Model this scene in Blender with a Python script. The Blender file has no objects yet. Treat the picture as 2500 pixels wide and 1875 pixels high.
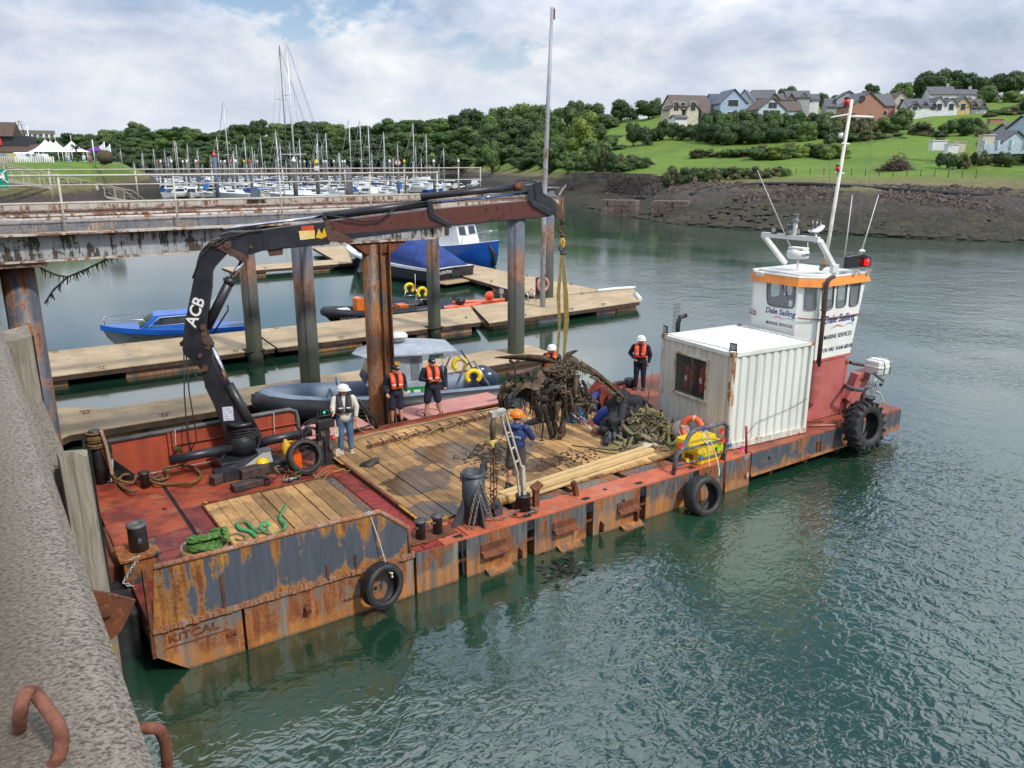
import bpy,bmesh,math,random
import numpy as np
from mathutils import Matrix,Vector,noise as mn
R=random.Random(7)
pi=math.pi;rad=math.radians;V=Vector
SC=bpy.context.scene;COL=SC.collection
# camera, sky, sun, exposure
CAMP=V((-1.635,-12.709,8.2));F=1960.0;HY=395.0
PIT=math.atan((937.5-HY)/F);AZ=rad(34.292)
cam=bpy.data.cameras.new('camera');co=bpy.data.objects.new('camera',cam);COL.objects.link(co)
co.location=CAMP;co.rotation_euler=(pi/2-PIT,0,-(AZ))
cam.sensor_fit='HORIZONTAL';cam.sensor_width=36;cam.lens=36*F/2500
cam.clip_start=0.05;cam.clip_end=6000
SC.camera=co
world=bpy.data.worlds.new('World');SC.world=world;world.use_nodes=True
SUN_EL,SUN_AZ=48.0,-78.0
def nd(nt,typ,loc=None,**kw):
 n=nt.nodes.new(typ)
 for k,v in kw.items():
  if k in n.inputs.keys()if hasattr(n.inputs,'keys')else False:n.inputs[k].default_value=v
  else:setattr(n,k,v)
 return n
def mr(nt,L,src,a,b,c=0.0,d=1.0):
 n=nd(nt,'ShaderNodeMapRange');L(src,n.inputs[0])
 for i,v in enumerate((a,b,c,d)):n.inputs[i+1].default_value=v
 return n.outputs[0]
def mth(nt,L,op,a,b=None):
 n=nd(nt,'ShaderNodeMath',operation=op)
 for i,s in enumerate((a,b)):
  if s is None:continue
  if isinstance(s,(int,float)):n.inputs[i].default_value=s
  else:L(s,n.inputs[i])
 return n.outputs[0]
def build_world():
 nt=world.node_tree;nt.nodes.clear();L=nt.links.new
 out=nd(nt,'ShaderNodeOutputWorld');bg=nd(nt,'ShaderNodeBackground');L(bg.outputs[0],out.inputs[0])
 bg.inputs[1].default_value=0.11
 sky=nd(nt,'ShaderNodeTexSky',sky_type='NISHITA');sky.sun_disc=False
 sky.sun_elevation=rad(SUN_EL);sky.sun_rotation=rad(90-SUN_AZ)
 tc=nd(nt,'ShaderNodeTexCoord');sep=nd(nt,'ShaderNodeSeparateXYZ');L(tc.outputs['Generated'],sep.inputs[0])
 mx=nd(nt,'ShaderNodeMath',operation='MAXIMUM');L(sep.outputs[2],mx.inputs[0]);mx.inputs[1].default_value=0.0
 ad=nd(nt,'ShaderNodeMath',operation='ADD');L(mx.outputs[0],ad.inputs[0]);ad.inputs[1].default_value=0.42
 cmb=nd(nt,'ShaderNodeCombineXYZ')
 for i in range(2):
  dv=nd(nt,'ShaderNodeMath',operation='DIVIDE');L(sep.outputs[i],dv.inputs[0]);L(ad.outputs[0],dv.inputs[1]);L(dv.outputs[0],cmb.inputs[i])
 cmb.inputs[2].default_value=3.7
 def noise(scale,detail,rough,dist=0.0,off=(0,0,0)):
  mp=nd(nt,'ShaderNodeMapping');mp.inputs['Location'].default_value=off;L(cmb.outputs[0],mp.inputs[0])
  n=nd(nt,'ShaderNodeTexNoise');L(mp.outputs[0],n.inputs['Vector'])
  n.inputs['Scale'].default_value=scale;n.inputs['Detail'].default_value=detail;n.inputs['Roughness'].default_value=rough;n.inputs['Distortion'].default_value=dist
  return n
 n1=noise(1.9,10,.6,.15,(2.3,5.1,0));n2=noise(2.8,10,.6,.2,(8.3,1.4,2))
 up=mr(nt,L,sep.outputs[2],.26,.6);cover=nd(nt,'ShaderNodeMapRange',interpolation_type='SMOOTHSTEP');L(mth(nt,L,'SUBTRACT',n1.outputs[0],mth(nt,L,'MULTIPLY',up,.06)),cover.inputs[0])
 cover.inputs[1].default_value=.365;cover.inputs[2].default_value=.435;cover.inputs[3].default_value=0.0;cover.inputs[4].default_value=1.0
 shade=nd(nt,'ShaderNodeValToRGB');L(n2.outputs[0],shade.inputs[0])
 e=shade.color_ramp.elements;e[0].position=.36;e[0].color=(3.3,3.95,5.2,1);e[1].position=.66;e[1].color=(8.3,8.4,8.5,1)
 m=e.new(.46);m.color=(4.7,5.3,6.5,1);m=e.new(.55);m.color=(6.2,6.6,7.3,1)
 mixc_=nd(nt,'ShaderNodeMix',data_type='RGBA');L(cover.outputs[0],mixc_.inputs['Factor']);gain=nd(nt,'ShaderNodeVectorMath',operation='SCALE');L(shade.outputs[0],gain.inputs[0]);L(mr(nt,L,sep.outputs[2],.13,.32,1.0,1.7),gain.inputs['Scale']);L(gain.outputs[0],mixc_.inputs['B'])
 sk=nd(nt,'ShaderNodeMix',data_type='RGBA',blend_type='MULTIPLY');sk.inputs['Factor'].default_value=1.0
 L(sky.outputs[0],sk.inputs['A']);sk.inputs['B'].default_value=(1.0,1.0,1.05,1)
 L(sk.outputs['Result'],mixc_.inputs['A'])
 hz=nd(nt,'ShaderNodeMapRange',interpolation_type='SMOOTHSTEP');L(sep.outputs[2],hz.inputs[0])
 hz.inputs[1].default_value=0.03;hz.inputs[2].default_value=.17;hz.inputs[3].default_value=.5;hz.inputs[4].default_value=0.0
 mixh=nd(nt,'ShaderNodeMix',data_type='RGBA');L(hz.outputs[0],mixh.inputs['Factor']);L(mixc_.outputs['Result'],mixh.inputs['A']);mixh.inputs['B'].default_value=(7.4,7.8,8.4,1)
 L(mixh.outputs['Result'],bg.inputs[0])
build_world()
sun=bpy.data.lights.new('sun','SUN');so=bpy.data.objects.new('sun',sun);COL.objects.link(so)
sun.energy=3.1;sun.angle=rad(5);sun.color=(1.0,.95,.87)
sd=V((math.cos(rad(SUN_AZ))*math.cos(rad(SUN_EL)),math.sin(rad(SUN_AZ))*math.cos(rad(SUN_EL)),math.sin(rad(SUN_EL))))
so.rotation_euler=sd.to_track_quat('Z','Y').to_euler();so.location=(0,-20,60)
SC.view_settings.view_transform='Standard';SC.view_settings.look='None';SC.view_settings.gamma=1;SC.view_settings.exposure=0.10
SC.view_settings.use_curve_mapping=False
SC.render.engine='CYCLES';SC.cycles.max_bounces=6;SC.cycles.transparent_max_bounces=8
SC.cycles.caustics_reflective=False;SC.cycles.caustics_refractive=False
# surveying: pixels of the 2500 x 1875 photograph to places
cr,sr=math.cos(PIT),math.sin(PIT);ca,sa=math.cos(AZ),math.sin(AZ)
def ray(x,y):
 a=(x-1250)/F;b=-(y-937.5)/F
 f=cr+b*sr;z=-sr+b*cr
 return V((a*ca+f*sa,-a*sa+f*ca,z))
def at(x,y,z=.9):
 r=ray(x,y);return CAMP+r*((z-CAMP.z)/r.z)
def hW(x,y,W):
 r=ray(x,y);return CAMP+r*((W-CAMP.y)/r.y)
def hL(x,y,L):
 r=ray(x,y);return CAMP+r*((L-CAMP.x)/r.x)
def hP(x,y,A,B):
 r=ray(x,y);n=V((-(B[1]-A[1]),B[0]-A[0],0));A=V((A[0],A[1],0))
 return CAMP+r*((A-CAMP).dot(n)/r.dot(n))
def zD(y,d):
 b=-(y-937.5)/F
 return CAMP.z+d*(-sr+b*cr)/(cr+b*sr)
def pD(x,d,z=0.0):
 a=(x-1250)/F*(1/(cr+(937.5-HY)/F*sr))
 return V((CAMP.x+d*(a*ca+sa),CAMP.y+d*(-a*sa+ca),z))
# mesh builder
INV={}
class G:
 def __init__(s):s.v=[];s.f=[];s.m=[];s.s=[]
 def add(s,vs,fs,mi=0,sm=False):
  o=len(s.v);s.v.extend([tuple(p)for p in vs]);s.f.extend([tuple(i+o for i in f)for f in fs])
  s.m.extend([mi]*len(fs));s.s.extend([sm]*len(fs));return s
 def box(s,x0,x1,y0,y1,z0,z1,mi=0):
  v=[(x0,y0,z0),(x1,y0,z0),(x1,y1,z0),(x0,y1,z0),(x0,y0,z1),(x1,y0,z1),(x1,y1,z1),(x0,y1,z1)]
  return s.add(v,[(0,3,2,1),(4,5,6,7),(0,1,5,4),(1,2,6,5),(2,3,7,6),(3,0,4,7)],mi)
 def obox(s,c,d,rz=0,mi=0,M=None):
  M=M or Matrix.Rotation(rz,3,'Z');c=V(c)
  v=[c+M@V((sx*d[0]/2,sy*d[1]/2,sz*d[2]/2))for sz in(-1,1)for sx,sy in((-1,-1),(1,-1),(1,1),(-1,1))]
  return s.add(v,[(0,3,2,1),(4,5,6,7),(0,1,5,4),(1,2,6,5),(2,3,7,6),(3,0,4,7)],mi)
 def prism(s,pts,ext,mi=0,sm=False):
  n=len(pts);ext=V(ext);p=[V(q)for q in pts]
  v=p+[q+ext for q in p]
  fs=[tuple(range(n-1,-1,-1)),tuple(range(n,2*n))]+[(i,(i+1)%n,n+(i+1)%n,n+i)for i in range(n)]
  return s.add(v,fs,mi,sm)
 def ring(s,rings,mi=0,sm=True,cap=True,closed=False):
  n=len(rings[0]);v=[p for r in rings for p in r];fs=[]
  k=len(rings)
  for i in range(k if closed else k-1):
   a,b=i*n,((i+1)%k)*n
   for j in range(n):fs.append((a+j,a+(j+1)%n,b+(j+1)%n,b+j))
  s.add(v,fs,mi,sm)
  if cap and not closed:
   o=len(s.v)-len(v)
   s.f+=[tuple(o+j for j in range(n-1,-1,-1)),tuple(o+(k-1)*n+j for j in range(n))];s.m+=[mi,mi];s.s+=[False,False]
  return s
 def tube(s,pts,r,n=8,mi=0,cap=True,closed=False,flat=None):
  p=[V(q)for q in pts];k=len(p);rings=[]
  rr=r if isinstance(r,(list,tuple))else[r]*k
  ref=None
  for i in range(k):
   a=p[i-1]if(i or closed)else p[i];b=p[(i+1)%k]if(i<k-1 or closed)else p[i]
   t=(b-a).normalized()if(b-a).length>1e-9 else V((0,0,1))
   if ref is None:ref=V((0,0,1))if abs(t.z)<.95 else V((1,0,0))
   u=t.cross(ref)
   u=u.normalized()if u.length>1e-5 else t.orthogonal().normalized()
   w=u.cross(t).normalized();ref=w
   fx,fy=(1,1)if flat is None else flat
   rings.append([p[i]+u*(math.cos(2*pi*j/n)*rr[i]*fx)+w*(math.sin(2*pi*j/n)*rr[i]*fy)for j in range(n)])
  return s.ring(rings,mi,True,cap,closed)
 def lathe(s,prof,c=(0,0,0),n=16,axis='Z',mi=0,M=None,sm=True,cap=True):
  c=V(c)
  if M is None:M={'Z':Matrix.Identity(3),'X':Matrix.Rotation(pi/2,3,'Y'),'Y':Matrix.Rotation(-pi/2,3,'X')}[axis]
  rings=[[c+M@V((r*math.cos(2*pi*j/n),r*math.sin(2*pi*j/n),z))for j in range(n)]for r,z in prof]
  return s.ring(rings,mi,sm,cap)
 def sph(s,c,r,n=10,mi=0,M=None):
  rx,ry,rz=(r,r,r)if not isinstance(r,(tuple,list))else r
  M=M or Matrix.Identity(3);c=V(c);k=max(4,n//2+1);rings=[]
  for i in range(k+1):
   t=pi*i/k;q=max(math.sin(t),.02)
   rings.append([c+M@V((rx*q*math.cos(2*pi*j/n),ry*q*math.sin(2*pi*j/n),-rz*math.cos(t)))for j in range(n)])
  return s.ring(rings,mi,True,True)
 def beam(s,p,q,w,h,mi=0,up=(0,0,1)):
  p,q=V(p),V(q);t=(q-p).normalized();up=V(up)
  u=t.cross(up);u=u.normalized()if u.length>1e-4 else V((1,0,0));k=u.cross(t)
  v=[a+u*(sx*w/2)+k*(sz*h/2)for a in(p,q)for sx,sz in((-1,-1),(1,-1),(1,1),(-1,1))]
  return s.add(v,[(0,1,2,3),(7,6,5,4),(0,4,5,1),(1,5,6,2),(2,6,7,3),(3,7,4,0)],mi)
 def torus(s,c,Rr,r,M=None,n=28,k=10,mi=0,a0=0,a1=2*pi,sy=1.0):
  M=M or Matrix.Identity(3);c=V(c);full=abs(a1-a0-2*pi)<1e-3
  N=n if full else n+1;pts=[]
  for i in range(N):
   a=a0+(a1-a0)*i/n;d=V((math.cos(a),math.sin(a),0))
   pts.append([c+M@(d*(Rr+r*math.cos(2*pi*j/k))+V((0,0,r*sy*math.sin(2*pi*j/k))))for j in range(k)])
  return s.ring(pts,mi,True,not full,full)
 def build(s,name,mat,parent=None,kind=None,label=None,cat=None,group=None,bevel=0):
  me=bpy.data.meshes.new(name)
  inv=INV.get(parent.name)if parent is not None else None
  vs=s.v if inv is None else[tuple(inv@V(p))for p in s.v]
  me.from_pydata(vs,[],s.f)
  mats=mat if isinstance(mat,(list,tuple))else[mat]
  for q in mats:me.materials.append(q)
  if s.f:
   me.polygons.foreach_set('material_index',s.m);me.polygons.foreach_set('use_smooth',s.s)
  me.update()
  o=bpy.data.objects.new(name,me);COL.objects.link(o)
  if parent is not None:
   o.parent=parent;INV[o.name]=inv if inv is not None else Matrix.Identity(4)
  if kind:o['kind']=kind
  if label:o['label']=label
  if cat:o['category']=cat
  if group:o['group']=group
  if bevel:
   b=o.modifiers.new('b','BEVEL');b.width=bevel;b.segments=2;b.limit_method='ANGLE'
  return o
def thing(name,label,cat,loc=(0,0,0),rz=0,group=None,local=False):
 o=bpy.data.objects.new(name,None);COL.objects.link(o);o.empty_display_size=.2
 o['label']=label;o['category']=cat
 if group:o['group']=group
 M=Matrix.Translation(V(loc))@Matrix.Rotation(rz,4,'Z')
 o.location=loc;o.rotation_euler=(0,0,rz)
 INV[o.name]=Matrix.Identity(4)if local else M.inverted()
 return o
def dup(o,loc=None,rz=None,label=None,parent=None,scale=None,group=None):
 c=o.copy();COL.objects.link(c)
 if parent is not None:c.parent=parent
 for ch in list(o.children):dup(ch,parent=c)
 if loc is not None:c.location=loc
 if rz is not None:c.rotation_euler=(0,0,rz)
 if scale is not None:c.scale=scale if isinstance(scale,(tuple,list))else(scale,)*3
 if label:c['label']=label
 if group:c['group']=group
 return c
def share(o,loc,rz=0,parent=None,scale=None):
 c=o.copy();COL.objects.link(c);c.location=loc;c.rotation_euler=(0,0,rz)
 if parent is not None:c.parent=parent
 if scale is not None:c.scale=scale
 return c
def text(body,size,mat,parent,o,xd,yd,name='lettering',bold=0.0,depth=.004,shear=0,align='CENTER',sx=1.0,sp=1.0):
 cu=bpy.data.curves.new('t','FONT');cu.body=body;cu.size=1;cu.align_x=align;cu.align_y='CENTER'
 cu.offset=bold;cu.shear=shear;cu.space_character=sp;cu.resolution_u=3;cu.extrude=.001
 to=bpy.data.objects.new('t',cu);COL.objects.link(to)
 dg=bpy.context.evaluated_depsgraph_get();me=bpy.data.meshes.new_from_object(to.evaluated_get(dg))
 bpy.data.objects.remove(to);bpy.data.curves.remove(cu)
 xd=V(xd).normalized();yd=V(yd).normalized();zd=xd.cross(yd);o=V(o)
 g=G();vs=[o+xd*(v.co.x*size*sx)+yd*(v.co.y*size)+zd*(v.co.z/.001*depth/2+depth/2)for v in me.vertices]
 g.add(vs,[tuple(p.vertices)for p in me.polygons]);bpy.data.meshes.remove(me)
 return g.build(name,mat,parent)
# materials
MATS={}
def _base(name):
 m=bpy.data.materials.new(name);m.use_nodes=True;nt=m.node_tree
 return m,nt,nt.nodes['Principled BSDF'],nt.links.new
def coords(nt,L,sc=(1,1,1),world_=True,rot=(0,0,0)):
 mp=nd(nt,'ShaderNodeMapping');mp.inputs['Scale'].default_value=sc;mp.inputs['Rotation'].default_value=rot
 if world_:g=nd(nt,'ShaderNodeNewGeometry');L(g.outputs['Position'],mp.inputs[0])
 else:g=nd(nt,'ShaderNodeTexCoord');L(g.outputs['Object'],mp.inputs[0])
 return mp.outputs[0]
def nz(nt,L,vec,scale,detail=4,rough=.55,dist=0):
 n=nd(nt,'ShaderNodeTexNoise');L(vec,n.inputs['Vector']);n.inputs['Scale'].default_value=scale
 n.inputs['Detail'].default_value=detail;n.inputs['Roughness'].default_value=rough;n.inputs['Distortion'].default_value=dist
 return n.outputs[0]
def mixc(nt,L,f,a,b,bt='MIX'):
 n=nd(nt,'ShaderNodeMix',data_type='RGBA',blend_type=bt)
 for k,s in(('Factor',f),('A',a),('B',b)):
  if isinstance(s,(int,float)):n.inputs[k].default_value=s
  elif isinstance(s,(tuple,list)):n.inputs[k].default_value=(s[0],s[1],s[2],1)
  else:L(s,n.inputs[k])
 return n.outputs['Result']
def bump(nt,L,bs,h,st=.3,dist=.02):
 b=nd(nt,'ShaderNodeBump');b.inputs['Strength'].default_value=st;b.inputs['Distance'].default_value=dist
 L(h,b.inputs['Height']);L(b.outputs[0],bs.inputs['Normal'])
def mk(name,c,rough=.6,metal=0,c2=None,sc=3.0,lo=.42,hi=.62,bmp=.25,bsc=40,bd=.01,rnd=0.0,stretch=(1,1,1),world_=True,c3=None,sc3=9,lo3=.55,hi3=.7,emit=0,ior=None):
 if name in MATS:return MATS[name]
 m,nt,bs,L=_base(name)
 v=coords(nt,L,stretch,world_)
 c2=c2 or tuple(x*.78 for x in c)
 col=mixc(nt,L,mr(nt,L,nz(nt,L,v,sc,6),lo,hi),c,c2)
 if c3:col=mixc(nt,L,mr(nt,L,nz(nt,L,v,sc3,6,.65),lo3,hi3),col,c3)
 if rnd:
  oi=nd(nt,'ShaderNodeObjectInfo');h=nd(nt,'ShaderNodeHueSaturation');L(col,h.inputs['Color'])
  L(mr(nt,L,oi.outputs['Random'],0,1,1-rnd,1+rnd),h.inputs['Value']);col=h.outputs[0]
 L(col,bs.inputs['Base Color']);bs.inputs['Roughness'].default_value=rough;bs.inputs['Metallic'].default_value=metal
 if bmp:bump(nt,L,bs,nz(nt,L,v,bsc,3),bmp,bd)
 if emit:bs.inputs['Emission Color'].default_value=(*c,1);bs.inputs['Emission Strength'].default_value=emit
 MATS[name]=m;return m
def rusty(name,paint,rust=(.19,.05,.016),rust2=(.42,.17,.035),amt=.5,streak=True,rough=.6,sc=1.0,paint2=None,low=None,edge=None):
 if name in MATS:return MATS[name]
 m,nt,bs,L=_base(name)
 v=coords(nt,L,(1,1,1));vs=coords(nt,L,(5.0,5.0,.55))
 big=nz(nt,L,v,1.1*sc,7,.62,.3);st=nz(nt,L,vs,1.0*sc,6,.6);fine=nz(nt,L,v,14*sc,6,.7)
 k=mth(nt,L,'ADD',mth(nt,L,'MULTIPLY',big,.55),mth(nt,L,'MULTIPLY',st if streak else fine,.45))
 k=mth(nt,L,'ADD',k,mth(nt,L,'MULTIPLY',mth(nt,L,'SUBTRACT',fine,.5),.16))
 if edge:
  g=nd(nt,'ShaderNodeNewGeometry');sp=nd(nt,'ShaderNodeSeparateXYZ');L(g.outputs['Position'],sp.inputs[0]);x0,zt,zb=edge
  ex=mr(nt,L,sp.outputs[0],x0+.75,x0,0,1.0);et=mth(nt,L,'MULTIPLY',mr(nt,L,sp.outputs[2],zt-.55,zt,0,1.0),mr(nt,L,st,.40,.58,.35,1.15));eb=mr(nt,L,sp.outputs[2],zb+.22,zb,0,.9)
  k=mth(nt,L,'ADD',k,mth(nt,L,'MULTIPLY',mth(nt,L,'MAXIMUM',mth(nt,L,'MAXIMUM',ex,et),eb),.13))
 t=.5+(.5-amt)*.32
 msk=mr(nt,L,k,t-.012,t+.02)
 edge=mr(nt,L,k,t-.045,t-.005)
 pc=mixc(nt,L,mr(nt,L,nz(nt,L,vs,2.2,5),.35,.65),paint,paint2 or tuple(x*.62 for x in paint))
 rc=mixc(nt,L,mr(nt,L,nz(nt,L,vs,1.7*sc,6,.7),.40,.66),rust,rust2)
 rc=mixc(nt,L,mr(nt,L,fine,.5,.75),rc,tuple(x*.35 for x in rust))
 col=mixc(nt,L,edge,pc,tuple(a*.5+b*.5 for a,b in zip(rust2,paint)))
 col=mixc(nt,L,msk,col,rc)
 if low:
  g=nd(nt,'ShaderNodeNewGeometry');sp=nd(nt,'ShaderNodeSeparateXYZ');L(g.outputs['Position'],sp.inputs[0])
  zo=mth(nt,L,'ADD',sp.outputs[2],mth(nt,L,'MULTIPLY',mth(nt,L,'SUBTRACT',big,.5),1.6));br=mth(nt,L,'MULTIPLY',mr(nt,L,zo,.42,.22),mr(nt,L,st,.42,.6,.3,1.0))
  col=mixc(nt,L,mth(nt,L,'MULTIPLY',br,.85),col,(.50,.20,.045));pale=nz(nt,L,vs,.8,4);col=mixc(nt,L,mr(nt,L,pale,.60,.70,0,.6),col,(.30,.28,.24))
  zz=mth(nt,L,'ADD',sp.outputs[2],mth(nt,L,'MULTIPLY',fine,.12))
  col=mixc(nt,L,mr(nt,L,zz,low,low-.08),col,(.03,.035,.028))
 L(col,bs.inputs['Base Color']);L(mr(nt,L,msk,0,1,rough-.15,.85),bs.inputs['Roughness'])
 bump(nt,L,bs,mth(nt,L,'ADD',mth(nt,L,'MULTIPLY',msk,.5),fine),.5,.012)
 MATS[name]=m;return m
def flat(name,c,rough=.5,metal=0,rnd=0):return mk(name,c,rough,metal,tuple(x*.86 for x in c),sc=2.5,bmp=.08,rnd=rnd)
def glass(name='window_glass',c=(.02,.03,.035),rough=.04):
 if name in MATS:return MATS[name]
 m,nt,bs,L=_base(name);bs.inputs['Base Color'].default_value=(*c,1);bs.inputs['Roughness'].default_value=rough
 bs.inputs['IOR'].default_value=1.6
 MATS[name]=m;return m
def clear(name='clear_glass',a=.35,c=(.5,.6,.62)):
 if name in MATS:return MATS[name]
 m,nt,bs,L=_base(name);bs.inputs['Base Color'].default_value=(*c,1);bs.inputs['Roughness'].default_value=.03;bs.inputs['Alpha'].default_value=a
 MATS[name]=m;return m
M_white=mk('white_paint',(.74,.75,.72),.45,c2=(.62,.63,.60),sc=1.3,bmp=.05,c3=(.36,.25,.14),sc3=5,lo3=.72,hi3=.8)
M_black=mk('black_paint',(.012,.013,.016),.42,c2=(.03,.03,.033),sc=4,c3=(.09,.06,.045),sc3=11,lo3=.66,hi3=.78,bmp=.15)
M_rubber=mk('rubber',(.014,.014,.016),.6,c2=(.03,.03,.03),sc=6,bmp=.3,bsc=60)
M_steel=mk('bare_steel',(.55,.56,.58),.22,1,c2=(.4,.41,.43),bmp=0)
M_stain=mk('stainless',(.6,.6,.6),.3,1,bmp=0)
M_rust=mk('rust',(.16,.05,.02),.85,c2=(.09,.03,.015),sc=5,c3=(.33,.13,.04),sc3=9,lo3=.58,hi3=.72,bmp=.6,bsc=30)
M_skin=mk('skin',(.50,.27,.19),.5,c2=(.44,.22,.15),sc=20,bmp=0)
M_blue=(.008,.06,.33)
# water
def m_water():
 m,nt,bs,L=_base('sea_water')
 v=coords(nt,L,(1,1,1));va=coords(nt,L,(1.0,.62,1),rot=(0,0,.5));vb=coords(nt,L,(.7,1.0,1),rot=(0,0,-.3))
 sp=nd(nt,'ShaderNodeSeparateXYZ');g=nd(nt,'ShaderNodeNewGeometry');L(g.outputs['Position'],sp.inputs[0])
 w1=nz(nt,L,va,1.5,3,.5,.6);w2=nz(nt,L,vb,3.9,2,.5,.5);w3=nz(nt,L,v,13,2,.5);sw=nz(nt,L,vb,.45,2,.5)
 rg=mth(nt,L,'POWER',mth(nt,L,'SUBTRACT',1.0,mth(nt,L,'ABSOLUTE',mth(nt,L,'SUBTRACT',mth(nt,L,'MULTIPLY',w2,2.0),1.0))),2.0)
 h=mth(nt,L,'ADD',mth(nt,L,'MULTIPLY',w1,.07),mth(nt,L,'MULTIPLY',rg,.021))
 h=mth(nt,L,'ADD',h,mth(nt,L,'MULTIPLY',w3,.0035));h=mth(nt,L,'ADD',h,mth(nt,L,'MULTIPLY',sw,.10))
 gust=nz(nt,L,coords(nt,L,(.09,.05,1)),1.0,3,.5)
 gm=mr(nt,L,gust,.42,.60,.16,.85)
 shel=mth(nt,L,'MULTIPLY',mr(nt,L,sp.outputs[1],4.0,9.0),mr(nt,L,sp.outputs[0],40.0,16.0))
 shel=mth(nt,L,'MULTIPLY',shel,mr(nt,L,sp.outputs[1],200.0,26.0,.75,1.0))
 lee=mth(nt,L,'MULTIPLY',mr(nt,L,sp.outputs[1],-6.5,-.8),mr(nt,L,sp.outputs[0],17.0,5.0))
 k=mth(nt,L,'MAXIMUM',shel,mth(nt,L,'MULTIPLY',lee,.8))
 amp=mth(nt,L,'MULTIPLY',gm,mr(nt,L,k,0,1,1.0,.05))
 amp=mth(nt,L,'MULTIPLY',amp,mr(nt,L,sp.outputs[1],0.0,40.0,1.0,.20))
 b=nd(nt,'ShaderNodeBump');b.inputs['Distance'].default_value=1.0;L(h,b.inputs['Height'])
 L(amp,b.inputs['Strength']);L(b.outputs[0],bs.inputs['Normal'])
 L(mixc(nt,L,mr(nt,L,nz(nt,L,v,.12,3),.4,.65),(.007,.032,.018),(.014,.050,.028)),bs.inputs['Base Color'])
 bs.inputs['Roughness'].default_value=.085;bs.inputs['IOR'].default_value=2.3
 return m
g=G()
for i in range(-3,12):
 for j in range(-3,14):
  x0,y0=-200+i*120,-200+j*120
  g.add([(x0,y0,0),(x0+120,y0,0),(x0+120,y0+120,0),(x0,y0+120,0)],[(0,1,2,3)])
g.build('water',m_water(),kind='structure')
g=G();g.add([(-3000,-3000,-6),(3000,-3000,-6),(3000,3000,-6),(-3000,3000,-6)],[(0,1,2,3)])
g.build('seabed',mk('seabed_mud',(.04,.045,.035),.9),kind='structure')
# land
def m_land():
 m,nt,bs,L=_base('shore_and_grass')
 g=nd(nt,'ShaderNodeNewGeometry');sp=nd(nt,'ShaderNodeSeparateXYZ');L(g.outputs['Position'],sp.inputs[0])
 v=coords(nt,L,(1,1,1));n1=nz(nt,L,v,.10,6,.6);n2=nz(nt,L,v,.55,6,.7);n3=nz(nt,L,v,2.2,5,.7)
 grass=mixc(nt,L,mr(nt,L,n1,.38,.6),(.155,.275,.020),(.105,.205,.020))
 grass=mixc(nt,L,mr(nt,L,n2,.52,.66),grass,(.25,.26,.06))
 grass=mixc(nt,L,mr(nt,L,n3,.5,.7),grass,(.08,.14,.02))
 dry=mixc(nt,L,mr(nt,L,n2,.4,.6),(.23,.19,.085),(.13,.14,.045))
 rock=mixc(nt,L,mr(nt,L,n3,.38,.66),(.045,.036,.030),(.10,.08,.066))
 weed=mixc(nt,L,mr(nt,L,n3,.42,.68),(.018,.017,.012),(.055,.048,.020))
 z=mth(nt,L,'ADD',sp.outputs[2],mth(nt,L,'MULTIPLY',mth(nt,L,'SUBTRACT',n2,.5),2.6))
 c=mixc(nt,L,mr(nt,L,z,2.0,2.5),weed,rock)
 c=mixc(nt,L,mr(nt,L,z,4.0,4.5),c,dry);c=mixc(nt,L,mr(nt,L,z,5.2,6.0),c,grass)
 L(c,bs.inputs['Base Color']);bs.inputs['Roughness'].default_value=.9
 bump(nt,L,bs,mth(nt,L,'ADD',n3,nz(nt,L,v,7,4)),.9,.35)
 return m
ML=m_land()
PR={1040:[(560,421),(600,416),(650,400),(700,385),(900,330)],1150:[(290,451),(330,425),(360,408),(420,370),(520,318)],1230:[(225,468),(262,430),(290,412),(340,372),(420,318)],1300:[(190,482),(225,432),(250,412),(290,372),(360,315)],1400:[(163,497),(185,468),(190,424),(230,395),(340,300)],1490:[(138,516),(174,474),(178,422),(205,395),(320,292)],1560:[(122,533),(160,480),(165,430),(195,388),(310,290)],1650:[(112,545),(135,474),(152,446),(205,370),(300,270)],1800:[(104,556),(124,468),(140,446),(195,372),(300,268)],2000:[(98,566),(116,472),(132,448),(180,385),(290,262)],2250:[(91,577),(110,478),(126,452),(170,388),(290,240)],2500:[(86,590),(104,490),(120,462),(150,402),(290,228)],2800:[(78,605),(94,500),(110,465),(150,402),(290,228)],3300:[(70,625),(86,510),(100,470),(150,402),(290,228)]}
KX=sorted(PR)
def prof(x):
 x=min(max(x,KX[0]),KX[-1])
 for a,b in zip(KX,KX[1:]):
  if a<=x<=b:
   t=(x-a)/(b-a);n=min(len(PR[a]),len(PR[b]));out=[]
   for(d0,y0),(d1,y1)in zip(PR[a][:n],PR[b][:n]):
    z0,z1=zD(y0,d0),zD(y1,d1)
    out.append((d0*(1-t)+d1*t,z0*(1-t)+z1*t))
   return out
def landz(x,d):
 p=prof(x)
 if d<=p[0][0]:return-(p[0][0]-d)*.08
 for(d0,z0),(d1,z1)in zip(p,p[1:]):
  if d<=d1:
   t=(d-d0)/(d1-d0);return z0+(z1-z0)*t
 d0,z0=p[-1];return z0+(d-d0)*.03
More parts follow.
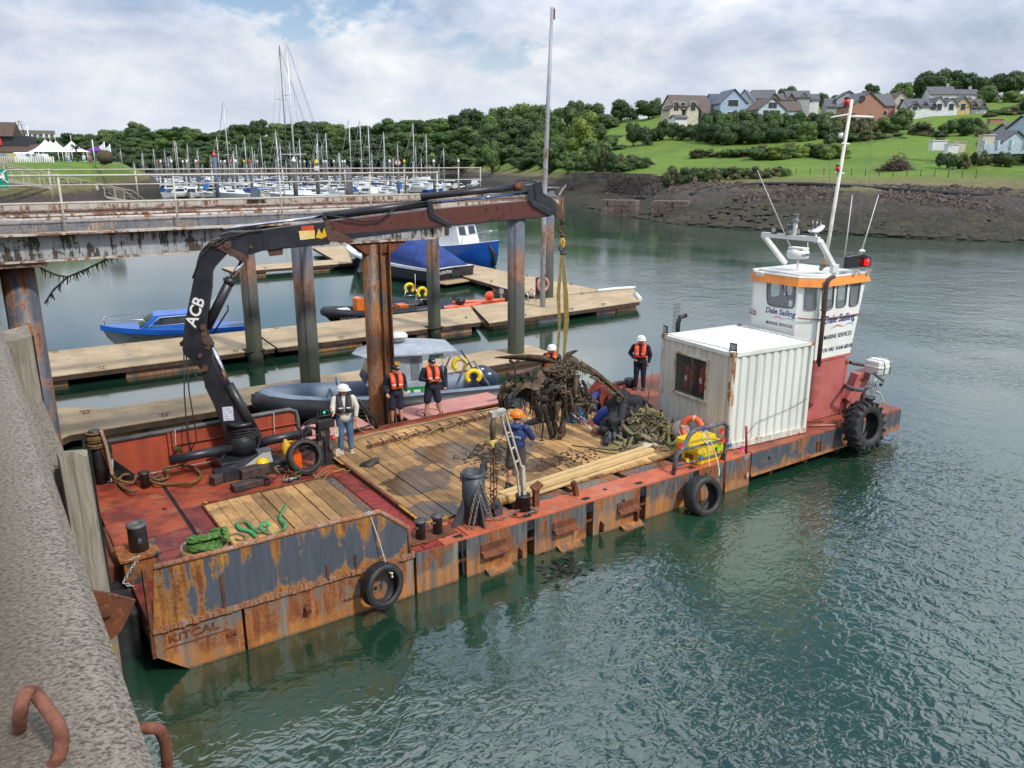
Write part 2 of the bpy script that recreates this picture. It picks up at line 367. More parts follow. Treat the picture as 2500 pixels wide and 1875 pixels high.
def land():
 xs=list(range(1040,1300,12))+list(range(1300,2600,9))+list(range(2600,3301,50));g=G();rows=[]
 ts=[0,.06]+[i/10 for i in range(1,11)]
 for x in xs:
  p=prof(x);ds=[p[0][0]-12]
  for(d0,_),(d1,_)in zip(p,p[1:]):ds+=[d0+(d1-d0)*t for t in(0,.17,.33,.5,.67,.83)]
  ds+=[p[-1][0],p[-1][0]+60,p[-1][0]+500]
  col=[]
  for d in ds:
   z=landz(x,d)if d>p[0][0]-5 else-1.2
   q=pD(x,d)
   if z>.3 and d<p[-1][0]+10:z+=(mn.fractal(V((q.x*.09,q.y*.09,0)),1,2,4))*(.9 if z<4.2 else.55)
   col.append((q.x,q.y,z))
  rows.append(col)
 n=len(rows[0]);v=[p for r in rows for p in r]
 g.add(v,[(i*n+j,(i+1)*n+j,(i+1)*n+j+1,i*n+j+1)for i in range(len(rows)-1)for j in range(n-1)],0,True)
 g.build('hillside',ML,kind='structure')
land()
FARS=[(-300,395,318),(0,395,322),(100,395,330),(200,398,330),(300,410,325),(400,412,320),(500,413,316),(600,413,312),(700,414,310),(800,414,312),(900,416,312),(1000,418,300),(1100,420,300),(1170,421,300)]
def interp(tab,x,i):
 if x<=tab[0][0]:return tab[0][i]
 for a,b in zip(tab,tab[1:]):
  if x<=b[0]:return a[i]+(b[i]-a[i])*(x-a[0])/(b[0]-a[0])
 return tab[-1][i]
def farz(x,d):
 d0=410+20*math.sin(x*.01);t=(d-d0)/130
 zf=3.4;zt=zD(interp(FARS,x,2)+22,d0+130)
 return zf+(zt-zf)*min(max(t,-1),1.0)**.9 if t>0 else zf+t*20
g=G();rows=[]
for x in range(-420,1171,30):
 d0=410+20*math.sin(x*.01);c=[]
 for dd in(-24,-8,0,25,50,80,110,130,300,900):
  q=pD(x,d0+dd);z={-24:-1,-8:.6}.get(dd,farz(x,d0+dd));c.append((q.x,q.y,z))
 rows.append(c)
n=len(rows[0]);g.add([p for r in rows for p in r],[(i*n+j,(i+1)*n+j,(i+1)*n+j+1,i*n+j+1)for i in range(len(rows)-1)for j in range(n-1)],0,True)
g.build('wooded_bank',ML,kind='structure')
LB={-500:[(60,0),(72,3.2),(84,7.4),(96,8.1)],-200:[(72,0),(84,3.2),(92,7.4),(102,8.1)],0:[(82,0),(98,3.2),(112,7.4),(118,8.1)],120:[(92,0),(104,3.0),(118,7.4),(124,8.1)],220:[(110,0),(118,3.0),(128,7.4),(134,8.1)],290:[(140,0),(146,2.8),(152,7.0),(158,7.8)],335:[(160,0),(166,2.5),(172,5.2),(178,5.8)],375:[(185,0),(190,1.5),(196,2.6),(202,3.0)],390:[(200,-1),(204,-1),(208,-1),(212,-1)]}
g=G();rows=[];lx=sorted(LB)
def lbank(x):
 for a,b in zip(lx,lx[1:]):
  if a<=x<=b:
   t=(x-a)/(b-a);return[(p[0]*(1-t)+q[0]*t,p[1]*(1-t)+q[1]*t)for p,q in zip(LB[a],LB[b])]
for x in list(range(-500,0,40))+list(range(0,391,10)):
 p=lbank(x);c=[(p[0][0]-8,-1)]
 for(d0,z0),(d1,z1)in zip(p,p[1:]):c+=[(d0+(d1-d0)*t,z0+(z1-z0)*t)for t in(0,.33,.67)]
 c+=[p[-1],(p[-1][0]+60,p[-1][1]+.3 if p[-1][1]>0 else-1),(p[-1][0]+75,-1)]
 cc=[]
 for d,z in c:
  q=pD(x,d);cc.append((q.x,q.y,z+(mn.noise(V((q.x*.15,q.y*.15,0)))*.5 if 0<z<7 else 0)))
 rows.append(cc)
n=len(rows[0]);g.add([p for r in rows for p in r],[(i*n+j,(i+1)*n+j,(i+1)*n+j+1,i*n+j+1)for i in range(len(rows)-1)for j in range(n-1)],0,True)
g.build('grassy_bank',ML,kind='structure')
# quay wall at the left, timber fenders, irons
def m_conc():
 m,nt,bs,L=_base('old_concrete')
 v=coords(nt,L,(1,1,1));v2=coords(nt,L,(.85,1.1,1),rot=(0,0,.25))
 vo=nd(nt,'ShaderNodeTexVoronoi');L(v2,vo.inputs['Vector']);vo.inputs['Scale'].default_value=88;vo.feature='F1'
 n1=nz(nt,L,v,1.6,6,.6);n2=nz(nt,L,v2,70,5,.7);n3=nz(nt,L,v,5,5,.65)
 c=mixc(nt,L,mr(nt,L,n1,.4,.62),(.125,.098,.070),(.165,.132,.096))
 c=mixc(nt,L,mr(nt,L,n2,.34,.60),(.056,.044,.032),c)
 sp=mr(nt,L,vo.outputs['Distance'],.26,.14);sp=mth(nt,L,'MULTIPLY',sp,mr(nt,L,n2,.5,.62))
 c=mixc(nt,L,sp,c,(.34,.30,.25));c=mixc(nt,L,mr(nt,L,n3,.66,.8),c,(.19,.165,.13))
 g=nd(nt,'ShaderNodeNewGeometry');s3=nd(nt,'ShaderNodeSeparateXYZ');L(g.outputs['Position'],s3.inputs[0])
 edge=mth(nt,L,'MULTIPLY',mr(nt,L,s3.outputs[0],-1.72,-1.5),mr(nt,L,n2,.40,.56));c=mixc(nt,L,mth(nt,L,'MULTIPLY',edge,.75),c,(.30,.275,.23))
 c=mixc(nt,L,mr(nt,L,mth(nt,L,'ADD',s3.outputs[2],n3),4.6,3.4),c,(.025,.024,.018))
 L(c,bs.inputs['Base Color']);bs.inputs['Roughness'].default_value=.93
 bump(nt,L,bs,mth(nt,L,'ADD',mth(nt,L,'MULTIPLY',n2,1.0),mth(nt,L,'MULTIPLY',vo.outputs['Distance'],-.8)),.6,.012)
 return m
MC=m_conc()
QT=6.8
T=thing('quay_wall','long rough concrete quay wall with rounded worn edge in the left foreground','wall',(-1.45,-12,0))
g=G();prof_=[(-9,-6.5),(-1.46,-6.5),(-1.42,QT-.13),(-1.43,QT-.05),(-1.47,QT-.014),(-1.56,QT),(-9,QT)]
ys=[-16+.35*i for i in range(100)];rings=[]
for i,y in enumerate(ys):
 r=[]
 for k,(x,z)in enumerate(prof_):
  j=mn.noise(V((y*1.3,k,0)))*(.008 if 1<k<5 else 0)
  r.append((x+j,y,z+j*.5))
 rings.append(r)
g.ring(rings,0,False,True);g.build('wall',MC,T)
g=G();g.box(-1.47,-1.30,4.35,8.05,-6,5.75);g.build('ledge',MC,T)
g=G();g.box(-1.47,-1.2,-6.25,-4.2,-6,6.02);g.build('ledge',MC,T)
def m_wood(name,c,c2,st=(9,9,.7),dark=(.03,.025,.018),bmp=.9):
 if name in MATS:return MATS[name]
 m,nt,bs,L=_base(name);v=coords(nt,L,st);vi=coords(nt,L,(1,1,1))
 n=nz(nt,L,v,3.2,7,.65,.5);n2=nz(nt,L,vi,1.4,5)
 col=mixc(nt,L,mr(nt,L,n,.35,.62),c,c2);col=mixc(nt,L,mr(nt,L,n,.64,.72),col,dark)
 col=mixc(nt,L,mr(nt,L,n2,.5,.75),col,tuple(x*.6 for x in c))
 if name=='weathered_timber':
  g=nd(nt,'ShaderNodeNewGeometry');sp=nd(nt,'ShaderNodeSeparateXYZ');L(g.outputs['Position'],sp.inputs[0]);y_=mth(nt,L,'MULTIPLY',mth(nt,L,'MULTIPLY',mr(nt,L,sp.outputs[2],5.0,4.7),mr(nt,L,sp.outputs[2],2.6,3.4)),mr(nt,L,nz(nt,L,coords(nt,L,(9,9,4)),1.6,5,.7),.52,.58));col=mixc(nt,L,mth(nt,L,'MULTIPLY',y_,.8),col,(.36,.26,.04))
 L(col,bs.inputs['Base Color']);bs.inputs['Roughness'].default_value=.88;bump(nt,L,bs,n,bmp,.03)
 MATS[name]=m;return m
MW=m_wood('weathered_timber',(.22,.19,.145),(.36,.325,.265))
def post(y0,y1,x0,x1,zt,zb,label,lean=0,split=0):
 T=thing('fender_post',label,'timber post',((x0+x1)/2,(y0+y1)/2,zb))
 g=G();n=14;rings=[]
 for i in range(n+1):
  z=zb+(zt-zb)*i/n;w=lean*(z-zb)/(zt-zb);r=[]
  c=[(x0,y0),(x0+(x1-x0)*.5,y0-.01),(x1,y0+.01),(x1+.015,(y0+y1)/2),(x1,y1),(x0,y1)]
  for k,(a,b)in enumerate(c):
   j=mn.noise(V((a*3,b*3+k*2,z*1.7)))*.022
   top=(mn.noise(V((k*1.9,y0,3)))*.09 if i==n else 0)
   r.append((a+j+w,b+j,z+top))
  rings.append(r)
 g.ring(rings,0,False,True);g.build('timber',MW,T)
 if split:
  g=G();g.beam((x1+.012,(y0+y1)/2,zb+.5),(x1+.018+lean,(y0+y1)/2+.02,zt-.02),.012,.035);g.build('split',mk('dark_crack',(.02,.016,.012),.95),T)
 g=G();g.lathe([(.035,0),(.035,.02)],(x1+.01,(y0*.6+y1*.4),zt-(zt-zb)*.33),10,'X');g.build('bolt_hole',mk('dark_crack',(.02,.016,.012),.95),T)
 return T
post(-6.52,-6.28,-1.24,-1.06,6.2,-5,'weathered grey timber fender post beside the barge bow, yellow lichen on its foot',-.04,1)
post(-3.75,-3.35,-1.40,-1.17,6.55,-5,'tall cracked timber fender post in front of the fat rusty pile',-.02,1)
post(8.3,8.7,-1.44,-1.12,6.4,-5,'far pale timber fender post at the left picture edge',0,0)
T=thing('fender_bracket','hook shaped rusty steel bracket bolted over the quay edge','bracket',(-1.3,-7.1,4.5))
g=G();g.prism([hW(x,y,-7.15)for x,y in((226,1443),(262,1449),(331,1466),(316,1500),(296,1540),(268,1566),(248,1560),(238,1510))],(0,.03,0));g.build('plate',M_rust,T)
g=G();g.box(-1.46,-1.27,-7.5,-7.15,2.4,5.15);g.build('backing_plate',M_rust,T,bevel=.03)
c=hW(256,1486,-7.16);g=G();g.lathe([(.045,0),(.045,.025),(.028,.03),(.028,.05)],(c.x,-7.2,c.z),8,'Y');g.build('bolt',M_rust,T)
def loop(label,pts,r):
 T=thing('grab_rail',label,'grab rail',pts[0]);g=G();P=[]
 for i in range(len(pts)-1):
  a,b=V(pts[i]),V(pts[i+1]);P+=[a.lerp(b,t)for t in((0,.35,.7)if i==0 else(.15,.5,.85))]
 P.append(V(pts[-1]));g.tube(P,r,12);g.build('rail',mk('rust_bar',(.20,.075,.045),.8,c2=(.12,.04,.025),sc=22,c3=(.30,.12,.06),sc3=40,bmp=.7,bsc=160,bd=.003),T)
loop('bent rusty grab rail standing on the quay top at the bottom left',[at(48,1790,QT-.02),at(48,1742,QT+.10),at(62,1690,QT+.14),at(85,1690,QT+.12),at(140,1765,QT+.10),at(152,1800,QT+.06),at(147,1840,QT+.03),at(112,1900,QT-.05)],.017)
loop('rusty grab rail bending down over the quay edge at the picture bottom',[at(322,1778,QT-.20),at(352,1777,QT-.18),at(388,1778,QT-.18),at(404,1810,QT-.25),at(410,1890,QT-.40)],.017)
# steel jetty on piles
J=thing('steel_jetty','rusty steel jetty platform with peeling grey girder and pipe railings crossing above the barge','jetty',(0,8.2,6))
M_peel=rusty('peeling_grey',(.36,.38,.40),(.035,.032,.026),(.10,.08,.055),.44,paint2=(.25,.265,.28),sc=2.6)
M_peelw=rusty('peeling_white',(.50,.47,.42),(.14,.07,.04),(.30,.17,.09),.42,paint2=(.40,.36,.31),sc=1.4)
M_pink=rusty('faded_pinkish',(.30,.23,.21),(.11,.06,.045),(.22,.14,.10),.5,streak=False)
M_rail=mk('rail_paint',(.50,.48,.42),.55,c2=(.42,.39,.33),sc=6,c3=(.25,.15,.08),sc3=7,lo3=.66,hi3=.74,bmp=.2)
def rpt(x0,x1,y,seg=2.45):return x0,x1,y
g=G();g.box(-3.2,10.15,8.28,8.31,6.08,6.62);g.build('girder_web',M_peel,J)
g=G();g.box(-3.2,10.15,8.14,8.46,6.03,6.075);g.box(-3.2,10.2,7.98,8.6,6.625,6.66);g.build('girder_flange',M_peelw,J)
for i in range(8):
 g=G();g.box(-2.4+i*1.75,-2.37+i*1.75,8.16,8.275,6.08,6.62)
 if i in(0,7):g.build('stiffener',M_peel,J)
g=G();g.box(-3.2,10.15,8.55,8.58,6.665,6.83);g.build('kerb_plate',rusty('kerb_grey',(.13,.145,.17),(.2,.10,.06),(.42,.40,.36),.36,streak=False,sc=2.2),J)
g=G();g.tube([(-3.2,8.6,6.87),(10.15,8.6,6.87)],.045,8);g.build('kerb_tube',rusty('tube_grey',(.27,.27,.29),amt=.3,streak=False),J)
def long_beam(x0,x1,y,z0,z1,mat,name='beam',w=.16):
 g=G();g.box(x0,x1,y,y+w,z0,z1);return g.build(name,mat,J)
long_beam(-3.2,10.1,9.5,6.45,6.75,rusty('rust_panel',(.42,.38,.33),(.20,.07,.02),(.42,.20,.06),.68,sc=2),w=.1)
g=G();g.tube([(-3.2,9.75,6.86),(10.1,9.75,6.86)],.05,8);g.build('pipe',M_peelw,J)
long_beam(-3.2,10.1,11.2,6.3,6.73,M_pink,w=.2)
g=G();g.tube([(-3.2,11.5,6.85),(10.1,11.5,6.85)],.04,8);g.build('pipe',M_peelw,J)
long_beam(-3.2,19.2,14.25,6.05,6.70,M_peelw,w=.22)
g=G();g.tube([(-3.2,14.6,6.82),(19.2,14.6,6.82)],.045,8);g.build('pipe',M_pink,J)
long_beam(-3.2,19.2,16.6,6.2,6.72,M_pink,w=.2)
long_beam(-3.2,19.2,20.4,6.15,6.80,M_peelw,w=.2)
g=G();g.box(-3.2,19.3,20.36,20.66,6.805,6.83);g.build('beam_cap',M_pink,J)
for i in range(13):
 x=-2.6+i*1.8
 if x<10:g=G();g.box(x,x+.12,8.62,14.22,6.25,6.42);g.build('cross_beam',M_pink,J)
 g=G();g.box(x,x+.12,14.48,20.38,6.25,6.42);g.build('cross_beam',M_pink,J)
g=G();g.box(10.15,10.27,8.3,14.2,6.1,6.65);g.build('end_beam',M_peelw,J)
g=G();g.box(19.2,19.32,14.2,20.6,6.1,6.78);g.build('end_beam',M_peelw,J)
g=G();g.prism([(3.9,9.0,6.88),(5.0,9.0,6.88),(5.15,9.0,6.68),(3.8,9.0,6.68)],(0,.45,0));g.build('hatch_box',M_peel,J)
g=G();p=[(-3.2,8.75,6.75),(-.6,8.75,6.72),(.35,8.75,6.72),(-.9,10.6,6.98),(-3.2,10.6,6.98)];g.add(p+[(x,y,z-.05)for x,y,z in p],[(0,1,2,3,4),(9,8,7,6,5)]+[(i,5+i,5+(i+1)%5,(i+1)%5)for i in range(5)]);g.build('ramp_plate',M_pink,J)
def railing(y,xs,z0,z1,r,xe0,xe1):
 for x in xs:
  g=G();g.tube([(x,y,z0),(x,y,z1)],r*1.05,8);g.sph((x,y,z1),r*1.7,8);g.sph((x,y,(z0+z1)/2+.02),r*1.6,8);g.build('railing_post',M_rail,J)
 for z in(z1,(z0+z1)/2+.02):
  g=G();g.tube([(xe0,y,z),(xe1,y,z)],r,8);g.build('rail_pipe',M_rail,J)
railing(8.35,[.42,2.86,5.46,7.98,10.1],6.66,7.9,.024,-3.2,10.1)
railing(20.5,[-1.5,1.35,4.15,6.9,9.7,12.4,15.2,18.0,19.2],6.83,7.93,.024,-3.2,19.2)
g=G();g.box(8.2,8.9,20.0,20.1,6.75,7.15);g.build('cabinet',mk('cabinet_grey',(.1,.12,.16),.6),J)
g=G();g.box(8.55,8.95,19.97,19.995,6.8,7.12);g.build('notice',mk('notice_print',(.5,.52,.5),.6,c2=(.08,.09,.1),sc=22,lo=.47,hi=.53),J)
S=thing('safety_sign','green safety sign with white arrows hung on the jetty railing at the left edge','sign',(-.7,8.3,7.3))
q=[hW(x,y,8.28)for x,y in((-60,413),(16,413),(23,459),(-60,462))]
g=G();g.prism(q,(0,.02,0));g.build('panel',mk('sign_green',(.0,.25,.17),.4,bmp=0),S)
wm=mk('sign_white',(.8,.82,.8),.5,bmp=0)
for cx,cy,fl in((8,421,1),(13,441,-1)):
 c=hW(cx,cy,8.262);g=G();s_=.05
 g.beam(c+V((-s_,0,fl*s_*-1)),c+V((s_,0,fl*s_)),.006,.022);g.beam(c+V((-s_,0,-fl*s_)),c+V((.01,0,-fl*s_)),.006,.02);g.beam(c+V((-s_,0,-fl*s_)),c+V((-s_,0,fl*.01)),.006,.02);g.build('arrow',wm,S)
c=hW(2,432,8.262);g=G();g.box(c.x-.12,c.x+.07,8.262,8.272,c.z-.03,c.z+.03);g.build('picture_block',wm,S)
c=hW(6,453,8.262);text('emergency',.06,wm,S,c,(1,0,0),(0,0,1))
# piles
def m_pile():
 m,nt,bs,L=_base('pile_steel');v=coords(nt,L,(1,1,1));vs=coords(nt,L,(6,6,.6))
 g=nd(nt,'ShaderNodeNewGeometry');sp=nd(nt,'ShaderNodeSeparateXYZ');L(g.outputs['Position'],sp.inputs[0])
 n=nz(nt,L,v,3,6,.65);s=nz(nt,L,vs,2,6,.6)
 z=mth(nt,L,'ADD',sp.outputs[2],mth(nt,L,'MULTIPLY',mth(nt,L,'SUBTRACT',s,.5),3.2))
 c=mixc(nt,L,mr(nt,L,n,.4,.65),(.085,.10,.135),(.13,.14,.165))
 r=mixc(nt,L,mr(nt,L,n,.4,.6),(.30,.13,.04),(.13,.055,.025))
 c=mixc(nt,L,mr(nt,L,z,4.9,4.3),c,mixc(nt,L,.35,r,(.10,.10,.11)))
 c=mixc(nt,L,mr(nt,L,z,3.9,3.1),c,mixc(nt,L,mr(nt,L,s,.45,.62),(.075,.078,.072),(.055,.058,.05)))
 gr=mixc(nt,L,mr(nt,L,n,.42,.6),(.045,.058,.03),(.06,.08,.022))
 c=mixc(nt,L,mth(nt,L,'MULTIPLY',mr(nt,L,z,2.3,1.2),.5),c,gr)
 c=mixc(nt,L,mr(nt,L,sp.outputs[2],.35,.1),c,(.02,.022,.016))
 L(c,bs.inputs['Base Color']);bs.inputs['Roughness'].default_value=.8;bump(nt,L,bs,n,.5,.02);return m
MP=m_pile()
def pile(x,y,top,r,label,web=True,gap=0):
 T=thing('jetty_pile',label,'pile',(x,y,-5),group=None)
 g=G();g.tube([(x,y,-5),(x,y,top)],r,20);g.build('tube',MP,T)
 if web:
  d=(V((CAMP.x,CAMP.y,0))-V((x,y,0))).normalized();e=V((-d.y,d.x,0))
  for k,off in((1,.15),(-1,.06)):
   g=G();p=V((x,y,-5))+d*(r-.02)+e*off*-1*r;g.beam(p,p+V((0,0,top+5)),.05,.035,up=d);g.build('seam_rib',MP,T)
 g=G();g.box(x-r*1.35,x+r*1.35,y-r*1.25,y+r*1.25,top,top+.06);g.build('cap_plate',M_pink,T)
 return T
pile(8.05,20.85,6.12,.33,'steel pile with long seam, left of the bare grey one, through the middle pontoon')
pile(8.08,14.4,6.0,.35,'grey blue steel pile with rust streaks left of the riveted rust pile')
pile(16.75,20.9,6.1,.31,'slimmer green stained pile right of the riveted rust pile')
pile(16.95,14.25,6.02,.35,'steel pile with brown rust band beside the hanging sling')
pile(26.62,25.05,6.75,.37,'grey green guide pile beside the pink life ring on the far pontoon',False)
T=thing('jetty_pile','thick rust streaked double pile rising in front of the grey patrol boat','pile',(8.05,8.4,-5))
g=G();g.tube([(7.93,8.42,-5),(7.93,8.42,6.0)],.24,18);g.build('tube',rusty('pile_rust',(.10,.09,.09),(.16,.055,.02),(.36,.16,.05),.56,sc=1.3),T)
mm=MATS['pile_rust']
g=G();g.box(8.10,8.13,8.1,8.55,-5,6.0);g.box(8.13,8.36,8.28,8.32,-5,6.0);g.box(8.36,8.39,8.1,8.55,-5,6.0);g.build('beam_section',mm,T)
g=G();g.prism([(7.35,8.2,6.0),(8.95,8.2,6.0),(8.5,8.2,5.72),(7.7,8.2,5.72)],(0,.45,0));g.build('cap_bracket',M_rust,T)
T=thing('jetty_pile','fat rusty blue grey pile under the left end of the jetty','pile',(-1.0,8.5,-5))
g=G();g.tube([(-.62,9.0,-5),(-.62,9.0,5.93)],.36,22);g.build('tube',rusty('pile_blue',(.09,.10,.13),(.13,.05,.02),(.33,.14,.05),.5,sc=.9),T)
g=G();g.box(-1.45,-.05,8.2,9.5,5.93,6.02);g.build('cap_plate',M_pink,T)
def chainline(pts,name,label,cat,mat,r=.03,weed=0):
 T=thing(name,label,cat,pts[0]);g=G();P=[V(p)for p in pts];rr=random.Random(5)
 for a,b in zip(P,P[1:]):
  n=max(2,int((b-a).length/.22))
  for i in range(n):
   p,q=a.lerp(b,i/n),a.lerp(b,(i+1)/n);g.tube([p,q],r,5)
 g.build('chain',mat,T)
 if weed:
  g=G()
  for a,b in zip(P,P[1:]):
   n=int((b-a).length*weed)
   for i in range(n):
    p=a.lerp(b,rr.random());g.tube([p,p+V((rr.uniform(-.08,.08),rr.uniform(-.08,.08),-rr.uniform(.05,.3)))],[.03,.01],4)
  g.build('hanging_weed',mk('weed_dark',(.02,.022,.014),.9),T,kind='stuff')
 return T
mch=mk('wet_chain',(.03,.03,.026),.8)
C=[hW(x,y,20.3)for x,y in((82,642),(110,660),(140,672),(165,676))]
D_=[hW(165,676,20.3),hW(200,662,19.5),hW(245,641,18.6),hW(290,615,17.6)]
chainline(C,'mooring_chain','dark weed hung chain sagging from the fat left pile','chain',mch,.035,9)
chainline(D_,'mooring_chain','dark weedy chain rising right from the knot to the jetty','chain',mch,.035,9)
chainline([hW(165,676,20.3),hW(130,708,20.6),hW(110,740,20.9)],'mooring_chain','weedy chain dropping left from the knot into the water','chain',mch,.035,9)
# pontoons
M_ply=mk('pontoon_deck',(.39,.29,.175),.8,c2=(.47,.37,.24),sc=.8,c3=(.25,.17,.09),sc3=2.6,lo3=.55,hi3=.72,bmp=.4,bsc=28,stretch=(1,1,1))
M_edge=mk('pontoon_edge',(.035,.028,.024),.8,c2=(.09,.045,.028),sc=3)
M_float=rusty('float_grey',(.22,.22,.20),(.06,.06,.045),(.10,.10,.07),.45,streak=False,low=.14)
def cleat(T,x,y,z=.5,rz=0):
 g=G();c,s=math.cos(rz),math.sin(rz);t=lambda a,b,h:(x+a*c-b*s,y+a*s+b*c,z+h)
 g.tube([t(-.19,0,.085),t(-.08,0,.095),t(.08,0,.095),t(.19,0,.085)],[.012,.018,.018,.012],6);g.beam(t(-.06,0,0),t(-.06,0,.09),.03,.03,up=(1,0,0));g.beam(t(.06,0,0),t(.06,0,.09),.03,.03,up=(1,0,0));g.box(x-.1,x+.1,y-.035,y+.035,z,z+.012)
 g.build('cleat',mk('galvanised',(.2,.17,.13),.6,.3),T)
def pontoon(label,poly,z=.5,floats=(),cleats=(),seams=(),notch=()):
 cx=sum(p[0]for p in poly)/len(poly);cy=sum(p[1]for p in poly)/len(poly)
 T=thing('pontoon',label,'pontoon',(cx,cy,0))
 g=G();g.prism([(x,y,z-.035)for x,y in poly],(0,0,.035));g.build('deck',M_ply,T)
 g=G();g.prism([((x-cx)*.994+cx,(y-cy)*.99+cy,z-.22)for x,y in poly],(0,0,.183));g.build('edge_frame',M_edge,T)
 for x0,x1,y0,y1,m in floats:
  g=G();g.box(x0,x1,y0,y1,-.25,z-.225);g.build('float',m,T,bevel=.04)
 for c in cleats:cleat(T,c[0],c[1],z,c[2]if len(c)>2 else 0)
 for(a,b)in seams:
  g=G();g.beam((*a,z+.004),(*b,z+.004),.03,.006);g.build('deck_seam',M_edge,T)
 for(x,y,w)in notch:
  g=G();g.box(x-w,x+w,y-w,y+w,z+.001,z+.006);g.build('pile_guide',mk('dark_crack',(.02,.016,.012),.95),T)
 return T
blue=rusty('float_blue',(.01,.10,.42),(.22,.12,.05),(.36,.22,.10),.4,streak=False,low=.1)
teal=rusty('float_teal',(.05,.16,.22),amt=.25,low=.1,streak=False)
wf=mk('float_white',(.62,.63,.6),.5,c2=(.45,.45,.42),sc=3,c3=(.08,.08,.06),sc3=5,lo3=.56,hi3=.6)
pontoon('nearest long tan pontoon behind the red bulwark, with a splayed left end',[(-.9,11.9),(.2,13.0),(18.2,13.0),(18.2,15.2),(1.5,15.2),(-.9,17.2)],floats=[(.5,4,13.2,15,M_float),(6,9,13.2,15,M_float),(11,14,13.2,15,M_float),(15,18,13.2,15,M_float)],cleats=[(.9,15.0),(2.9,13.3),(7,13.25),(13.9,15)],seams=[((5.4,13),(5.4,15.2)),((11,13),(11,15.2))])
pontoon('left section of the middle tan pontoon, split from the next by a dark gap',[(-.9,20.8),(8.9,20.8),(9.15,25.2),(-.9,25.6)],floats=[(3,6.5,20.95,25,teal),(-.5,1,21,25,M_float)],cleats=[(2.2,21.0),(6.2,20.98),(7.3,21),(1.0,25.2)],seams=[((0,21.8),(0,22.8))],notch=[(8.05,20.95,.42)])
pontoon('middle section of the middle pontoon, between the dark gap and the angled joint',[(9.0,20.8),(19.35,20.8),(21.2,24.9),(9.28,25.15)],floats=[(10,13,20.95,24.8,M_float),(15.8,18.9,20.95,24,teal)],cleats=[(12,21.0),(14.5,21),(19.2,22.0,1.2),(10.3,24.8)],notch=[(16.75,20.95,.42)])
pontoon('right hand head pontoon with blue and white floats reaching into open water',[(19.5,20.3),(30.1,20.8),(33.1,24.6),(25.6,25.0),(21.4,25.0)],floats=[(20.0,22.8,20.75,24.5,M_float),(22.9,24.6,20.85,24.5,wf),(27.0,28.4,20.95,24,blue),(28.5,30.0,21.0,24.4,M_float)],cleats=[(22,20.8),(25.2,20.9),(27.5,21.0),(28.9,24.6),(24.9,24.7)])
pontoon('cross pontoon running away from the head pontoon towards the blue workboat',[(26.0,25.05),(30.9,25.05),(31.2,46),(28.2,46)],floats=[(26.6,30.6,27,31,M_float),(27.6,30.6,34,38,M_float)],cleats=[(27.2,32,1.5),(30.8,33,1.5),(30.8,28,1.5),(27.9,36,1.5)])
pontoon('distant finger pontoon left of the navy motor yacht',[(14.5,47),(24,47),(26,49),(28.5,60),(25.5,60),(23.5,50),(14.5,50)],floats=[(15,17,47.2,49.8,M_float),(20,22,47.2,49.8,M_float)],cleats=[(17,47.3),(20,47.3)])
T=thing('white_fender','white tube fender lying along the right tip of the head pontoon','fender',(31.5,22.6,.5));g=G();g.tube([(30.4,21.1,.55),(31.6,22.8,.55)],.12,10);g.build('tube',M_white,T);g=G();g.tube([(31.6,22.8,.55),(31.75,23.05,.55)],[.12,.04],10);g.build('end',M_white,T)
T=thing('white_fender','white corner fender along the far right edge of the head pontoon','fender',(32,24,.5));g=G();g.tube([(30.2,24.75,.6),(31.8,24.7,.6),(33.1,24.5,.58)],.09,8);g.build('tube',M_white,T)
T=thing('life_ring','faded pink life ring on a stand beside the guide pile','life ring',(26.0,24.95,.5))
g=G();g.torus((25.98,24.6,1.35),.36,.09,Matrix.Rotation(pi/2,3,'X'),sy=1);g.build('ring',mk('faded_pink',(.50,.24,.22),.6),T)
g=G();g.box(25.6,26.3,24.78,24.82,.5,1.75);g.build('stand',mk('stand_dark',(.06,.04,.04),.7),T);g=G();g.tube([(25.98,24.6,.9),(26.02,24.65,1.3),(25.95,24.6,1.7)],.03,6);g.build('rope',M_white,T)
T=thing('boarding_ladder','small pale tube ladder hooked over the inner pontoon edge','ladder',(25.2,24.9,.5))
for dx in(0,.45):
 g=G();g.tube([(24.7+dx,25.0,-.2),(24.7+dx,24.9,.9),(24.7+dx,24.6,1.2),(24.7+dx,24.3,.9),(24.7+dx,24.2,.5)],.025,6);g.build('stile',M_stain,T)
for k in range(3):
 g=G();g.tube([(24.7,24.98,.05+.28*k),(25.15,24.98,.05+.28*k)],.02,6);g.build('rung',M_stain,T)
# the barge
DZ=.9
B=thing('work_barge','long rusty red and grey steel work barge with timber deck moored off the quay','barge',(0,0,0))
M_hull=rusty('hull_side',(.045,.052,.066),(.15,.045,.018),(.36,.14,.045),.44,sc=1.15,paint2=(.14,.145,.14),low=.12)
M_hull2=rusty('hull_side_worn',(.10,.105,.105),(.19,.055,.02),(.40,.16,.05),.50,sc=1.0,paint2=(.20,.18,.15),low=.12)
M_hull3=rusty('hull_side_blue',(.04,.055,.075),(.17,.06,.02),(.36,.17,.05),.30,sc=.9,paint2=(.08,.095,.11),low=.12)
M_deck=mk('red_deck',(.34,.062,.024),.5,c2=(.15,.026,.018),sc=1.8,c3=(.33,.13,.055),sc3=2.2,lo3=.55,hi3=.68,bmp=.35,bsc=60)
M_deck2=mk('wine_deck',(.22,.034,.024),.4,c2=(.10,.015,.018),sc=3,c3=(.22,.08,.07),sc3=4,lo3=.58,hi3=.66,bmp=.5,bsc=40)
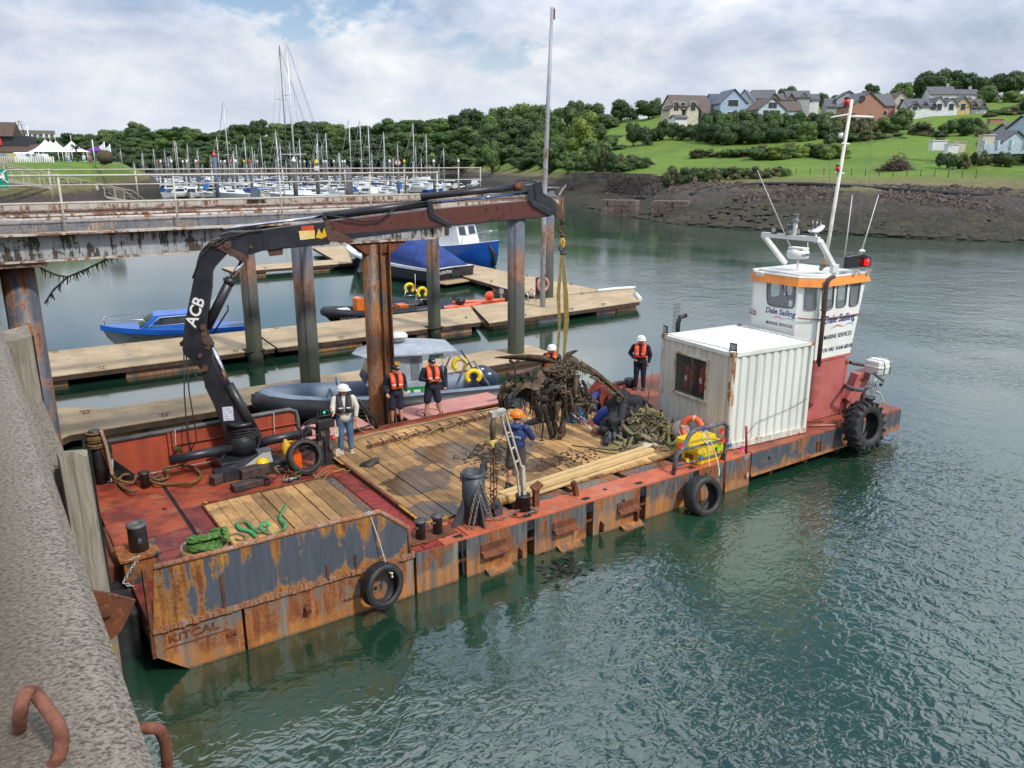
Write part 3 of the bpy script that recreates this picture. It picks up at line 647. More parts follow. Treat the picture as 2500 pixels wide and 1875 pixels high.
def m_tread():
 m,nt,bs,L=_base('tread_plate');v=coords(nt,L,(1,1,1));n=nz(nt,L,v,2.2,6,.6)
 c=mixc(nt,L,mr(nt,L,n,.4,.62),(.52,.125,.055),(.36,.085,.04));c=mixc(nt,L,mr(nt,L,n,.60,.68),c,(.30,.16,.10))
 ck=nd(nt,'ShaderNodeTexWave');L(coords(nt,L,(1,1,1),rot=(0,0,.78)),ck.inputs['Vector']);ck.inputs['Scale'].default_value=7;ck2=nd(nt,'ShaderNodeTexWave');L(coords(nt,L,(1,1,1),rot=(0,0,-.78)),ck2.inputs['Vector']);ck2.inputs['Scale'].default_value=7
 k=mth(nt,L,'MULTIPLY',ck.outputs['Fac'],ck2.outputs['Fac']);c=mixc(nt,L,mr(nt,L,k,.35,.7),c,mixc(nt,L,.35,c,(.55,.20,.13)))
 L(c,bs.inputs['Base Color']);wet=mr(nt,L,nz(nt,L,v,.9,3),.52,.6);L(mr(nt,L,wet,0,1,.55,.12),bs.inputs['Roughness']);bump(nt,L,bs,k,.35,.006);return m
M_tread=m_tread()
M_recess=mk('recess_dark',(.012,.011,.010),.8)
BL,BWD=21.5,7.35
blocks=[(0.0,1.42,M_hull2),(1.47,4.72,M_hull2),(4.78,5.72,M_hull),(5.92,7.42,M_hull),(7.62,9.05,M_hull),(9.25,10.66,M_hull2),(10.86,12.42,M_hull),(12.62,13.55,M_hull),(13.6,14.55,M_hull),(14.6,21.5,M_hull3)]
for i,(x0,x1,m)in enumerate(blocks):
 g=G();zb=-.9 if i<9 else-.05
 if i==0:g.prism([(0,0,DZ-.03),(0,0,.42),(1.1,0,-.5),(x1,0,-.5),(x1,0,DZ-.03)],(0,BWD,0))
 elif i==9:
  g.prism([(x0,0,DZ-.03),(x0,0,.30),(21.5,0,.30),(21.5,0,DZ-.03)],(0,BWD,0))
 else:g.box(x0,x1,0,BWD,zb,DZ-.03)
 g.build('hull_block',m,B)
g=G();g.box(1.40,14.7,.22,BWD-.2,-.9,DZ-.1);g.box(14.55,21.3,.5,BWD-.4,-.9,.31);g.build('inner_hull',M_recess,B)
for x in(15.6,17.1,18.6,20.1):
 g=G();g.prism([(x,.06,.3),(x,.5,.3),(x,.5,-.3),(x,.12,.05)],(.03,0,0));g.build('hull_rib',M_hull3,B)
for(a,b)in zip(blocks[2:8],blocks[3:9]):
 x0,x1=a[1],b[0]
 if x1-x0<.1:continue
 g=G();g.box(x0,x1,.02,.05,DZ-.27,DZ-.05);g.build('pocket_plate',M_black,B)
 g=G();g.lathe([(.055,0),(.055,.015)],((x0+x1)/2,.008,DZ-.16),12,'Y');g.build('pocket_hole',M_recess,B)
 g=G();g.box(x0,x1,.03,.06,.38,.43);g.build('pocket_bar',M_rust,B)
for x0 in(6.25,8.1,9.95):
 g=G();g.prism([(x0,-.02,.50),(x0,-.16,.42),(x0,-.16,.39),(x0,-.02,.47)],(.62,0,0));g.box(x0+.01,x0+.62,-.03,0.0,.42,.64);g.build('step_ledge',M_rust,B)
 g=G();g.prism([(x0+.1,-.01,.08),(x0+.1,-.26,-.01),(x0+.1,-.26,-.04),(x0+.1,-.01,.05)],(.62,0,0));g.build('lower_ledge',M_hull,B)
for x0 in(7.2,9.45,10.5,12.2):
 g=G();g.prism([(x0,0,.34),(x0,-.12,.30),(x0,-.12,.10),(x0,0,.05)],(.04,0,0));g.lathe([(.05,0),(.05,.01)],(x0-.012,-.07,.2),8,'X');g.build('lug',M_rust,B)
for x,z in((6.75,.6),(10.15,.66),(12.9,.7),(3.9,.42)):
 g=G();g.lathe([(.04,0),(.04,.01)],(x,-.011,z),10,'Y');g.build('port_hole',M_recess,B)
g=G();g.tube([(2.55,.02,.48),(2.55,-.13,.44)],.055,10);g.build('pipe_stub',M_rust,B)
g=G();g.lathe([(.05,0),(.05,.02)],(15.3,-.012,.62),8,'Y');g.build('port_hole',M_recess,B)
g=G();g.box(17.35,17.45,-.03,0,.36,.66);g.box(17.5,17.6,-.03,0,.36,.66);g.build('tow_eye',M_rust,B)
g=G();g.box(14.6,21.5,-.03,0,.24,.31);g.build('rubbing_strip',M_hull2,B)
g=G();g.box(1.405,1.515,.03,BWD-.05,DZ-.029,DZ-.026);g.build('joint_shade_strip',M_recess,B)  # black strip stands in for the shade inside the gap between deck plates
def plate(x0,x1,y0,y1,m,z=DZ,name='deck_plate',th=.03):
 g=G();g.box(x0,x1,y0,y1,z-th,z);return g.build(name,m,B)
plate(0.0,1.42,0.05,2.1,M_deck2);plate(0.0,1.42,2.13,3.6,M_deck2);plate(0.0,1.42,3.63,7.3,M_deck)
plate(1.50,1.92,.05,4.61,M_deck2);plate(1.50,5.3,4.62,7.3,M_deck);plate(1.92,5.0,.04,.25,M_deck)
for y in(.72,1.4,2.8):
 g=G();g.box(.15,1.35,y,y+.018,DZ+.001,DZ+.008);g.build('weld_seam',M_rust,B)
plate(4.98,5.38,.04,3.4,mk('red_tread',(.30,.035,.03),.5,c2=(.14,.02,.02),sc=9,bmp=.4),DZ);plate(4.98,5.38,3.43,4.6,M_deck2,DZ)
plate(5.4,13.55,.0,.62,M_tread);plate(5.4,7.3,.62,.95,M_tread)
plate(13.6,14.55,.0,7.3,M_tread);plate(14.6,21.5,.0,7.3,mk('stern_deck',(.32,.085,.045),.6,c2=(.20,.06,.035),sc=1.2,c3=(.10,.05,.035),sc3=3,lo3=.56,hi3=.66,bmp=.4))
plate(10.6,13.55,6.75,7.3,M_deck)
plate(4.98,11.9,7.02,7.3,M_deck)
M_pinkd=mk('pink_deck',(.56,.26,.23),.6,c2=(.48,.20,.17),sc=1.5,c3=(.42,.28,.20),sc3=4,lo3=.62,hi3=.7,bmp=.15)
for x0,x1 in((5.3,7.45),(8.6,12.1)):
 g=G();g.box(x0,x1,7.37,8.9,DZ-.13,DZ-.06);g.build('side_deck',M_pinkd,B)
 g=G();g.box(x0+.05,x1-.05,7.42,8.85,-.5,DZ-.135);g.build('side_hull',M_black,B)
g=G();g.torus((9.4,8.0,DZ-.055),.38,.012,n=24,k=4);g.build('rust_ring',M_rust,B)
g=G();g.box(5.38,12.1,7.3,7.36,DZ-.12,DZ+.05);g.build('edge_angle',M_rust,B)
def m_plank():
 m,nt,bs,L=_base('deck_timber');v=coords(nt,L,(5,.7,1));vi=coords(nt,L,(1,1,1))
 n=nz(nt,L,v,4,6,.6,.3);b=nz(nt,L,vi,.9,6,.6);sp=nz(nt,L,vi,3.0,6,.7)
 c=mixc(nt,L,mr(nt,L,n,.35,.65),(.60,.37,.15),(.43,.235,.085))
 c=mixc(nt,L,mr(nt,L,b,.42,.58),c,mixc(nt,L,.5,c,(.15,.085,.045)))
 c=mixc(nt,L,mr(nt,L,sp,.54,.68,0,.85),c,(.16,.10,.055));c=mixc(nt,L,mr(nt,L,nz(nt,L,v,9,4,.7),.58,.70,0,.7),c,(.17,.10,.05))
 oi=nd(nt,'ShaderNodeObjectInfo');h=nd(nt,'ShaderNodeHueSaturation');L(c,h.inputs['Color']);L(mr(nt,L,oi.outputs['Random'],0,1,.55,1.22),h.inputs['Value']);c=h.outputs[0]
 g=nd(nt,'ShaderNodeNewGeometry');wet=None
 for(x,y,rx,ry)in((8.0,4.3,1.15,.95),(9.2,3.6,1.1,.6),(6.7,3.2,.9,1.0),(6.0,1.45,.65,.45),(9.3,2.3,.9,.5)):
  mp=nd(nt,'ShaderNodeMapping');L(g.outputs['Position'],mp.inputs[0]);mp.inputs['Location'].default_value=(-x/rx,-y/ry,0);mp.inputs['Scale'].default_value=(1/rx,1/ry,0)
  ln=nd(nt,'ShaderNodeVectorMath',operation='LENGTH');L(mp.outputs[0],ln.inputs[0]);d=mth(nt,L,'ADD',ln.outputs['Value'],mth(nt,L,'MULTIPLY',mth(nt,L,'SUBTRACT',b,.5),3.2))
  q=mr(nt,L,d,1.02,.9);wet=q if wet is None else mth(nt,L,'MAXIMUM',wet,q)
 c=mixc(nt,L,wet,c,mixc(nt,L,.72,c,(.035,.028,.027)));L(c,bs.inputs['Base Color']);L(mr(nt,L,wet,0,1,.75,.16),bs.inputs['Roughness'])
 bump(nt,L,bs,n,.35,.01);return m
MPL=m_plank()
def planks(x0,x1,y0,y1,w,z,skip=lambda i:0,skew=0.0,clip=None,name='plank'):
 n=int((x1-x0)/w)
 for i in range(n):
  a=x0+i*w;b=a+w-.011-(.02 if skip(i)else 0);lo,hi=(y0,y1)if clip is None else clip(a+w/2)
  if hi-lo<.2:continue
  dz=R.uniform(-.004,.006);g=G();g.box(a,b,lo+R.uniform(0,.03),hi-R.uniform(0,.04),z-.05,z+dz)
  g.build(name,MPL,B)
planks(1.95,4.97,.28,4.58,.252,DZ+.03,lambda i:i in(4,7))
planks(5.52,13.5,1.0,6.98,.232,DZ+.045,lambda i:i%5==2,clip=lambda x:(.98 if x<12.1 else.98,7.0 if x<11.7 else 6.7))
g=G();g.box(5.42,5.50,.96,7.0,DZ,DZ+.09);g.build('edge_channel',M_rust,B);g=G();g.box(1.93,5.0,4.6,4.66,DZ,DZ+.06);g.build('edge_channel',M_rust,B)
g=G();g.box(1.9,1.94,.28,4.6,DZ,DZ+.06);g.build('edge_channel',M_rust,B)
MY=mk('worn_yellow',(.48,.27,.02),.6,c2=(.3,.14,.03),sc=7,bmp=.3)
for a,b in(((5.50,.93),(6.15,.99)),((7.05,.93),(8.2,.99))):
 g=G();g.box(a[0],b[0],a[1],b[1],DZ,DZ+.07);g.build('yellow_edging',MY,B)
for a,b,c,d in((5.40,5.46,.96,2.0),(5.36,5.42,5.0,5.8),(5.0,5.3,4.66,4.72),(1.95,2.02,4.5,4.6)):
 g=G();g.box(a,b,c,d,DZ+.092,DZ+.10);g.build('yellow_edging',MY,B)
for x,y in((5.72,.1),(7.42,.1),(9.05,.1),(10.66,.1),(12.42,.1)):
 g=G();g.box(x,x+.2,y,y+.12,DZ+.0015,DZ+.005);g.build('pocket_slot',M_recess,B)
for x,y in((5.1,.25),(5.55,.3),(9.85,.32),(7.35,.35),(1.2,4.9)):
 g=G();g.lathe([(.05,0),(.05,.006)],(x,y,DZ+.001),12);g.build('deck_socket',M_recess,B)
M_bul=rusty('bulwark_paint',(.055,.066,.088),(.19,.055,.018),(.50,.24,.045),.26,sc=.8,paint2=(.075,.088,.115),edge=(.0,2.0,.9))
g=G();g.prism([(0.02,-.03,.90),(.14,-.03,2.0),(4.05,-.03,1.96),(4.62,-.03,1.48),(4.62,-.03,.90)],(0,.045,0));g.build('near_bulwark',M_bul,B)
M_scab=rusty('scabby_rust',(.30,.26,.26),(.22,.07,.03),(.46,.23,.10),.62,streak=False,sc=3)
g=G();g.tube([(.14,-.01,2.0),(1.3,-.01,1.99),(2.6,0,1.985),(4.05,-.01,1.96),(4.62,-.01,1.48),(4.63,-.01,.95)],.05,8);g.build('bulwark_rail',M_scab,B)
g=G();rr=random.Random(4);x=0.0
while x<4.7:
 w=rr.uniform(.05,.13);h=rr.uniform(.03,.07);g.box(x,x+w*.95,-.05-rr.uniform(0,.02),-.004,.87-h*.4,.90+h);x+=w
g.build('corroded_seam',M_scab,B)
g=G();g.box(-.03,.03,-.04,.1,.9,2.0);g.box(-.04,.02,-.02,.2,.40,.9);g.build('bow_corner_post',M_rust,B)
for x,z0,z1 in((1.12,.95,1.55),(2.95,.9,1.2),(3.5,.95,1.25)):
 g=G();g.box(x,x+.045,-.055,-.031,z0,z1);g.build('rust_scar',M_rust,B)
M_redb=mk('red_bulwark',(.36,.065,.028),.6,c2=(.27,.05,.024),sc=1.1,c3=(.19,.055,.03),sc3=3,lo3=.56,hi3=.7,stretch=(3,3,.7),bmp=.3)
g=G();g.prism([(.62,7.34,DZ),(.62,7.34,1.86),(5.05,7.34,1.86),(5.05,7.34,DZ)],(0,.03,0));g.build('far_bulwark',M_redb,B)
g=G();g.tube([(.35,7.33,1.87),(4.9,7.33,1.90),(5.08,7.33,1.82),(5.12,7.33,1.6),(5.12,7.33,.9)],.055,10);g.build('bulwark_rail',mk('grey_tube',(.075,.08,.09),.55,c2=(.13,.13,.13),sc=4,c3=(.2,.1,.06),sc3=6,lo3=.66,hi3=.74),B)
for z in(1.22,1.5):g=G();g.tube([(1.9,7.3,z),(5.08,7.3,z)],.022,6);g.build('stiffener_bar',M_redb,B)
for x in(1.85,1.95):g=G();g.box(x,x+.06,7.27,7.339,DZ,1.84);g.build('stiffener',M_redb,B)
g=G();g.prism([(.55,7.3,DZ),(1.15,6.9,DZ),(.62,7.3,1.42)],(.0,.03,0));g.prism([(.05,7.32,DZ),(.05,7.32,2.0),(.5,7.32,2.0),(.5,7.32,DZ)],(0,.04,0));g.build('bow_plate',M_black,B)
g=G();g.beam((.58,7.25,.9),(.36,7.2,2.0),.07,.09);g.build('corner_stanchion',M_rust,B)
g=G();g.box(-.62,-.05,.9,5.9,-.5,.84);g.build('bow_fender_block',M_rubber,B,bevel=.05)
g=G();g.tube([(-.2,2.2,.98),(-.2,3.9,.98)],.16,14);g.build('bow_roller',M_rust,B)
g=G();g.tube([(-.15,2.15,1.0),(-.15,2.5,1.25),(-.12,3.7,1.28),(-.1,4.0,.95)],.03,7);g.build('roller_guard',M_rust,B)
g=G();g.box(-.08,.5,1.75,2.35,-.2,1.38);g.box(-.14,.54,1.70,2.40,1.38,1.42);g.build('bow_housing',rusty('housing',(.05,.055,.06),amt=.5),B)
g=G();g.lathe([(.17,0),(.16,.45),(.175,.46),(.175,.5),(.1,.52),(.09,.47)],(.24,2.05,1.42),18);g.tube([(.24,1.9,1.68),(.23,1.8,1.66)],.04,8);g.build('bow_bitt',mk('bitt_grey',(.07,.08,.095),.5,c2=(.12,.12,.12),sc=5),B)
text('KITCAL',.19,M_rust,B,(.62,-.006,.66),(1,0,0),(0,0,1),'welded_name',bold=.02,depth=.012,sx=1.25)
g=G();g.box(.18,1.22,-.008,-.002,.50,.52);g.box(.18,1.22,-.008,-.002,.80,.82);g.build('name_border',M_rust,B)
text('KM',.13,M_rust,B,(1.22,-.006,.40),(1,0,0),(0,0,1),'welded_name',bold=.02,depth=.012)
text('PLENTY LORNE',.085,M_rust,B,(3.55,-.006,.36),(1,0,0),(0,0,1),'welded_name',bold=.02,depth=.01)
g=G();g.torus((12.0,-.012,.38),.12,.012,Matrix.Rotation(pi/2,3,'X'),20,4);g.build('painted_ring',M_rust,B)
def bitts(x,y,s=1.0,n=2):
 for i in range(n):
  g=G();c=(x+i*.40*s,y+i*.02,DZ);g.lathe([(.10*s,0),(.10*s,.36*s),(.125*s,.37*s),(.125*s,.41*s),(.0,.415*s)],c,16);g.tube([(c[0]-.16*s,c[1]-.04,DZ+.27*s),(c[0]+.16*s,c[1]-.04,DZ+.27*s)],.03*s,8);g.build('bollard',mk('bollard_grey',(.05,.055,.065),.5,c2=(.1,.085,.075),sc=6),B)
bitts(5.02+.12,.48);
g=G();g.box(4.85,5.9,.28,.72,DZ+.001,DZ+.02);g.build('bollard_base',M_rust,B)
SP=thing('spud_tube','tall open black steel spud tube welded to the barge edge, hung with chain','tube',(6.42,.5,DZ))
M_spud=mk('spud_paint',(.04,.046,.058),.5,c2=(.06,.066,.078),sc=3,c3=(.14,.09,.07),sc3=6,lo3=.68,hi3=.74,bmp=.2)
g=G();c=(6.42,.52,DZ)
ro,ri=.24,.215;n=24
g.ring([[(c[0]+r*math.cos(2*pi*j/n),c[1]+r*math.sin(2*pi*j/n),z)for j in range(n)]for r,z in((ro,DZ),(ro,DZ+1.15),(ri,DZ+1.15),(ri,DZ+.3))],0,True,True);g.build('tube',M_spud,SP)
g=G();g.torus((c[0],c[1],DZ+1.1),.25,.02,n=24,k=6);g.build('collar',M_spud,SP)
for dx,dy in((-.24,0),(.24,0)):
 g=G();s_=1 if dx>0 else-1;g.prism([(c[0]+dx,c[1]-.02,DZ),(c[0]+dx+s_*.3,c[1]-.02,DZ),(c[0]+dx+s_*.26,c[1]-.02,DZ+.12),(c[0]+dx,c[1]-.02,DZ+.62)],(0,.04,0));g.build('gusset',M_spud,SP)
g=G();g.prism([(c[0]-.02,c[1]-.24,DZ),(c[0]-.02,c[1]-.46,DZ),(c[0]-.02,c[1]-.24,DZ+.65)],(.04,0,0));g.build('gusset',M_spud,SP)
g=G();g.prism([(c[0]+.24,c[1]+.1,DZ+.9),(c[0]+.42,c[1]+.1,DZ+1.05),(c[0]+.40,c[1]+.1,DZ+1.25),(c[0]+.24,c[1]+.1,DZ+1.22)],(0,.03,0));g.prism([(c[0]-.24,c[1],DZ+.95),(c[0]-.3,c[1],DZ+1.0),(c[0]-.3,c[1],DZ+1.18),(c[0]-.24,c[1],DZ+1.18)],(0,.03,0));g.build('ear_plate',M_spud,SP)
g=G();g.box(5.98,6.86,.06,.9,DZ+.002,DZ+.03);g.build('base_plate',M_tread,SP)
PL=thing('pad_eye','rounded grey pad eye plate standing right of the spud tube','pad eye',(6.98,.55,DZ))
g=G();a=[(6.82,.5,DZ),(7.14,.5,DZ),(7.14,.5,DZ+.2),(7.08,.5,DZ+.32),(6.98,.5,DZ+.37),(6.88,.5,DZ+.32),(6.82,.5,DZ+.2)];g.prism(a,(0,.06,0));g.build('plate',M_spud,PL)
g=G();g.lathe([(.05,0),(.05,.01)],(6.98,.489,DZ+.22),12,'Y');g.build('eye_hole',M_recess,PL)
def chain(pts,label,mat,link=.075,r=.009,name='chain',sag=0):
 T=thing(name,label,'chain',pts[0]);P=[V(p)for p in pts];k=0;g=G()
 for a,b in zip(P,P[1:]):
  d=b-a;n=max(1,int(d.length/(link*.72)))
  for i in range(n):
   c=a.lerp(b,(i+.5)/n);z=d.normalized();x=z.orthogonal().normalized();y=z.cross(x)
   if k%2:x,y=y,x
   M=Matrix((z,x,y)).transposed();k+=1
   pp=[c+M@V((math.cos(t)*link*.5,math.sin(t)*link*.3,0))for t in[2*pi*j/8 for j in range(8)]]
   g.tube(pp,r,4,closed=True)
 g.build('links',mat,T);return T
M_galv=mk('chain_galv',(.30,.29,.26),.45,.5,c2=(.2,.17,.13),sc=9)
M_rchain=mk('chain_rust',(.13,.045,.025),.8)
c0=V((6.42,.27,DZ))
chain([c0+V((-.25,-.1,.02)),c0+V((-.12,-.05,.42)),c0+V((0,-.01,.72)),c0+V((.12,-.02,.35)),c0+V((.3,.0,.10)),c0+V((.55,-.02,.05)),c0+V((.85,.03,.12)),(7.5,.4,DZ+.05)],'steel chain looped down the front of the spud tube',M_galv,.07)
chain([(6.10,.24,DZ+.02),(6.3,.26,DZ+.75),(6.42,.26,DZ+1.0),(6.58,.27,DZ+.6),(6.72,.28,DZ+.12)],'upper chain loop hanging from a bolt on the spud tube',M_galv,.07)
chain([(5.9,.2,DZ+.02),(5.85,.05,DZ+.02),(5.8,-.03,.6),(5.82,-.04,.1)],'thin chain falling over the hull edge left of the spud tube',mk('wet_chain2',(.05,.045,.04),.7),.06,.007)
chain([hW(x,y,1.72)for x,y in((302,1373),(341,1358),(318,1392),(300,1424),(341,1437),(318,1462))],'pale chain zigzagging over the barge bow housing',mk('chain_pale',(.5,.5,.47),.5),.075,.009)
for x,y,lb in((7.92,.42,'rusty bent channel stub standing behind the davit foot'),(9.05,.42,'leaning rusty channel stub on the red tread plate')):
 T=thing('steel_stub',lb,'stub',(x,y,DZ));g=G()
 if x<8.5:g.box(x,x+.13,y,y+.1,DZ,DZ+.42);g.prism([(x-.06,y-.08,DZ+.40),(x+.2,y-.04,DZ+.46),(x+.18,y+.14,DZ+.50),(x-.06,y+.10,DZ+.44)],(0,0,.05))
 else:g.beam((x+.04,y,DZ),(x-.06,y,DZ+.36),.1,.1);g.beam((x-.06,y-.052,DZ+.1),(x-.07,y-.052,DZ+.362),.06,.004)
 g.build('channel',M_rust,T)
# shipping container office on the barge
def corr(A,Bp,z0,z1,depth,pitch,out,g):
 A=V(A);Bp=V(Bp);d=Bp-A;Ln=d.length;t=d/Ln;n=int(Ln/pitch);p=Ln/n;o=V(out);prof_=[]
 for i in range(n):prof_+=[(i*p,0),(i*p+p*.48,0),(i*p+p*.62,1),(i*p+p*.86,1)]
 prof_.append((Ln,0));v=[]
 for s,k in prof_:
  q=A+t*s-o*(depth*k);v+=[(q.x,q.y,z0),(q.x,q.y,z1)]
 g.add(v,[(2*i,2*i+2,2*i+3,2*i+1)for i in range(len(prof_)-1)])
CT=thing('site_container','white corrugated ten foot container with a window and rust streaked corners','container',(14.12,.45,.93),rad(-4.5),local=True)
M_cont=mk('container_white',(.70,.72,.66),.5,c2=(.60,.61,.55),sc=.9,c3=(.40,.30,.19),sc3=3.2,lo3=.70,hi3=.82,stretch=(1,1,.35),bmp=.06)
M_contb=mk('container_grime',(.62,.60,.53),.55,c2=(.50,.47,.40),sc=1.3,c3=(.36,.22,.10),sc3=3.5,lo3=.62,hi3=.80,stretch=(2.5,2.5,.35),bmp=.06)
M_frust=rusty('container_corner',(.66,.66,.60),(.28,.09,.03),(.50,.26,.08),.34,sc=2.0)
CLn,CW,CHh=2.99,2.78,2.60
g=G();corr((.07,.03,0),(CLn-.07,.03,0),.16,CHh-.11,.05,.262,(0,-1,0),g);g.build('side_wall',M_cont,CT)
g=G();corr((CLn-.03,.07,0),(CLn-.03,CW-.07,0),.16,CHh-.11,.05,.262,(1,0,0),g);g.build('side_wall',M_cont,CT)
g=G();corr((CLn-.07,CW-.03,0),(.07,CW-.03,0),.16,CHh-.11,.05,.262,(0,1,0),g);g.build('side_wall',M_cont,CT)
wy0,wy1,wz0,wz1=.92,2.12,1.12,2.2
g=G();corr((.03,CW-.07,0),(.03,wy1,0),.16,CHh-.11,.04,.22,(-1,0,0),g);corr((.03,wy0,0),(.03,.07,0),.16,CHh-.11,.04,.22,(-1,0,0),g)
corr((.03,wy1,0),(.03,wy0,0),.16,wz0,.04,.22,(-1,0,0),g);corr((.03,wy1,0),(.03,wy0,0),wz1,CHh-.11,.04,.22,(-1,0,0),g);g.build('end_wall',M_contb,CT)
g=G();n=11
for i in range(n):
 y0=.1+(CW-.2)*i/n;y1=.1+(CW-.2)*(i+1)/n;w=y1-y0
 v=[]
 for x in(.1,CLn-.1):v+=[(x,y0,CHh-.03),(x,y0+w*.62,CHh-.03),(x,y0+w*.72,CHh-.055),(x,y0+w*.9,CHh-.055),(x,y1,CHh-.03)]
 g.add(v,[(k,5+k,6+k,k+1)for k in range(4)])
g.build('roof',mk('roof_white',(.70,.74,.72),.45,c2=(.62,.66,.65),sc=1.2,bmp=.05,c3=(.45,.46,.44),sc3=3,lo3=.64,hi3=.74),CT)
for nm,bx in(('roof_rail',(.07,CLn-.07,0,.08,CHh-.11,CHh-.012)),('roof_rail',(.07,CLn-.07,CW-.08,CW,CHh-.11,CHh-.012)),('roof_rail',(0,.08,.07,CW-.07,CHh-.11,CHh-.01)),('roof_rail',(CLn-.08,CLn,.07,CW-.07,CHh-.11,CHh-.01)),('bottom_rail',(.07,CLn-.07,0,.09,.0,.16)),('bottom_rail',(0,.09,.07,CW-.07,.0,.16)),('bottom_rail',(CLn-.09,CLn,.07,CW-.07,0,.16)),('bottom_rail',(.07,CLn-.07,CW-.09,CW,0,.16))):
 g=G();g.box(*bx);g.build(nm,M_frust if nm[0]=='b' else M_cont,CT)
for x in(0,CLn-.12):
 for y in(0,CW-.12):
  g=G();g.box(x+.004,x+.116,y+.004,y+.116,.1,CHh-.12);g.build('corner_post',M_frust if x==0 else M_cont,CT)
  for z in(0,CHh-.12):
   g=G();g.box(x-.006,x+.126,y-.006,y+.126,z,z+.125);g.build('corner_casting',rusty('casting',(.62,.60,.54),(.26,.09,.03),(.45,.22,.07),.62,streak=False,sc=3),CT)
FR=G();fw=.05
for b in((-.04,.06,wy0-fw,wy1+fw,wz1,wz1+fw),(-.06,.06,wy0-fw,wy1+fw,wz0-fw,wz0),(-.04,.06,wy0-fw,wy0,wz0,wz1),(-.04,.06,wy1,wy1+fw,wz0,wz1)):FR.box(*b)
WF=FR.build('window_frame',M_frust,CT)
M_alu=mk('grimy_aluminium',(.22,.20,.17),.5,.4,c2=(.10,.08,.06),sc=8)
g=G()
for b in((.0,.03,wy0,wy0+.03,wz0,wz1),(.0,.03,wy1-.03,wy1,wz0,wz1),(.0,.03,wy0,wy1,wz0,wz0+.03),(.0,.03,wy0,wy1,wz1-.03,wz1),(-.005,.035,1.45,1.485,wz0,wz1),(.0,.03,1.52,1.545,wz0,wz1)):g.box(*b)
g.build('sash',M_alu,WF)
g=G();g.box(.02,.024,wy0+.03,1.45,wz0+.03,wz1-.03);g.box(.014,.018,1.485,wy1-.03,wz0+.03,wz1-.03);g.build('pane',clear('dirty_glass',.14,(.16,.15,.14)),WF)
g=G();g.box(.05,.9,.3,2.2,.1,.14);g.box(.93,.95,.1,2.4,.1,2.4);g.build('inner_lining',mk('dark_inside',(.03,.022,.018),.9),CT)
for i,(y,z)in enumerate(((1.06,1.40),(1.26,1.45),(1.62,1.5),(1.84,1.4))):
 T=thing('fire_extinguisher',['red fire extinguisher, rightmost of four behind the container window','red fire extinguisher, second from the right behind the container window','red fire extinguisher, third from the right behind the container window','red fire extinguisher, leftmost of four behind the container window'][i],'extinguisher',(0,0,0))
 M=CT.matrix_world.copy();M=Matrix.Translation((14.12,.45,.93))@Matrix.Rotation(rad(-4.5),4,'Z');c=M@V((.2,y,z));T.location=c;INV[T.name]=Matrix.Identity(4)
 g=G();g.lathe([(.07,-.2),(.075,-.19),(.075,.34),(.06,.42),(.025,.45),(.025,.5)],(0,0,0),14);g.build('cylinder',mk('extinguisher_red',(.42,.02,.02),.4,bmp=0),T)
 g=G();g.beam((-.06,0,.52),(.08,0,.54),.03,.03);g.tube([(0,.03,.5),(.02,.1,.4),(0,.1,.1)],.012,6);g.build('valve',M_black,T);g=G();g.box(-.078,-.072,-.04,.04,.05,.2);g.build('print',M_white,T)
def flood(label,c,rz,tilt=0):
 T=thing('floodlight',label,'floodlight',c,rz);T2=INV[T.name];M=T2.inverted()
 def w(g):
  g.v=[tuple(M@V(p))for p in g.v];return g
 g=G();g.box(-.04,.0,-.09,.09,.05,.25);w(g).build('housing',M_black,T);g=G();g.box(-.046,-.041,-.07,.07,.08,.22);w(g).build('lens',mk('led_lens',(.45,.46,.43),.3,bmp=0),T)
 g=G();g.tube([(-.02,-.1,.12),(-.02,-.1,0),(-.02,.1,0),(-.02,.1,.12)],.01,5);w(g).build('bracket',M_black,T)
MC_=Matrix.Translation((14.12,.45,.93))@Matrix.Rotation(rad(-4.5),4,'Z')
flood('small black floodlight on the near roof corner of the container',MC_@V((.06,.08,CHh)),.3)
flood('small black floodlight on the far left roof corner of the container',MC_@V((.06,CW-.1,CHh)),-.2)
g=G();g.tube([MC_@V(p)for p in((.06,.15,CHh+.01),(.3,.7,CHh-.01),(.2,1.3,CHh-.01),(.1,1.9,CHh),(.08,CW-.2,CHh+.01))],.008,5)
o=g.build('roof_cable',M_black);o['label']='thin black cable lying across the container roof between the floodlights';o['category']='cable'
g=G();g.tube([MC_@V(p)for p in((.7,-.02,.35),(1.0,-.03,.62),(1.6,-.03,.72),(2.3,-.03,.83),(2.9,-.02,1.0))],.006,5)
o=g.build('side_cable',M_black);o['label']='thin cable tacked along the white long wall of the container';o['category']='cable'
# wheelhouse
def boolean(o,cutters,op='DIFFERENCE'):
 for c in cutters:
  m=o.modifiers.new('c','BOOLEAN');m.object=c;m.operation=op;m.solver='EXACT'
 dg=bpy.context.evaluated_depsgraph_get();me=bpy.data.meshes.new_from_object(o.evaluated_get(dg))
 old=o.data;o.modifiers.clear();o.data=me
 for c in cutters:bpy.data.objects.remove(c)
WH=thing('wheelhouse','white and red steel wheelhouse tower with orange roof band at the barge stern','wheelhouse',(18.7,1.8,DZ))
M_whw=mk('wheelhouse_white',(.78,.79,.74),.4,c2=(.70,.71,.66),sc=1.2,bmp=.04,c3=(.42,.22,.10),sc3=4,lo3=.74,hi3=.82)
M_whr=mk('wheelhouse_red',(.46,.13,.115),.5,c2=(.40,.10,.09),sc=1.5,c3=(.50,.19,.16),sc3=2.5,lo3=.6,hi3=.8,bmp=.1)
M_org=mk('roof_orange',(.80,.27,.04),.45,c2=(.66,.20,.04),sc=2,c3=(.70,.66,.58),sc3=6,lo3=.70,hi3=.74,bmp=.1)
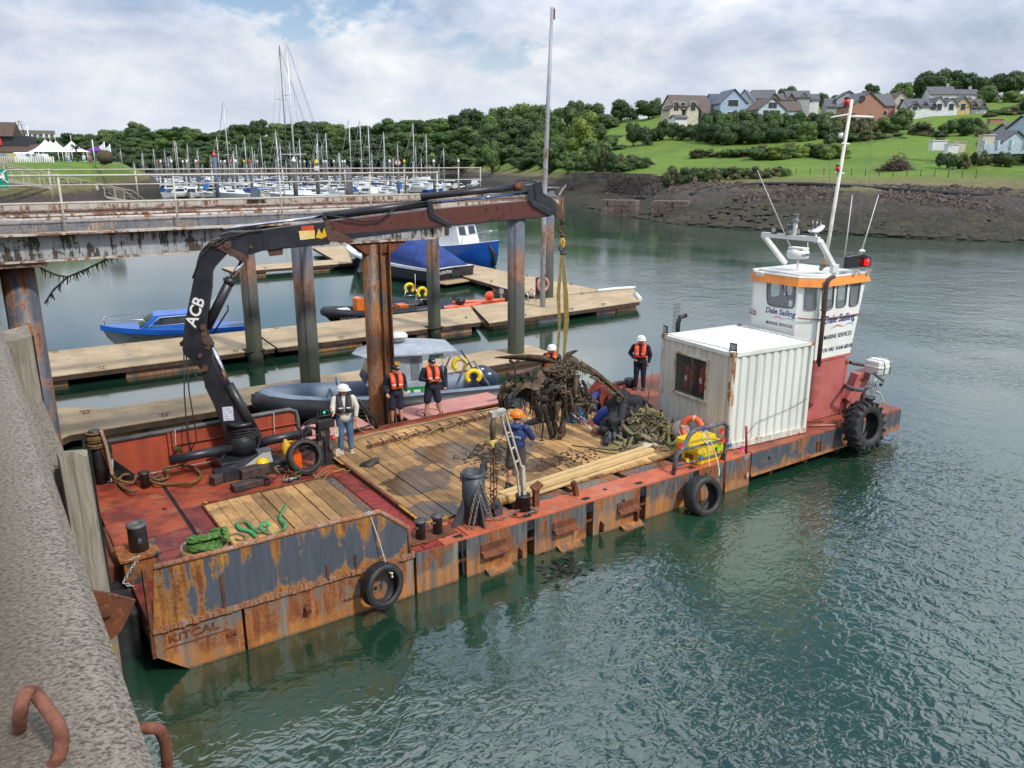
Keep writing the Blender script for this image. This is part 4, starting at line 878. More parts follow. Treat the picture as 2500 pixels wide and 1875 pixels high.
def plan(e=0,st=20.0):
 return[(17.45-e,1.15-e*.4),(17.85-e*.4,.75-e),(st+e,.75-e),(st+e,3.05+e),(17.85-e*.4,3.05+e),(17.45-e,2.65+e*.4)]
def loft(zs,es,sts,g,flip=False,mi=0):
 rings=[[(x,y,z)for x,y in plan(e,s)]for z,e,s in zip(zs,es,sts)];g.ring(rings,mi,False,True)
g=G();loft([2.75,4.9],[0,0],[19.62,20.0],g);body=g.build('cabin_wall',M_whw,WH)
g=G();loft([2.85,4.84],[-.045,-.045],[19.62,20.0],g);inner=g.build('x',M_whw)
cut=[inner]
def wcut(px_c,plane,dirv,depth,rr=.32):
 q=[plane(*p)for p in px_c];c=sum(q,V())/4;pts=[]
 for i in range(4):
  a,b,d=q[i-1],q[i],q[(i+1)%4]
  for t in(0,.5,1):
   u=b.lerp(a,rr*(1-t)*.55);v_=b.lerp(d,rr*t*.55);pts.append(u.lerp(v_,.5)if t==.5 else(u if t==0 else v_))
 pts2=[]
 for i in range(4):
  a,b,d=q[i-1],q[i],q[(i+1)%4];L1=min((a-b).length,(d-b).length)*.3
  s,e=b+(a-b).normalized()*L1,b+(d-b).normalized()*L1
  pts2+=[s,s.lerp(b,.6).lerp(e.lerp(b,.6),.3),s.lerp(b,.6).lerp(e.lerp(b,.6),.7),e]
 return pts2
SP_=lambda x,y:hW(x,y,.75);FPl=lambda x,y:hL(x,y,17.45);CPl=lambda x,y:hP(x,y,(17.45,1.15),(17.85,.75))
wins=[([(2008,689),(2037,686),(2032,753),(2006,757)],SP_,V((0,1,0)),2.6),([(2046,686),(2069,683),(2063,747),(2040,751)],SP_,V((0,1,0)),2.6),([(2078,682),(2102,679),(2093,744),(2072,748)],SP_,V((0,1,0)),2.6),([(1874,678),(1943,686),(1940,754),(1873,745)],FPl,V((1,0,0)),3.0),([(1967,692),(1994,692),(1991,756),(1964,756)],CPl,V((1,1,0)).normalized(),.3)]
shapes=[]
for pc,pl,dv,dp in wins:
 pts=wcut(pc,pl,dv,dp);shapes.append((pts,dv));g=G();g.prism([p-dv*.1 for p in pts],dv*(dp+.1));g_=g.build('x',M_whw)
 bm=bmesh.new();bm.from_mesh(g_.data);bmesh.ops.recalc_face_normals(bm,faces=bm.faces);bm.to_mesh(g_.data);bm.free();cut.append(g_)
for o in[body,inner]:
 bm=bmesh.new();bm.from_mesh(o.data);bmesh.ops.recalc_face_normals(bm,faces=bm.faces);bm.to_mesh(o.data);bm.free()
for c in cut:
 pass
bpy.context.view_layer.update()
boolean(body,cut)
body.data.polygons.foreach_set('use_smooth',[False]*len(body.data.polygons))
gasket=mk('window_gasket',(.16,.17,.18),.5,c2=(.10,.11,.11),bmp=0);gl=clear('cabin_glass',.16,(.45,.55,.6))
for pts,dv in shapes:
 g=G();g.tube([p-dv*.012 for p in pts],.022,6,closed=True);fr=g.build('window_frame',gasket,WH)
 g=G();g.prism([p+dv*.015 for p in pts],dv*.006);g.build('pane',gl,fr)
g=G();g.box(17.9,18.35,1.0,2.8,2.9,3.75);g.build('console',mk('console_grey',(.10,.11,.11),.6),WH)
g=G();g.box(18.95,19.35,1.1,1.6,2.9,3.3);g.box(19.3,19.4,1.1,1.6,3.3,4.1);g.build('helm_seat',M_black,WH)
g=G();g.box(17.95,18.1,1.25,1.6,3.75,4.05);g.box(18.0,18.1,2.0,2.4,3.75,3.95);g.build('instruments',M_black,WH)
p=hL(1930,742,17.47);g=G();g.box(17.47,17.475,p.y-.06,p.y+.06,p.z-.1,p.z+.1);g.build('paper_notice',M_white,WH)
g=G();a,b=hL(1903,677,17.42),hL(1922,725,17.42);g.tube([a,b],.012,5);g.tube([b,b+V((0,.08,.35))],.014,5);g.build('wiper',M_black,WH)
g=G();rings=[[(x,y,z)for x,y in plan(e,20.0)]for z,e in((4.86,.10),(5.10,.03))];g.ring(rings,0,False,True);g.build('roof_band',M_org,WH)
g=G();rings=[[(x,y,z)for x,y in plan(e,20.0)]for z,e in((5.102,.04),(5.13,.03),(5.16,-.25))];g.ring(rings,0,False,True);g.build('roof',M_white,WH)
RT=5.13
g=G();q=[V((x,y,RT+.035))for x,y in plan(-.10)];g.tube([q[5],q[0],q[1],q[1].lerp(q[2],.6)],.035,8);g.build('roof_rail',M_white,WH)
g=G();g.box(17.62,19.45,.77,3.0,DZ+.03,2.75);g.build('casing',M_whr,WH)
g=G();g.box(17.60,19.60,.755,.77,1.02,2.62);g.build('casing_door',M_whr,WH)
g=G();g.box(17.6,19.7,.735,.755,2.70,2.77);g.box(19.45,19.52,.74,.77,.93,2.6);g.build('casing_trim',M_whr,WH)
for z in(1.35,2.5):g=G();g.tube([(19.5,.74,z-.06),(19.5,.74,z+.06)],.03,8);g.build('hinge',M_rust,WH)
for a in(5,8):
 for z in(1.35,):g=G();g.prism([(17.85+a*.02,.70,DZ+.03)]*0+[(17.9,.7,DZ+.032),(18.3,.5,DZ+.032),(18.3,.5,DZ+.06),(17.9,.7,DZ+.06)],(.03,.03,0));
g.build('deck_bar',M_rust,WH)
ex=hW(1998,893,.6)
g=G();n=14;c=(ex.x+.02,.72);rings=[[(c[0]+.2*math.cos(a),c[1]-.2*math.sin(a)*.9,z)for a in[pi*j/(n-1)for j in range(n)]]for z in(1.55,2.72)]
v=[p for r in rings for p in r];g.add(v,[(j,j+1,n+j+1,n+j)for j in range(n-1)],0,True);g.build('perforated_guard',M_whr,WH)
g=G()
for zi in range(22):
 if zi%8 in(0,1):continue
 for ai in range(7):
  a=pi*(ai+.8+.5*(zi%2))/8;x,y,z=c[0]+.203*math.cos(a),c[1]-.203*math.sin(a)*.9,1.6+zi*.05
  g.add([(x+.013*math.cos(t)*math.sin(a),y-.002+.013*math.cos(t)*math.cos(a),z+.014*math.sin(t))for t in[2*pi*k/6 for k in range(6)]],[(0,1,2,3,4,5)])
g.build('guard_holes',M_recess,WH,kind='stuff')
t0,t1=hW(1998,893,.58),hW(2018,695,.58)
g=G();g.tube([t0,t0.lerp(t1,.5),t1,t1+V((.02,-.02,.12)),t1+V((.10,-.05,.19)),t1+V((.2,-.08,.22))],[.062,.062,.062,.062,.06,.058],12);g.build('exhaust_pipe',mk('exhaust_brown',(.075,.035,.035),.6,c2=(.05,.025,.025),sc=5,c3=(.13,.07,.06),sc3=8),WH)
tm=t0.lerp(t1,.69);g=G();g.lathe([(.1,-.015),(.1,.015)],tm,12);g.build('exhaust_flange',MATS['exhaust_brown'],WH)
a,b,c_=CPl(1947,776),CPl(2002,780),SP_(2098,765)
g=G();g.tube([a+V((-.05,-.05,0)),V((17.83,.70,b.z))],.018,6);g.tube([V((17.83,.70,b.z)),c_+V((0,-.05,0))],.018,6);g.build('grab_bar',mk('bar_pink',(.28,.11,.10),.6),WH)
dk=mk('letter_blue',(.01,.03,.22),.5,bmp=0);dn=mk('letter_navy',(.03,.04,.08),.5,bmp=0);lr=mk('letter_red',(.50,.03,.04),.5,bmp=0);lb=mk('letter_sky',(.10,.42,.72),.5,bmp=0)
def swoosh(o,xd,s,mat,ph):
 xd=V(xd);up=V((0,0,1));nrm=xd.cross(up);n=12;v=[]
 for i in range(n+1):
  t=i/n;h=.5*math.sin(pi*(t*2-.5)if ph else pi*(t*2-.5))*.10*s;w=math.sin(pi*t)*.05*s+.003
  q=V(o)+xd*(t-.5)*s+up*h+nrm*.003;v+=[q+up*w/2,q-up*w/2]
 g=G();g.add(v,[(2*i,2*i+1,2*i+3,2*i+2)for i in range(n)]);g.build('swoosh',mat,WH)
def sign(o,xd,W_,nrm,hire):
 o=V(o);up=V((0,0,1));xd=V(xd)
 text('Dale Sailing',W_*.205,dk,WH,o+up*.20*W_,xd,up,bold=.014,shear=.12,sx=.98)
 swoosh(o+xd*-.05*W_+up*.055*W_,xd,W_*.40,lr,0);swoosh(o+xd*.30*W_+up*.06*W_,xd,W_*.36,lb,1)
 text('MARINE SERVICES',W_*.115,dn,WH,o-up*.12*W_,xd,up,bold=.004,sx=.92)
 if hire:text('FOR HIRE',W_*.105,dn,WH,o-up*.36*W_-xd*.26*W_,xd,up,sx=.85);text('01646 603105',W_*.105,dn,WH,o-up*.36*W_+xd*.24*W_,xd,up,bold=.012,sx=.85)
f0,f1=FPl(1865,790),FPl(1944,790);sign(FPl(1903,781)+V((-.004,0,0)),(0,-1,0),abs(f1.y-f0.y)*1.0,None,0)
s0,s1=SP_(2006,810),SP_(2085,800);sign(SP_(2047,803)+V((0,-.006,0)),(1,0,0),abs(s1.x-s0.x)*1.02,None,1)
fl,frr=at(1915,642,RT),at(2038,655,RT);fl=V((19.0,2.75,RT));frr=V((18.95,.85,RT))
tl,tr=hW(1862,572,2.72),hW(2000,585,.9)
g=G();fl,frr=hW(1915,640,2.75),hW(2035,650,.85)
g.beam(tl,tr,.13,.13);g.build('arch_beam',M_white,WH)
for p,q in((tl,fl),(tr,frr)):g=G();d=(q-p).normalized();g.beam(p+d*.04,q+d*.05,.12,.12,up=(1,0,.3));g.build('arch_leg',M_white,WH)
g=G();g.obox(frr+V((.02,-.02,-.06)),(.25,.12,.22));g.build('arch_foot',M_white,WH)
g=G();rp=hW(1948,640,1.9);g.tube([(rp.x,rp.y,RT),(rp.x,rp.y,RT+.32)],.03,8);g.build('radar_post',M_white,WH)
g=G();rc=hW(1948,622,1.9);g.lathe([(.26,-.10),(.31,-.04),(.31,.05),(.30,.12),(.12,.17)],rc,24);g.obox(rc+V((0,0,.19)),(.3,.5,.05));rd=g.build('radar_dome',M_white,WH);text('KODEN',.1,dk,rd,rc+V((-.06,-.312,.02)),(1,0,0),(0,0,1),bold=.02)
mb,mt=hW(2019,614,1.9),hW(2080,243,1.9)
g=G();g.tube([V((mb.x-.05,1.9,RT)),mb],.06,10);g.build('mast_foot',rusty('mast_rust',(.6,.58,.5),(.36,.13,.04),(.5,.24,.08),.7),WH)
g=G();g.tube([mb,mb.lerp(mt,.15),mt],[.055,.055,.045],12);MA=g.build('mast',mk('mast_cream',(.68,.67,.58),.45,bmp=.05),WH)
def arm(px0,px1,r,m=M_white,nm='cross_arm',W_=1.9):g=G();g.tube([hW(*px0,W_),hW(*px1,W_)],r,8);return g.build(nm,m,WH)
arm((2078,284),(2131,286),.035);arm((2070,279),(2028,287),.022);arm((2055,350),(2073,352),.03);arm((2040,420),(2060,424),.03)
M_redl=mk('red_lens',(.5,.02,.02),.2,bmp=0)
def lamp(px0,h,r,m=M_redl,W_=1.9):
 c=hW(*px0,W_);g=G();g.lathe([(r,0),(r,h)],c,12);l=g.build('lamp',m,WH);g=G();g.lathe([(r*1.15,-.03),(r*1.15,0)],c,12);g.lathe([(r*1.1,h),(r*.6,h+.05)],c,12);g.build('lamp_cap',M_black,l)
lamp((2066,259),.2,.08);lamp((2044,418),.14,.06);lamp((2052,338),.16,.06,M_white)
g=G()
for a,b in(((2028,288),(2022,600)),((2128,288),(2118,640)),((2105,480),(2086,640)),((2083,470),(2078,600))):g.tube([hW(*a,1.7),hW(*b,1.5)],.006,4)
g.build('stay_wires',mk('wire_grey',(.12,.12,.12),.6),WH)
for a,b,W_ in(((1849,416),(1934,612),1.9),((2081,476),(2062,628),.95),((2145,476),(2104,612),1.0),((1972,592),(1972,632),2.0)):
 g=G();g.tube([hW(*b,W_),hW(*a,W_)],[.02,.009],7);g.build('whip_aerial',M_white,WH)
g=G();c=hW(2104,616,1.0);g.lathe([(.03,-.1),(.03,0),(.09,.02),(.09,.05),(.04,.09)],c,12);g.build('gps_dome',M_white,WH)
q=[hW(x,y,.62)for x,y in((2067,655),(2070,628),(2108,621),(2127,629),(2126,651))]
g=G();g.prism(q,(0,.1,0));scr=g.build('sidelight_screen',mk('screen_black',(.01,.011,.013),.25,bmp=.05),WH)
c=hW(2115,648,.55);g=G();g.lathe([(.075,0),(.075,.19)],c,14);g.build('red_lamp',mk('lit_red',(.75,.01,.01),.2,emit=1.2,bmp=0),scr);g=G();g.lathe([(.085,.19),(.085,.215)],c,14);g.lathe([(.085,-.02),(.085,0)],c,14);g.build('lamp_cage',M_black,scr)
for xx in(2084,2116):c=hW(xx,658,.70);g=G();g.prism([c+V((0,.05,.02)),c+V((0,-.16,.02)),c+V((0,-.02,-.22))],(.03,0,0));g.build('screen_bracket',M_whw,WH)
hc=hW(1868,668,2.45);g=G();M=Matrix.Rotation(rad(-115),3,'Y');g.lathe([(.05,-.2),(.07,-.05),(.15,.14),(.13,.135)],hc+V((-.1,0,0)),14,M=M);g.build('horn',M_white,WH)
for px_ in((1891,562),(1950,566)):
 c=hW(*px_,2.3 if px_[0]<1900 else 1.6);g=G();g.obox(c,(.07,.17,.19));f=g.build('floodlight',M_black,WH);g=G();g.obox(c+V((-.038,0,.01)),(.005,.13,.13));g.build('lens',MATS['led_lens'],f)
c=hW(1927,570,1.85);g=G();g.lathe([(.11,-.02),(.11,.03),(.09,.03),(.09,.2),(.11,.2),(.06,.25)],c,14);g.build('lantern',mk('lantern',(.12,.13,.13),.3,bmp=0),WH)
c=hW(1940,570,1.7);g=G();g.obox(c+V((0,0,.15)),(.08,.10,.40));g.build('lantern_stand',M_white,WH);g=G();g.lathe([(.13,.33),(.13,.35),(.08,.36),(.07,.5),(.09,.53)],c,14);g.build('lantern',MATS['lantern'],WH)
c=hW(1993,562,1.0);g=G();n=14;v=[]
for i in range(n+1):
 a=-1+2*i/n;w=.10*(1-.35*a*a);z=.07*abs(a)**1.7+(.05*a);v+=[(c.x+a*.28,c.y-w,c.z+z),(c.x+a*.28,c.y+w,c.z+z+.02),(c.x+a*.28,c.y+w,c.z+z-.04),(c.x+a*.28,c.y-w*.8,c.z+z-.07)]
g.add(v,[(4*i+k,4*i+(k+1)%4,4*i+4+(k+1)%4,4*i+4+k)for i in range(n)for k in range(4)]+[(0,1,2,3),(4*n+3,4*n+2,4*n+1,4*n)],0,True)
g.tube([c+V((0,0,-.35)),c],.035,8);g.build('satellite_aerial',M_white,WH)
for k in(-.12,0,.12):g=G();g.tube([c+V((k,0,0)),c+V((k*1.6,0,.26))],.006,4);g.build('spike',M_stain,WH)
g=G();p0=hW(2005,650,1.0);g.beam(p0,p0+V((.35,.1,.0)),.06,.1);g.beam(p0+V((-.02,0,-.08)),p0+V((.12,.03,.0)),.08,.1);g.build('roof_bracket',mk('grey_bracket',(.16,.16,.15),.6),WH)
g=G();g.tube([hL(1855,766,17.5)+V((0,.1,0)),hL(1847,757,17.3)+V((0,.2,0)),hL(1844,764,17.3)+V((0,.2,0)),hL(1855,772,17.5)+V((0,.1,0))],.02,6);g.build('side_step',MATS['bar_pink'],WH)
# crane
CA,CB=(3.4,6.72),(11.2,3.75)
cd_=V((CB[0]-CA[0],CB[1]-CA[1],0)).normalized();cn=V((cd_.y,-cd_.x,0))
def cp(x,y,off=0.0):return hP(x,y,(CA[0]+cn.x*off,CA[1]+cn.y*off),(CB[0]+cn.x*off,CB[1]+cn.y*off))
CR=thing('deck_crane','black knuckle boom crane marked ACB with brown telescopic boom holding the wreck','crane',(3.4,6.72,DZ))
def cpoly(name,pts,th,mat,off=0,parent=None,bev=.012):
 q=[cp(x,y,off+th/2)for x,y in pts];g=G();g.prism(q,-cn*th)
 bm=bmesh.new();o=g.build(name,mat,parent or CR);bm.from_mesh(o.data);bmesh.ops.recalc_face_normals(bm,faces=bm.faces);bm.to_mesh(o.data);bm.free()
 if bev:b=o.modifiers.new('b','BEVEL');b.width=bev;b.segments=2;b.limit_method='ANGLE'
 return o
def ctube(name,a,b,r,mat,off=0,parent=None,n=14):g=G();g.tube([cp(*a,off),cp(*b,off)],r,n);return g.build(name,mat,parent or CR)
M_cb=mk('crane_black',(.016,.017,.022),.38,c2=(.028,.03,.036),sc=2.5,c3=(.085,.06,.045),sc3=9,lo3=.66,hi3=.76,bmp=.12)
M_pin=mk('rusty_pin',(.11,.05,.03),.7,c2=(.05,.035,.03),sc=12)
M_boom=rusty('boom_brown',(.11,.030,.022),(.045,.016,.015),(.12,.03,.022),.30,paint2=(.085,.026,.02),streak=False,sc=.6)
M_chrome=mk('chrome',(.75,.77,.8),.12,1,bmp=0)
g=G();g.box(2.75,4.1,6.1,7.15,DZ,DZ+.32);g.box(2.55,4.5,5.75,6.2,DZ,DZ+.22);g.build('base_frame',M_cb,CR,bevel=.02)
g=G();g.lathe([(.36,.3),(.36,.75),(.30,.8),(.30,1.05),(.33,1.06),(.33,1.14)],(3.45,6.65,DZ),24);g.build('slew_column',M_cb,CR)
for s_ in(-1,1):
 g=G();x0=3.45+s_*.3;g.tube([(x0,6.55,1.42),(x0+s_*1.45,6.62 if s_>0 else 6.5,1.42)],.115,16);g.build('outrigger_beam',M_cb,CR)
g=G();g.prism([(2.7,6.05,DZ+.2),(2.7,5.7,DZ+.03),(3.9,5.7,DZ+.03),(3.9,6.05,DZ+.5)],(.03,0,0));g.box(2.7,3.9,5.66,5.7,DZ+.02,DZ+.26);g.build('base_gusset',M_cb,CR)
g=G();c=cp(640,1075);g.box(3.62,3.95,6.0,6.2,DZ+.22,DZ+.5);g.build('grey_box',mk('grey_plastic',(.12,.13,.16),.5),CR)
cpoly('lower_column',[(494,903),(520,885),(560,950),(622,1040),(634,1062),(628,1085),(556,1085),(545,1050),(520,985),(500,945)],.30,M_cb)
up=[(445,856),(446,830),(449,800),(465,719),(481,636),(487,618),(498,603),(516,587),(548,578),(566,590),(560,615),(540,636),(523,655),(517,667),(516,705),(510,745),(505,800),(503,835),(520,842),(517,870),(511,904),(494,905),(450,866)]
cpoly('main_arm',up,.34,M_cb)
cpoly('lug',[(437,838),(450,828),(452,846),(440,846)],.1,M_pin)
cpoly('boom_box',[(535,573),(560,566),(617,565),(699,553),(798,541),(806,534),(810,545),(804,597),(708,606),(640,613),(612,622),(560,625),(548,600)],.30,M_cb)
cpoly('boom_sleeve',[(640,563),(702,553),(708,603),(644,612)],.34,M_cb,bev=.006)
cpoly('boom_extension',[(805,540),(930,526),(1044,512),(1293,489),(1322,500),(1344,522),(1342,527),(1098,551),(863,581),(803,587)],.24,M_boom)
cpoly('boom_web',[(830,572),(1098,549),(1342,526),(1342,529),(1098,553),(863,583),(803,590)],.27,M_cb,bev=0)
cpoly('link_arm',[(508,592),(526,588),(548,600),(598,622),(605,635),(592,643),(575,630),(530,608)],.40,M_pin)
for px_,r in(((534,600),.07),((556,598),.085),((589,629),.06),((500,900),.07),((495,800),.05),((504,835),.06),((613,603),.035),((488,869),.05)):
 c=cp(*px_,.2);g=G();g.tube([c+cn*.03,c-cn*.45],r,14);g.build('pin',M_pin,CR)
cpoly('side_plate',[(489,795),(502,790),(506,825),(515,838),(512,855),(498,850),(492,825)],.38,M_pin,bev=.005)
ctube('cylinder',(505,800),(563,683),.115,M_cb,.0);ctube('cylinder_rod',(563,683),(592,638),.058,M_chrome);ctube('cylinder_collar',(558,693),(565,680),.125,M_cb)
ctube('cylinder_rod',(519,848),(560,945),.06,M_chrome,.1);ctube('cylinder',(558,938),(618,1045),.115,M_cb,.12)
ctube('cylinder_rod',(545,559),(795,527),.033,M_chrome,.05);ctube('cylinder',(790,528),(1047,496),.10,M_cb,.05);ctube('cylinder_rod',(1050,496),(1293,470),.032,mk('rod_blue',(.20,.30,.5),.15,.9,bmp=0),.05);ctube('cylinder',(1027,481),(1264,456),.085,M_cb,.1);ctube('cylinder_collar',(787,532),(797,528),.12,M_cb,.05)
ctube('cylinder_eye',(1255,457),(1272,455),.10,M_rust,.1)
cpoly('boom_bracket',[(1042,489),(1056,489),(1060,520),(1102,545),(1102,558),(1086,549),(1050,532),(1046,515)],.34,M_cb)
cpoly('boom_end_bracket',[(1288,452),(1300,450),(1304,490),(1345,512),(1352,524),(1344,528),(1300,503),(1292,490)],.36,M_cb)
cpoly('head_plate',[(1304,448),(1322,441),(1326,470),(1350,485),(1360,506),(1356,528),(1338,512),(1308,490)],.20,M_cb)
cpoly('boom_toe',[(790,540),(804,536),(812,562),(850,578),(864,590),(858,594),(800,588)],.34,M_pin)
cpoly('boom_head',[(1322,492),(1352,486),(1366,500),(1378,526),(1376,536),(1368,537),(1350,524),(1335,510)],.12,M_pin)
cpoly('tool_bracket',[(652,610),(690,606),(690,622),(658,626)],.25,M_pin,bev=0)
def hose(p,r,n):g=G();g.tube(p,r,n);g.build('hose',M_rubber,CR)
hose([cp(790,524,.15),cp(840,532,.2),cp(890,540,.2),cp(930,535,.2),cp(970,505,.2),cp(1010,496,.2),cp(1045,492,.15)],.022,6)
hose([cp(1262,450,.1),cp(1150,460,.12),cp(1045,475,.12),cp(1030,480,.12)],.02,6)
hose([cp(1260,448,.1),cp(1262,440,.1),cp(1290,440,.1),cp(1310,446,.1)],.02,6)
hose([cp(470,680,.2),cp(492,622,.22),cp(530,588,.22),cp(570,570,.2),cp(640,563,.18)],.02,6)
hose([cp(500,602,.22),cp(530,600,.25),cp(556,580,.24),cp(600,568,.2)],.018,6)
for k in(0,1):hose([cp(449+k*5,860,.1),cp(450+k*12,960,.12),cp(456+k*20,1040,.15),cp(458+k*22,1075,.2),cp(468-k*6,1105,.25)],.016,6)
hose([cp(556,745,.15),cp(557,757,.2),cp(520,815,.2)],.02,6)
hose([cp(470,905,.1),cp(480,920,.2),cp(500,930,.2)],.016,6)
for k in range(5):hose([cp(545,1060+k*5,.25),cp(590,1050+k*8,.38),cp(632,1045+k*4,.3),cp(640,1080+k*6,.25)],.016,6)
hose([cp(560,1090,.3),cp(530,1140,.5),cp(540,1165,.6),cp(590,1160,.6),cp(620,1120,.5),cp(640,1060,.3)],.014,6)
c=cp(474,762,.178);e1=(cp(464,795,.178)-c).normalized();nx=(cp(487,727,.178)-cp(462,800,.178)).normalized();ny=cn.cross(nx)*1;
if ny.dot(cd_)>0:ny=-ny
text('ACB',.36,mk('sticker_white',(.8,.8,.78),.5,bmp=0),CR,cp(477,763,.172),nx,ny,bold=.022,shear=.1,sx=1.0,sp=1.0)
def patch(name,px4,mat,off):g=G();q=[cp(x,y,off)for x,y in px4];g.prism(q,cn*.003);return g.build(name,mat,CR)
patch('warning_sticker',[(735,552),(766,550),(766,562),(736,563)],mk('sticker_red',(.7,.08,.02),.5,bmp=0),.156)
patch('warning_sticker',[(729,564),(768,562),(769,582),(733,586)],mk('sticker_cream',(.75,.62,.30),.5,c2=(.7,.5,.15),sc=8,bmp=0),.156)
patch('warning_sticker',[(771,580),(778,557),(786,572),(792,555),(798,577),(785,583)],mk('sticker_yellow',(.75,.45,.03),.5,bmp=0),.156)
patch('paper_plate',[(542,994),(568,992),(572,1026),(546,1028)],mk('paper',(.62,.66,.75),.6,c2=(.35,.4,.5),sc=30,lo=.5,hi=.55,bmp=0),.156)
patch('name_plate',[(561,1035),(584,1032),(585,1040),(562,1043)],mk('sticker_cream2',(.62,.58,.45),.5,bmp=0),.156)
HK=thing('lifting_hook','shackles and yellow swivel hook hanging from the boom head','hook',cp(1372,560));
M_yel=mk('paint_yellow',(.65,.38,.02),.5,c2=(.5,.28,.02),sc=8,bmp=.1)
hx=cp(1372,545);g=G();M=Matrix((cd_,V((0,0,1)),cn)).transposed()
g.tube([cp(1372,528),cp(1373,548)],.05,10);g.build('pin_block',M_pin,HK)
g=G();c=cp(1373,560);g.torus(c,.085,.022,M,16,6);g.build('shackle',M_pin,HK);g=G();c=cp(1373,575);g.sph(c,.06,10);g.build('swivel',M_rust,HK)
g=G();g.tube([cp(1373,578),cp(1377,590),cp(1376,602),cp(1370,604)],[.03,.035,.035,.03],8);g.tube([cp(1373,578),cp(1369,590),cp(1371,602)],.025,8);g.build('hook',M_yel,HK)
g=G();g.torus(cp(1372,606),.07,.025,M,16,6);g.tube([cp(1368,618),cp(1382,619)],.035,8);g.build('shackle',mk('dark_iron',(.05,.045,.04),.6),HK)
SL=thing('webbing_sling','long yellow webbing sling in two legs from the hook to the wreck','sling',cp(1372,620));M_web=mk('webbing',(.25,.18,.045),.8,c2=(.18,.125,.03),sc=4,c3=(.10,.07,.025),sc3=3,lo3=.58,hi3=.72,bmp=.3,stretch=(1,1,3))
for pts in([(1370,614),(1368,660),(1363,720),(1366,790),(1362,850),(1360,872)],[(1374,614),(1376,660),(1381,720),(1383,780),(1379,840),(1376,880)]):
 g=G();v=[];wd=[.02,.035,.05,.035,.04,.035]if pts[0][0]==1370 else[.02,.04,.065,.07,.045,.035]
 for(x,y),w in zip(pts,wd):c=cp(x,y);v+=[c-cd_*w,c+cd_*w,c+cd_*w+cn*.008,c-cd_*w+cn*.008]
 g.add(v,[(4*i+k,4*i+(k+1)%4,4*i+4+(k+1)%4,4*i+4+k)for i in range(len(pts)-1)for k in range(4)]);g.build('strap',M_web,SL)
# people
def remesh(name,g,mat,parent,vox=.013,smooth=2):
 me=bpy.data.meshes.new('t');me.from_pydata(g.v,[],g.f);o=bpy.data.objects.new('t',me);COL.objects.link(o)
 r=o.modifiers.new('r','REMESH');r.mode='VOXEL';r.voxel_size=vox
 s=o.modifiers.new('s','SMOOTH');s.iterations=smooth;s.factor=.5
 dg=bpy.context.evaluated_depsgraph_get();m2=bpy.data.meshes.new_from_object(o.evaluated_get(dg));bpy.data.objects.remove(o)
 m2.name=name;m2.materials.clear();m2.materials.append(mat);m2.polygons.foreach_set('use_smooth',[True]*len(m2.polygons))
 o2=bpy.data.objects.new(name,m2);COL.objects.link(o2);o2.parent=parent;INV[o2.name]=INV[parent.name];return o2
def caps(g,p,q,r0,r1,n=10,flat=(1,1)):
 p,q=V(p),V(q);g.tube([p,q],[r0,r1],n,flat=flat);g.sph(p,r0*.99,n);g.sph(q,r1*.99,n)
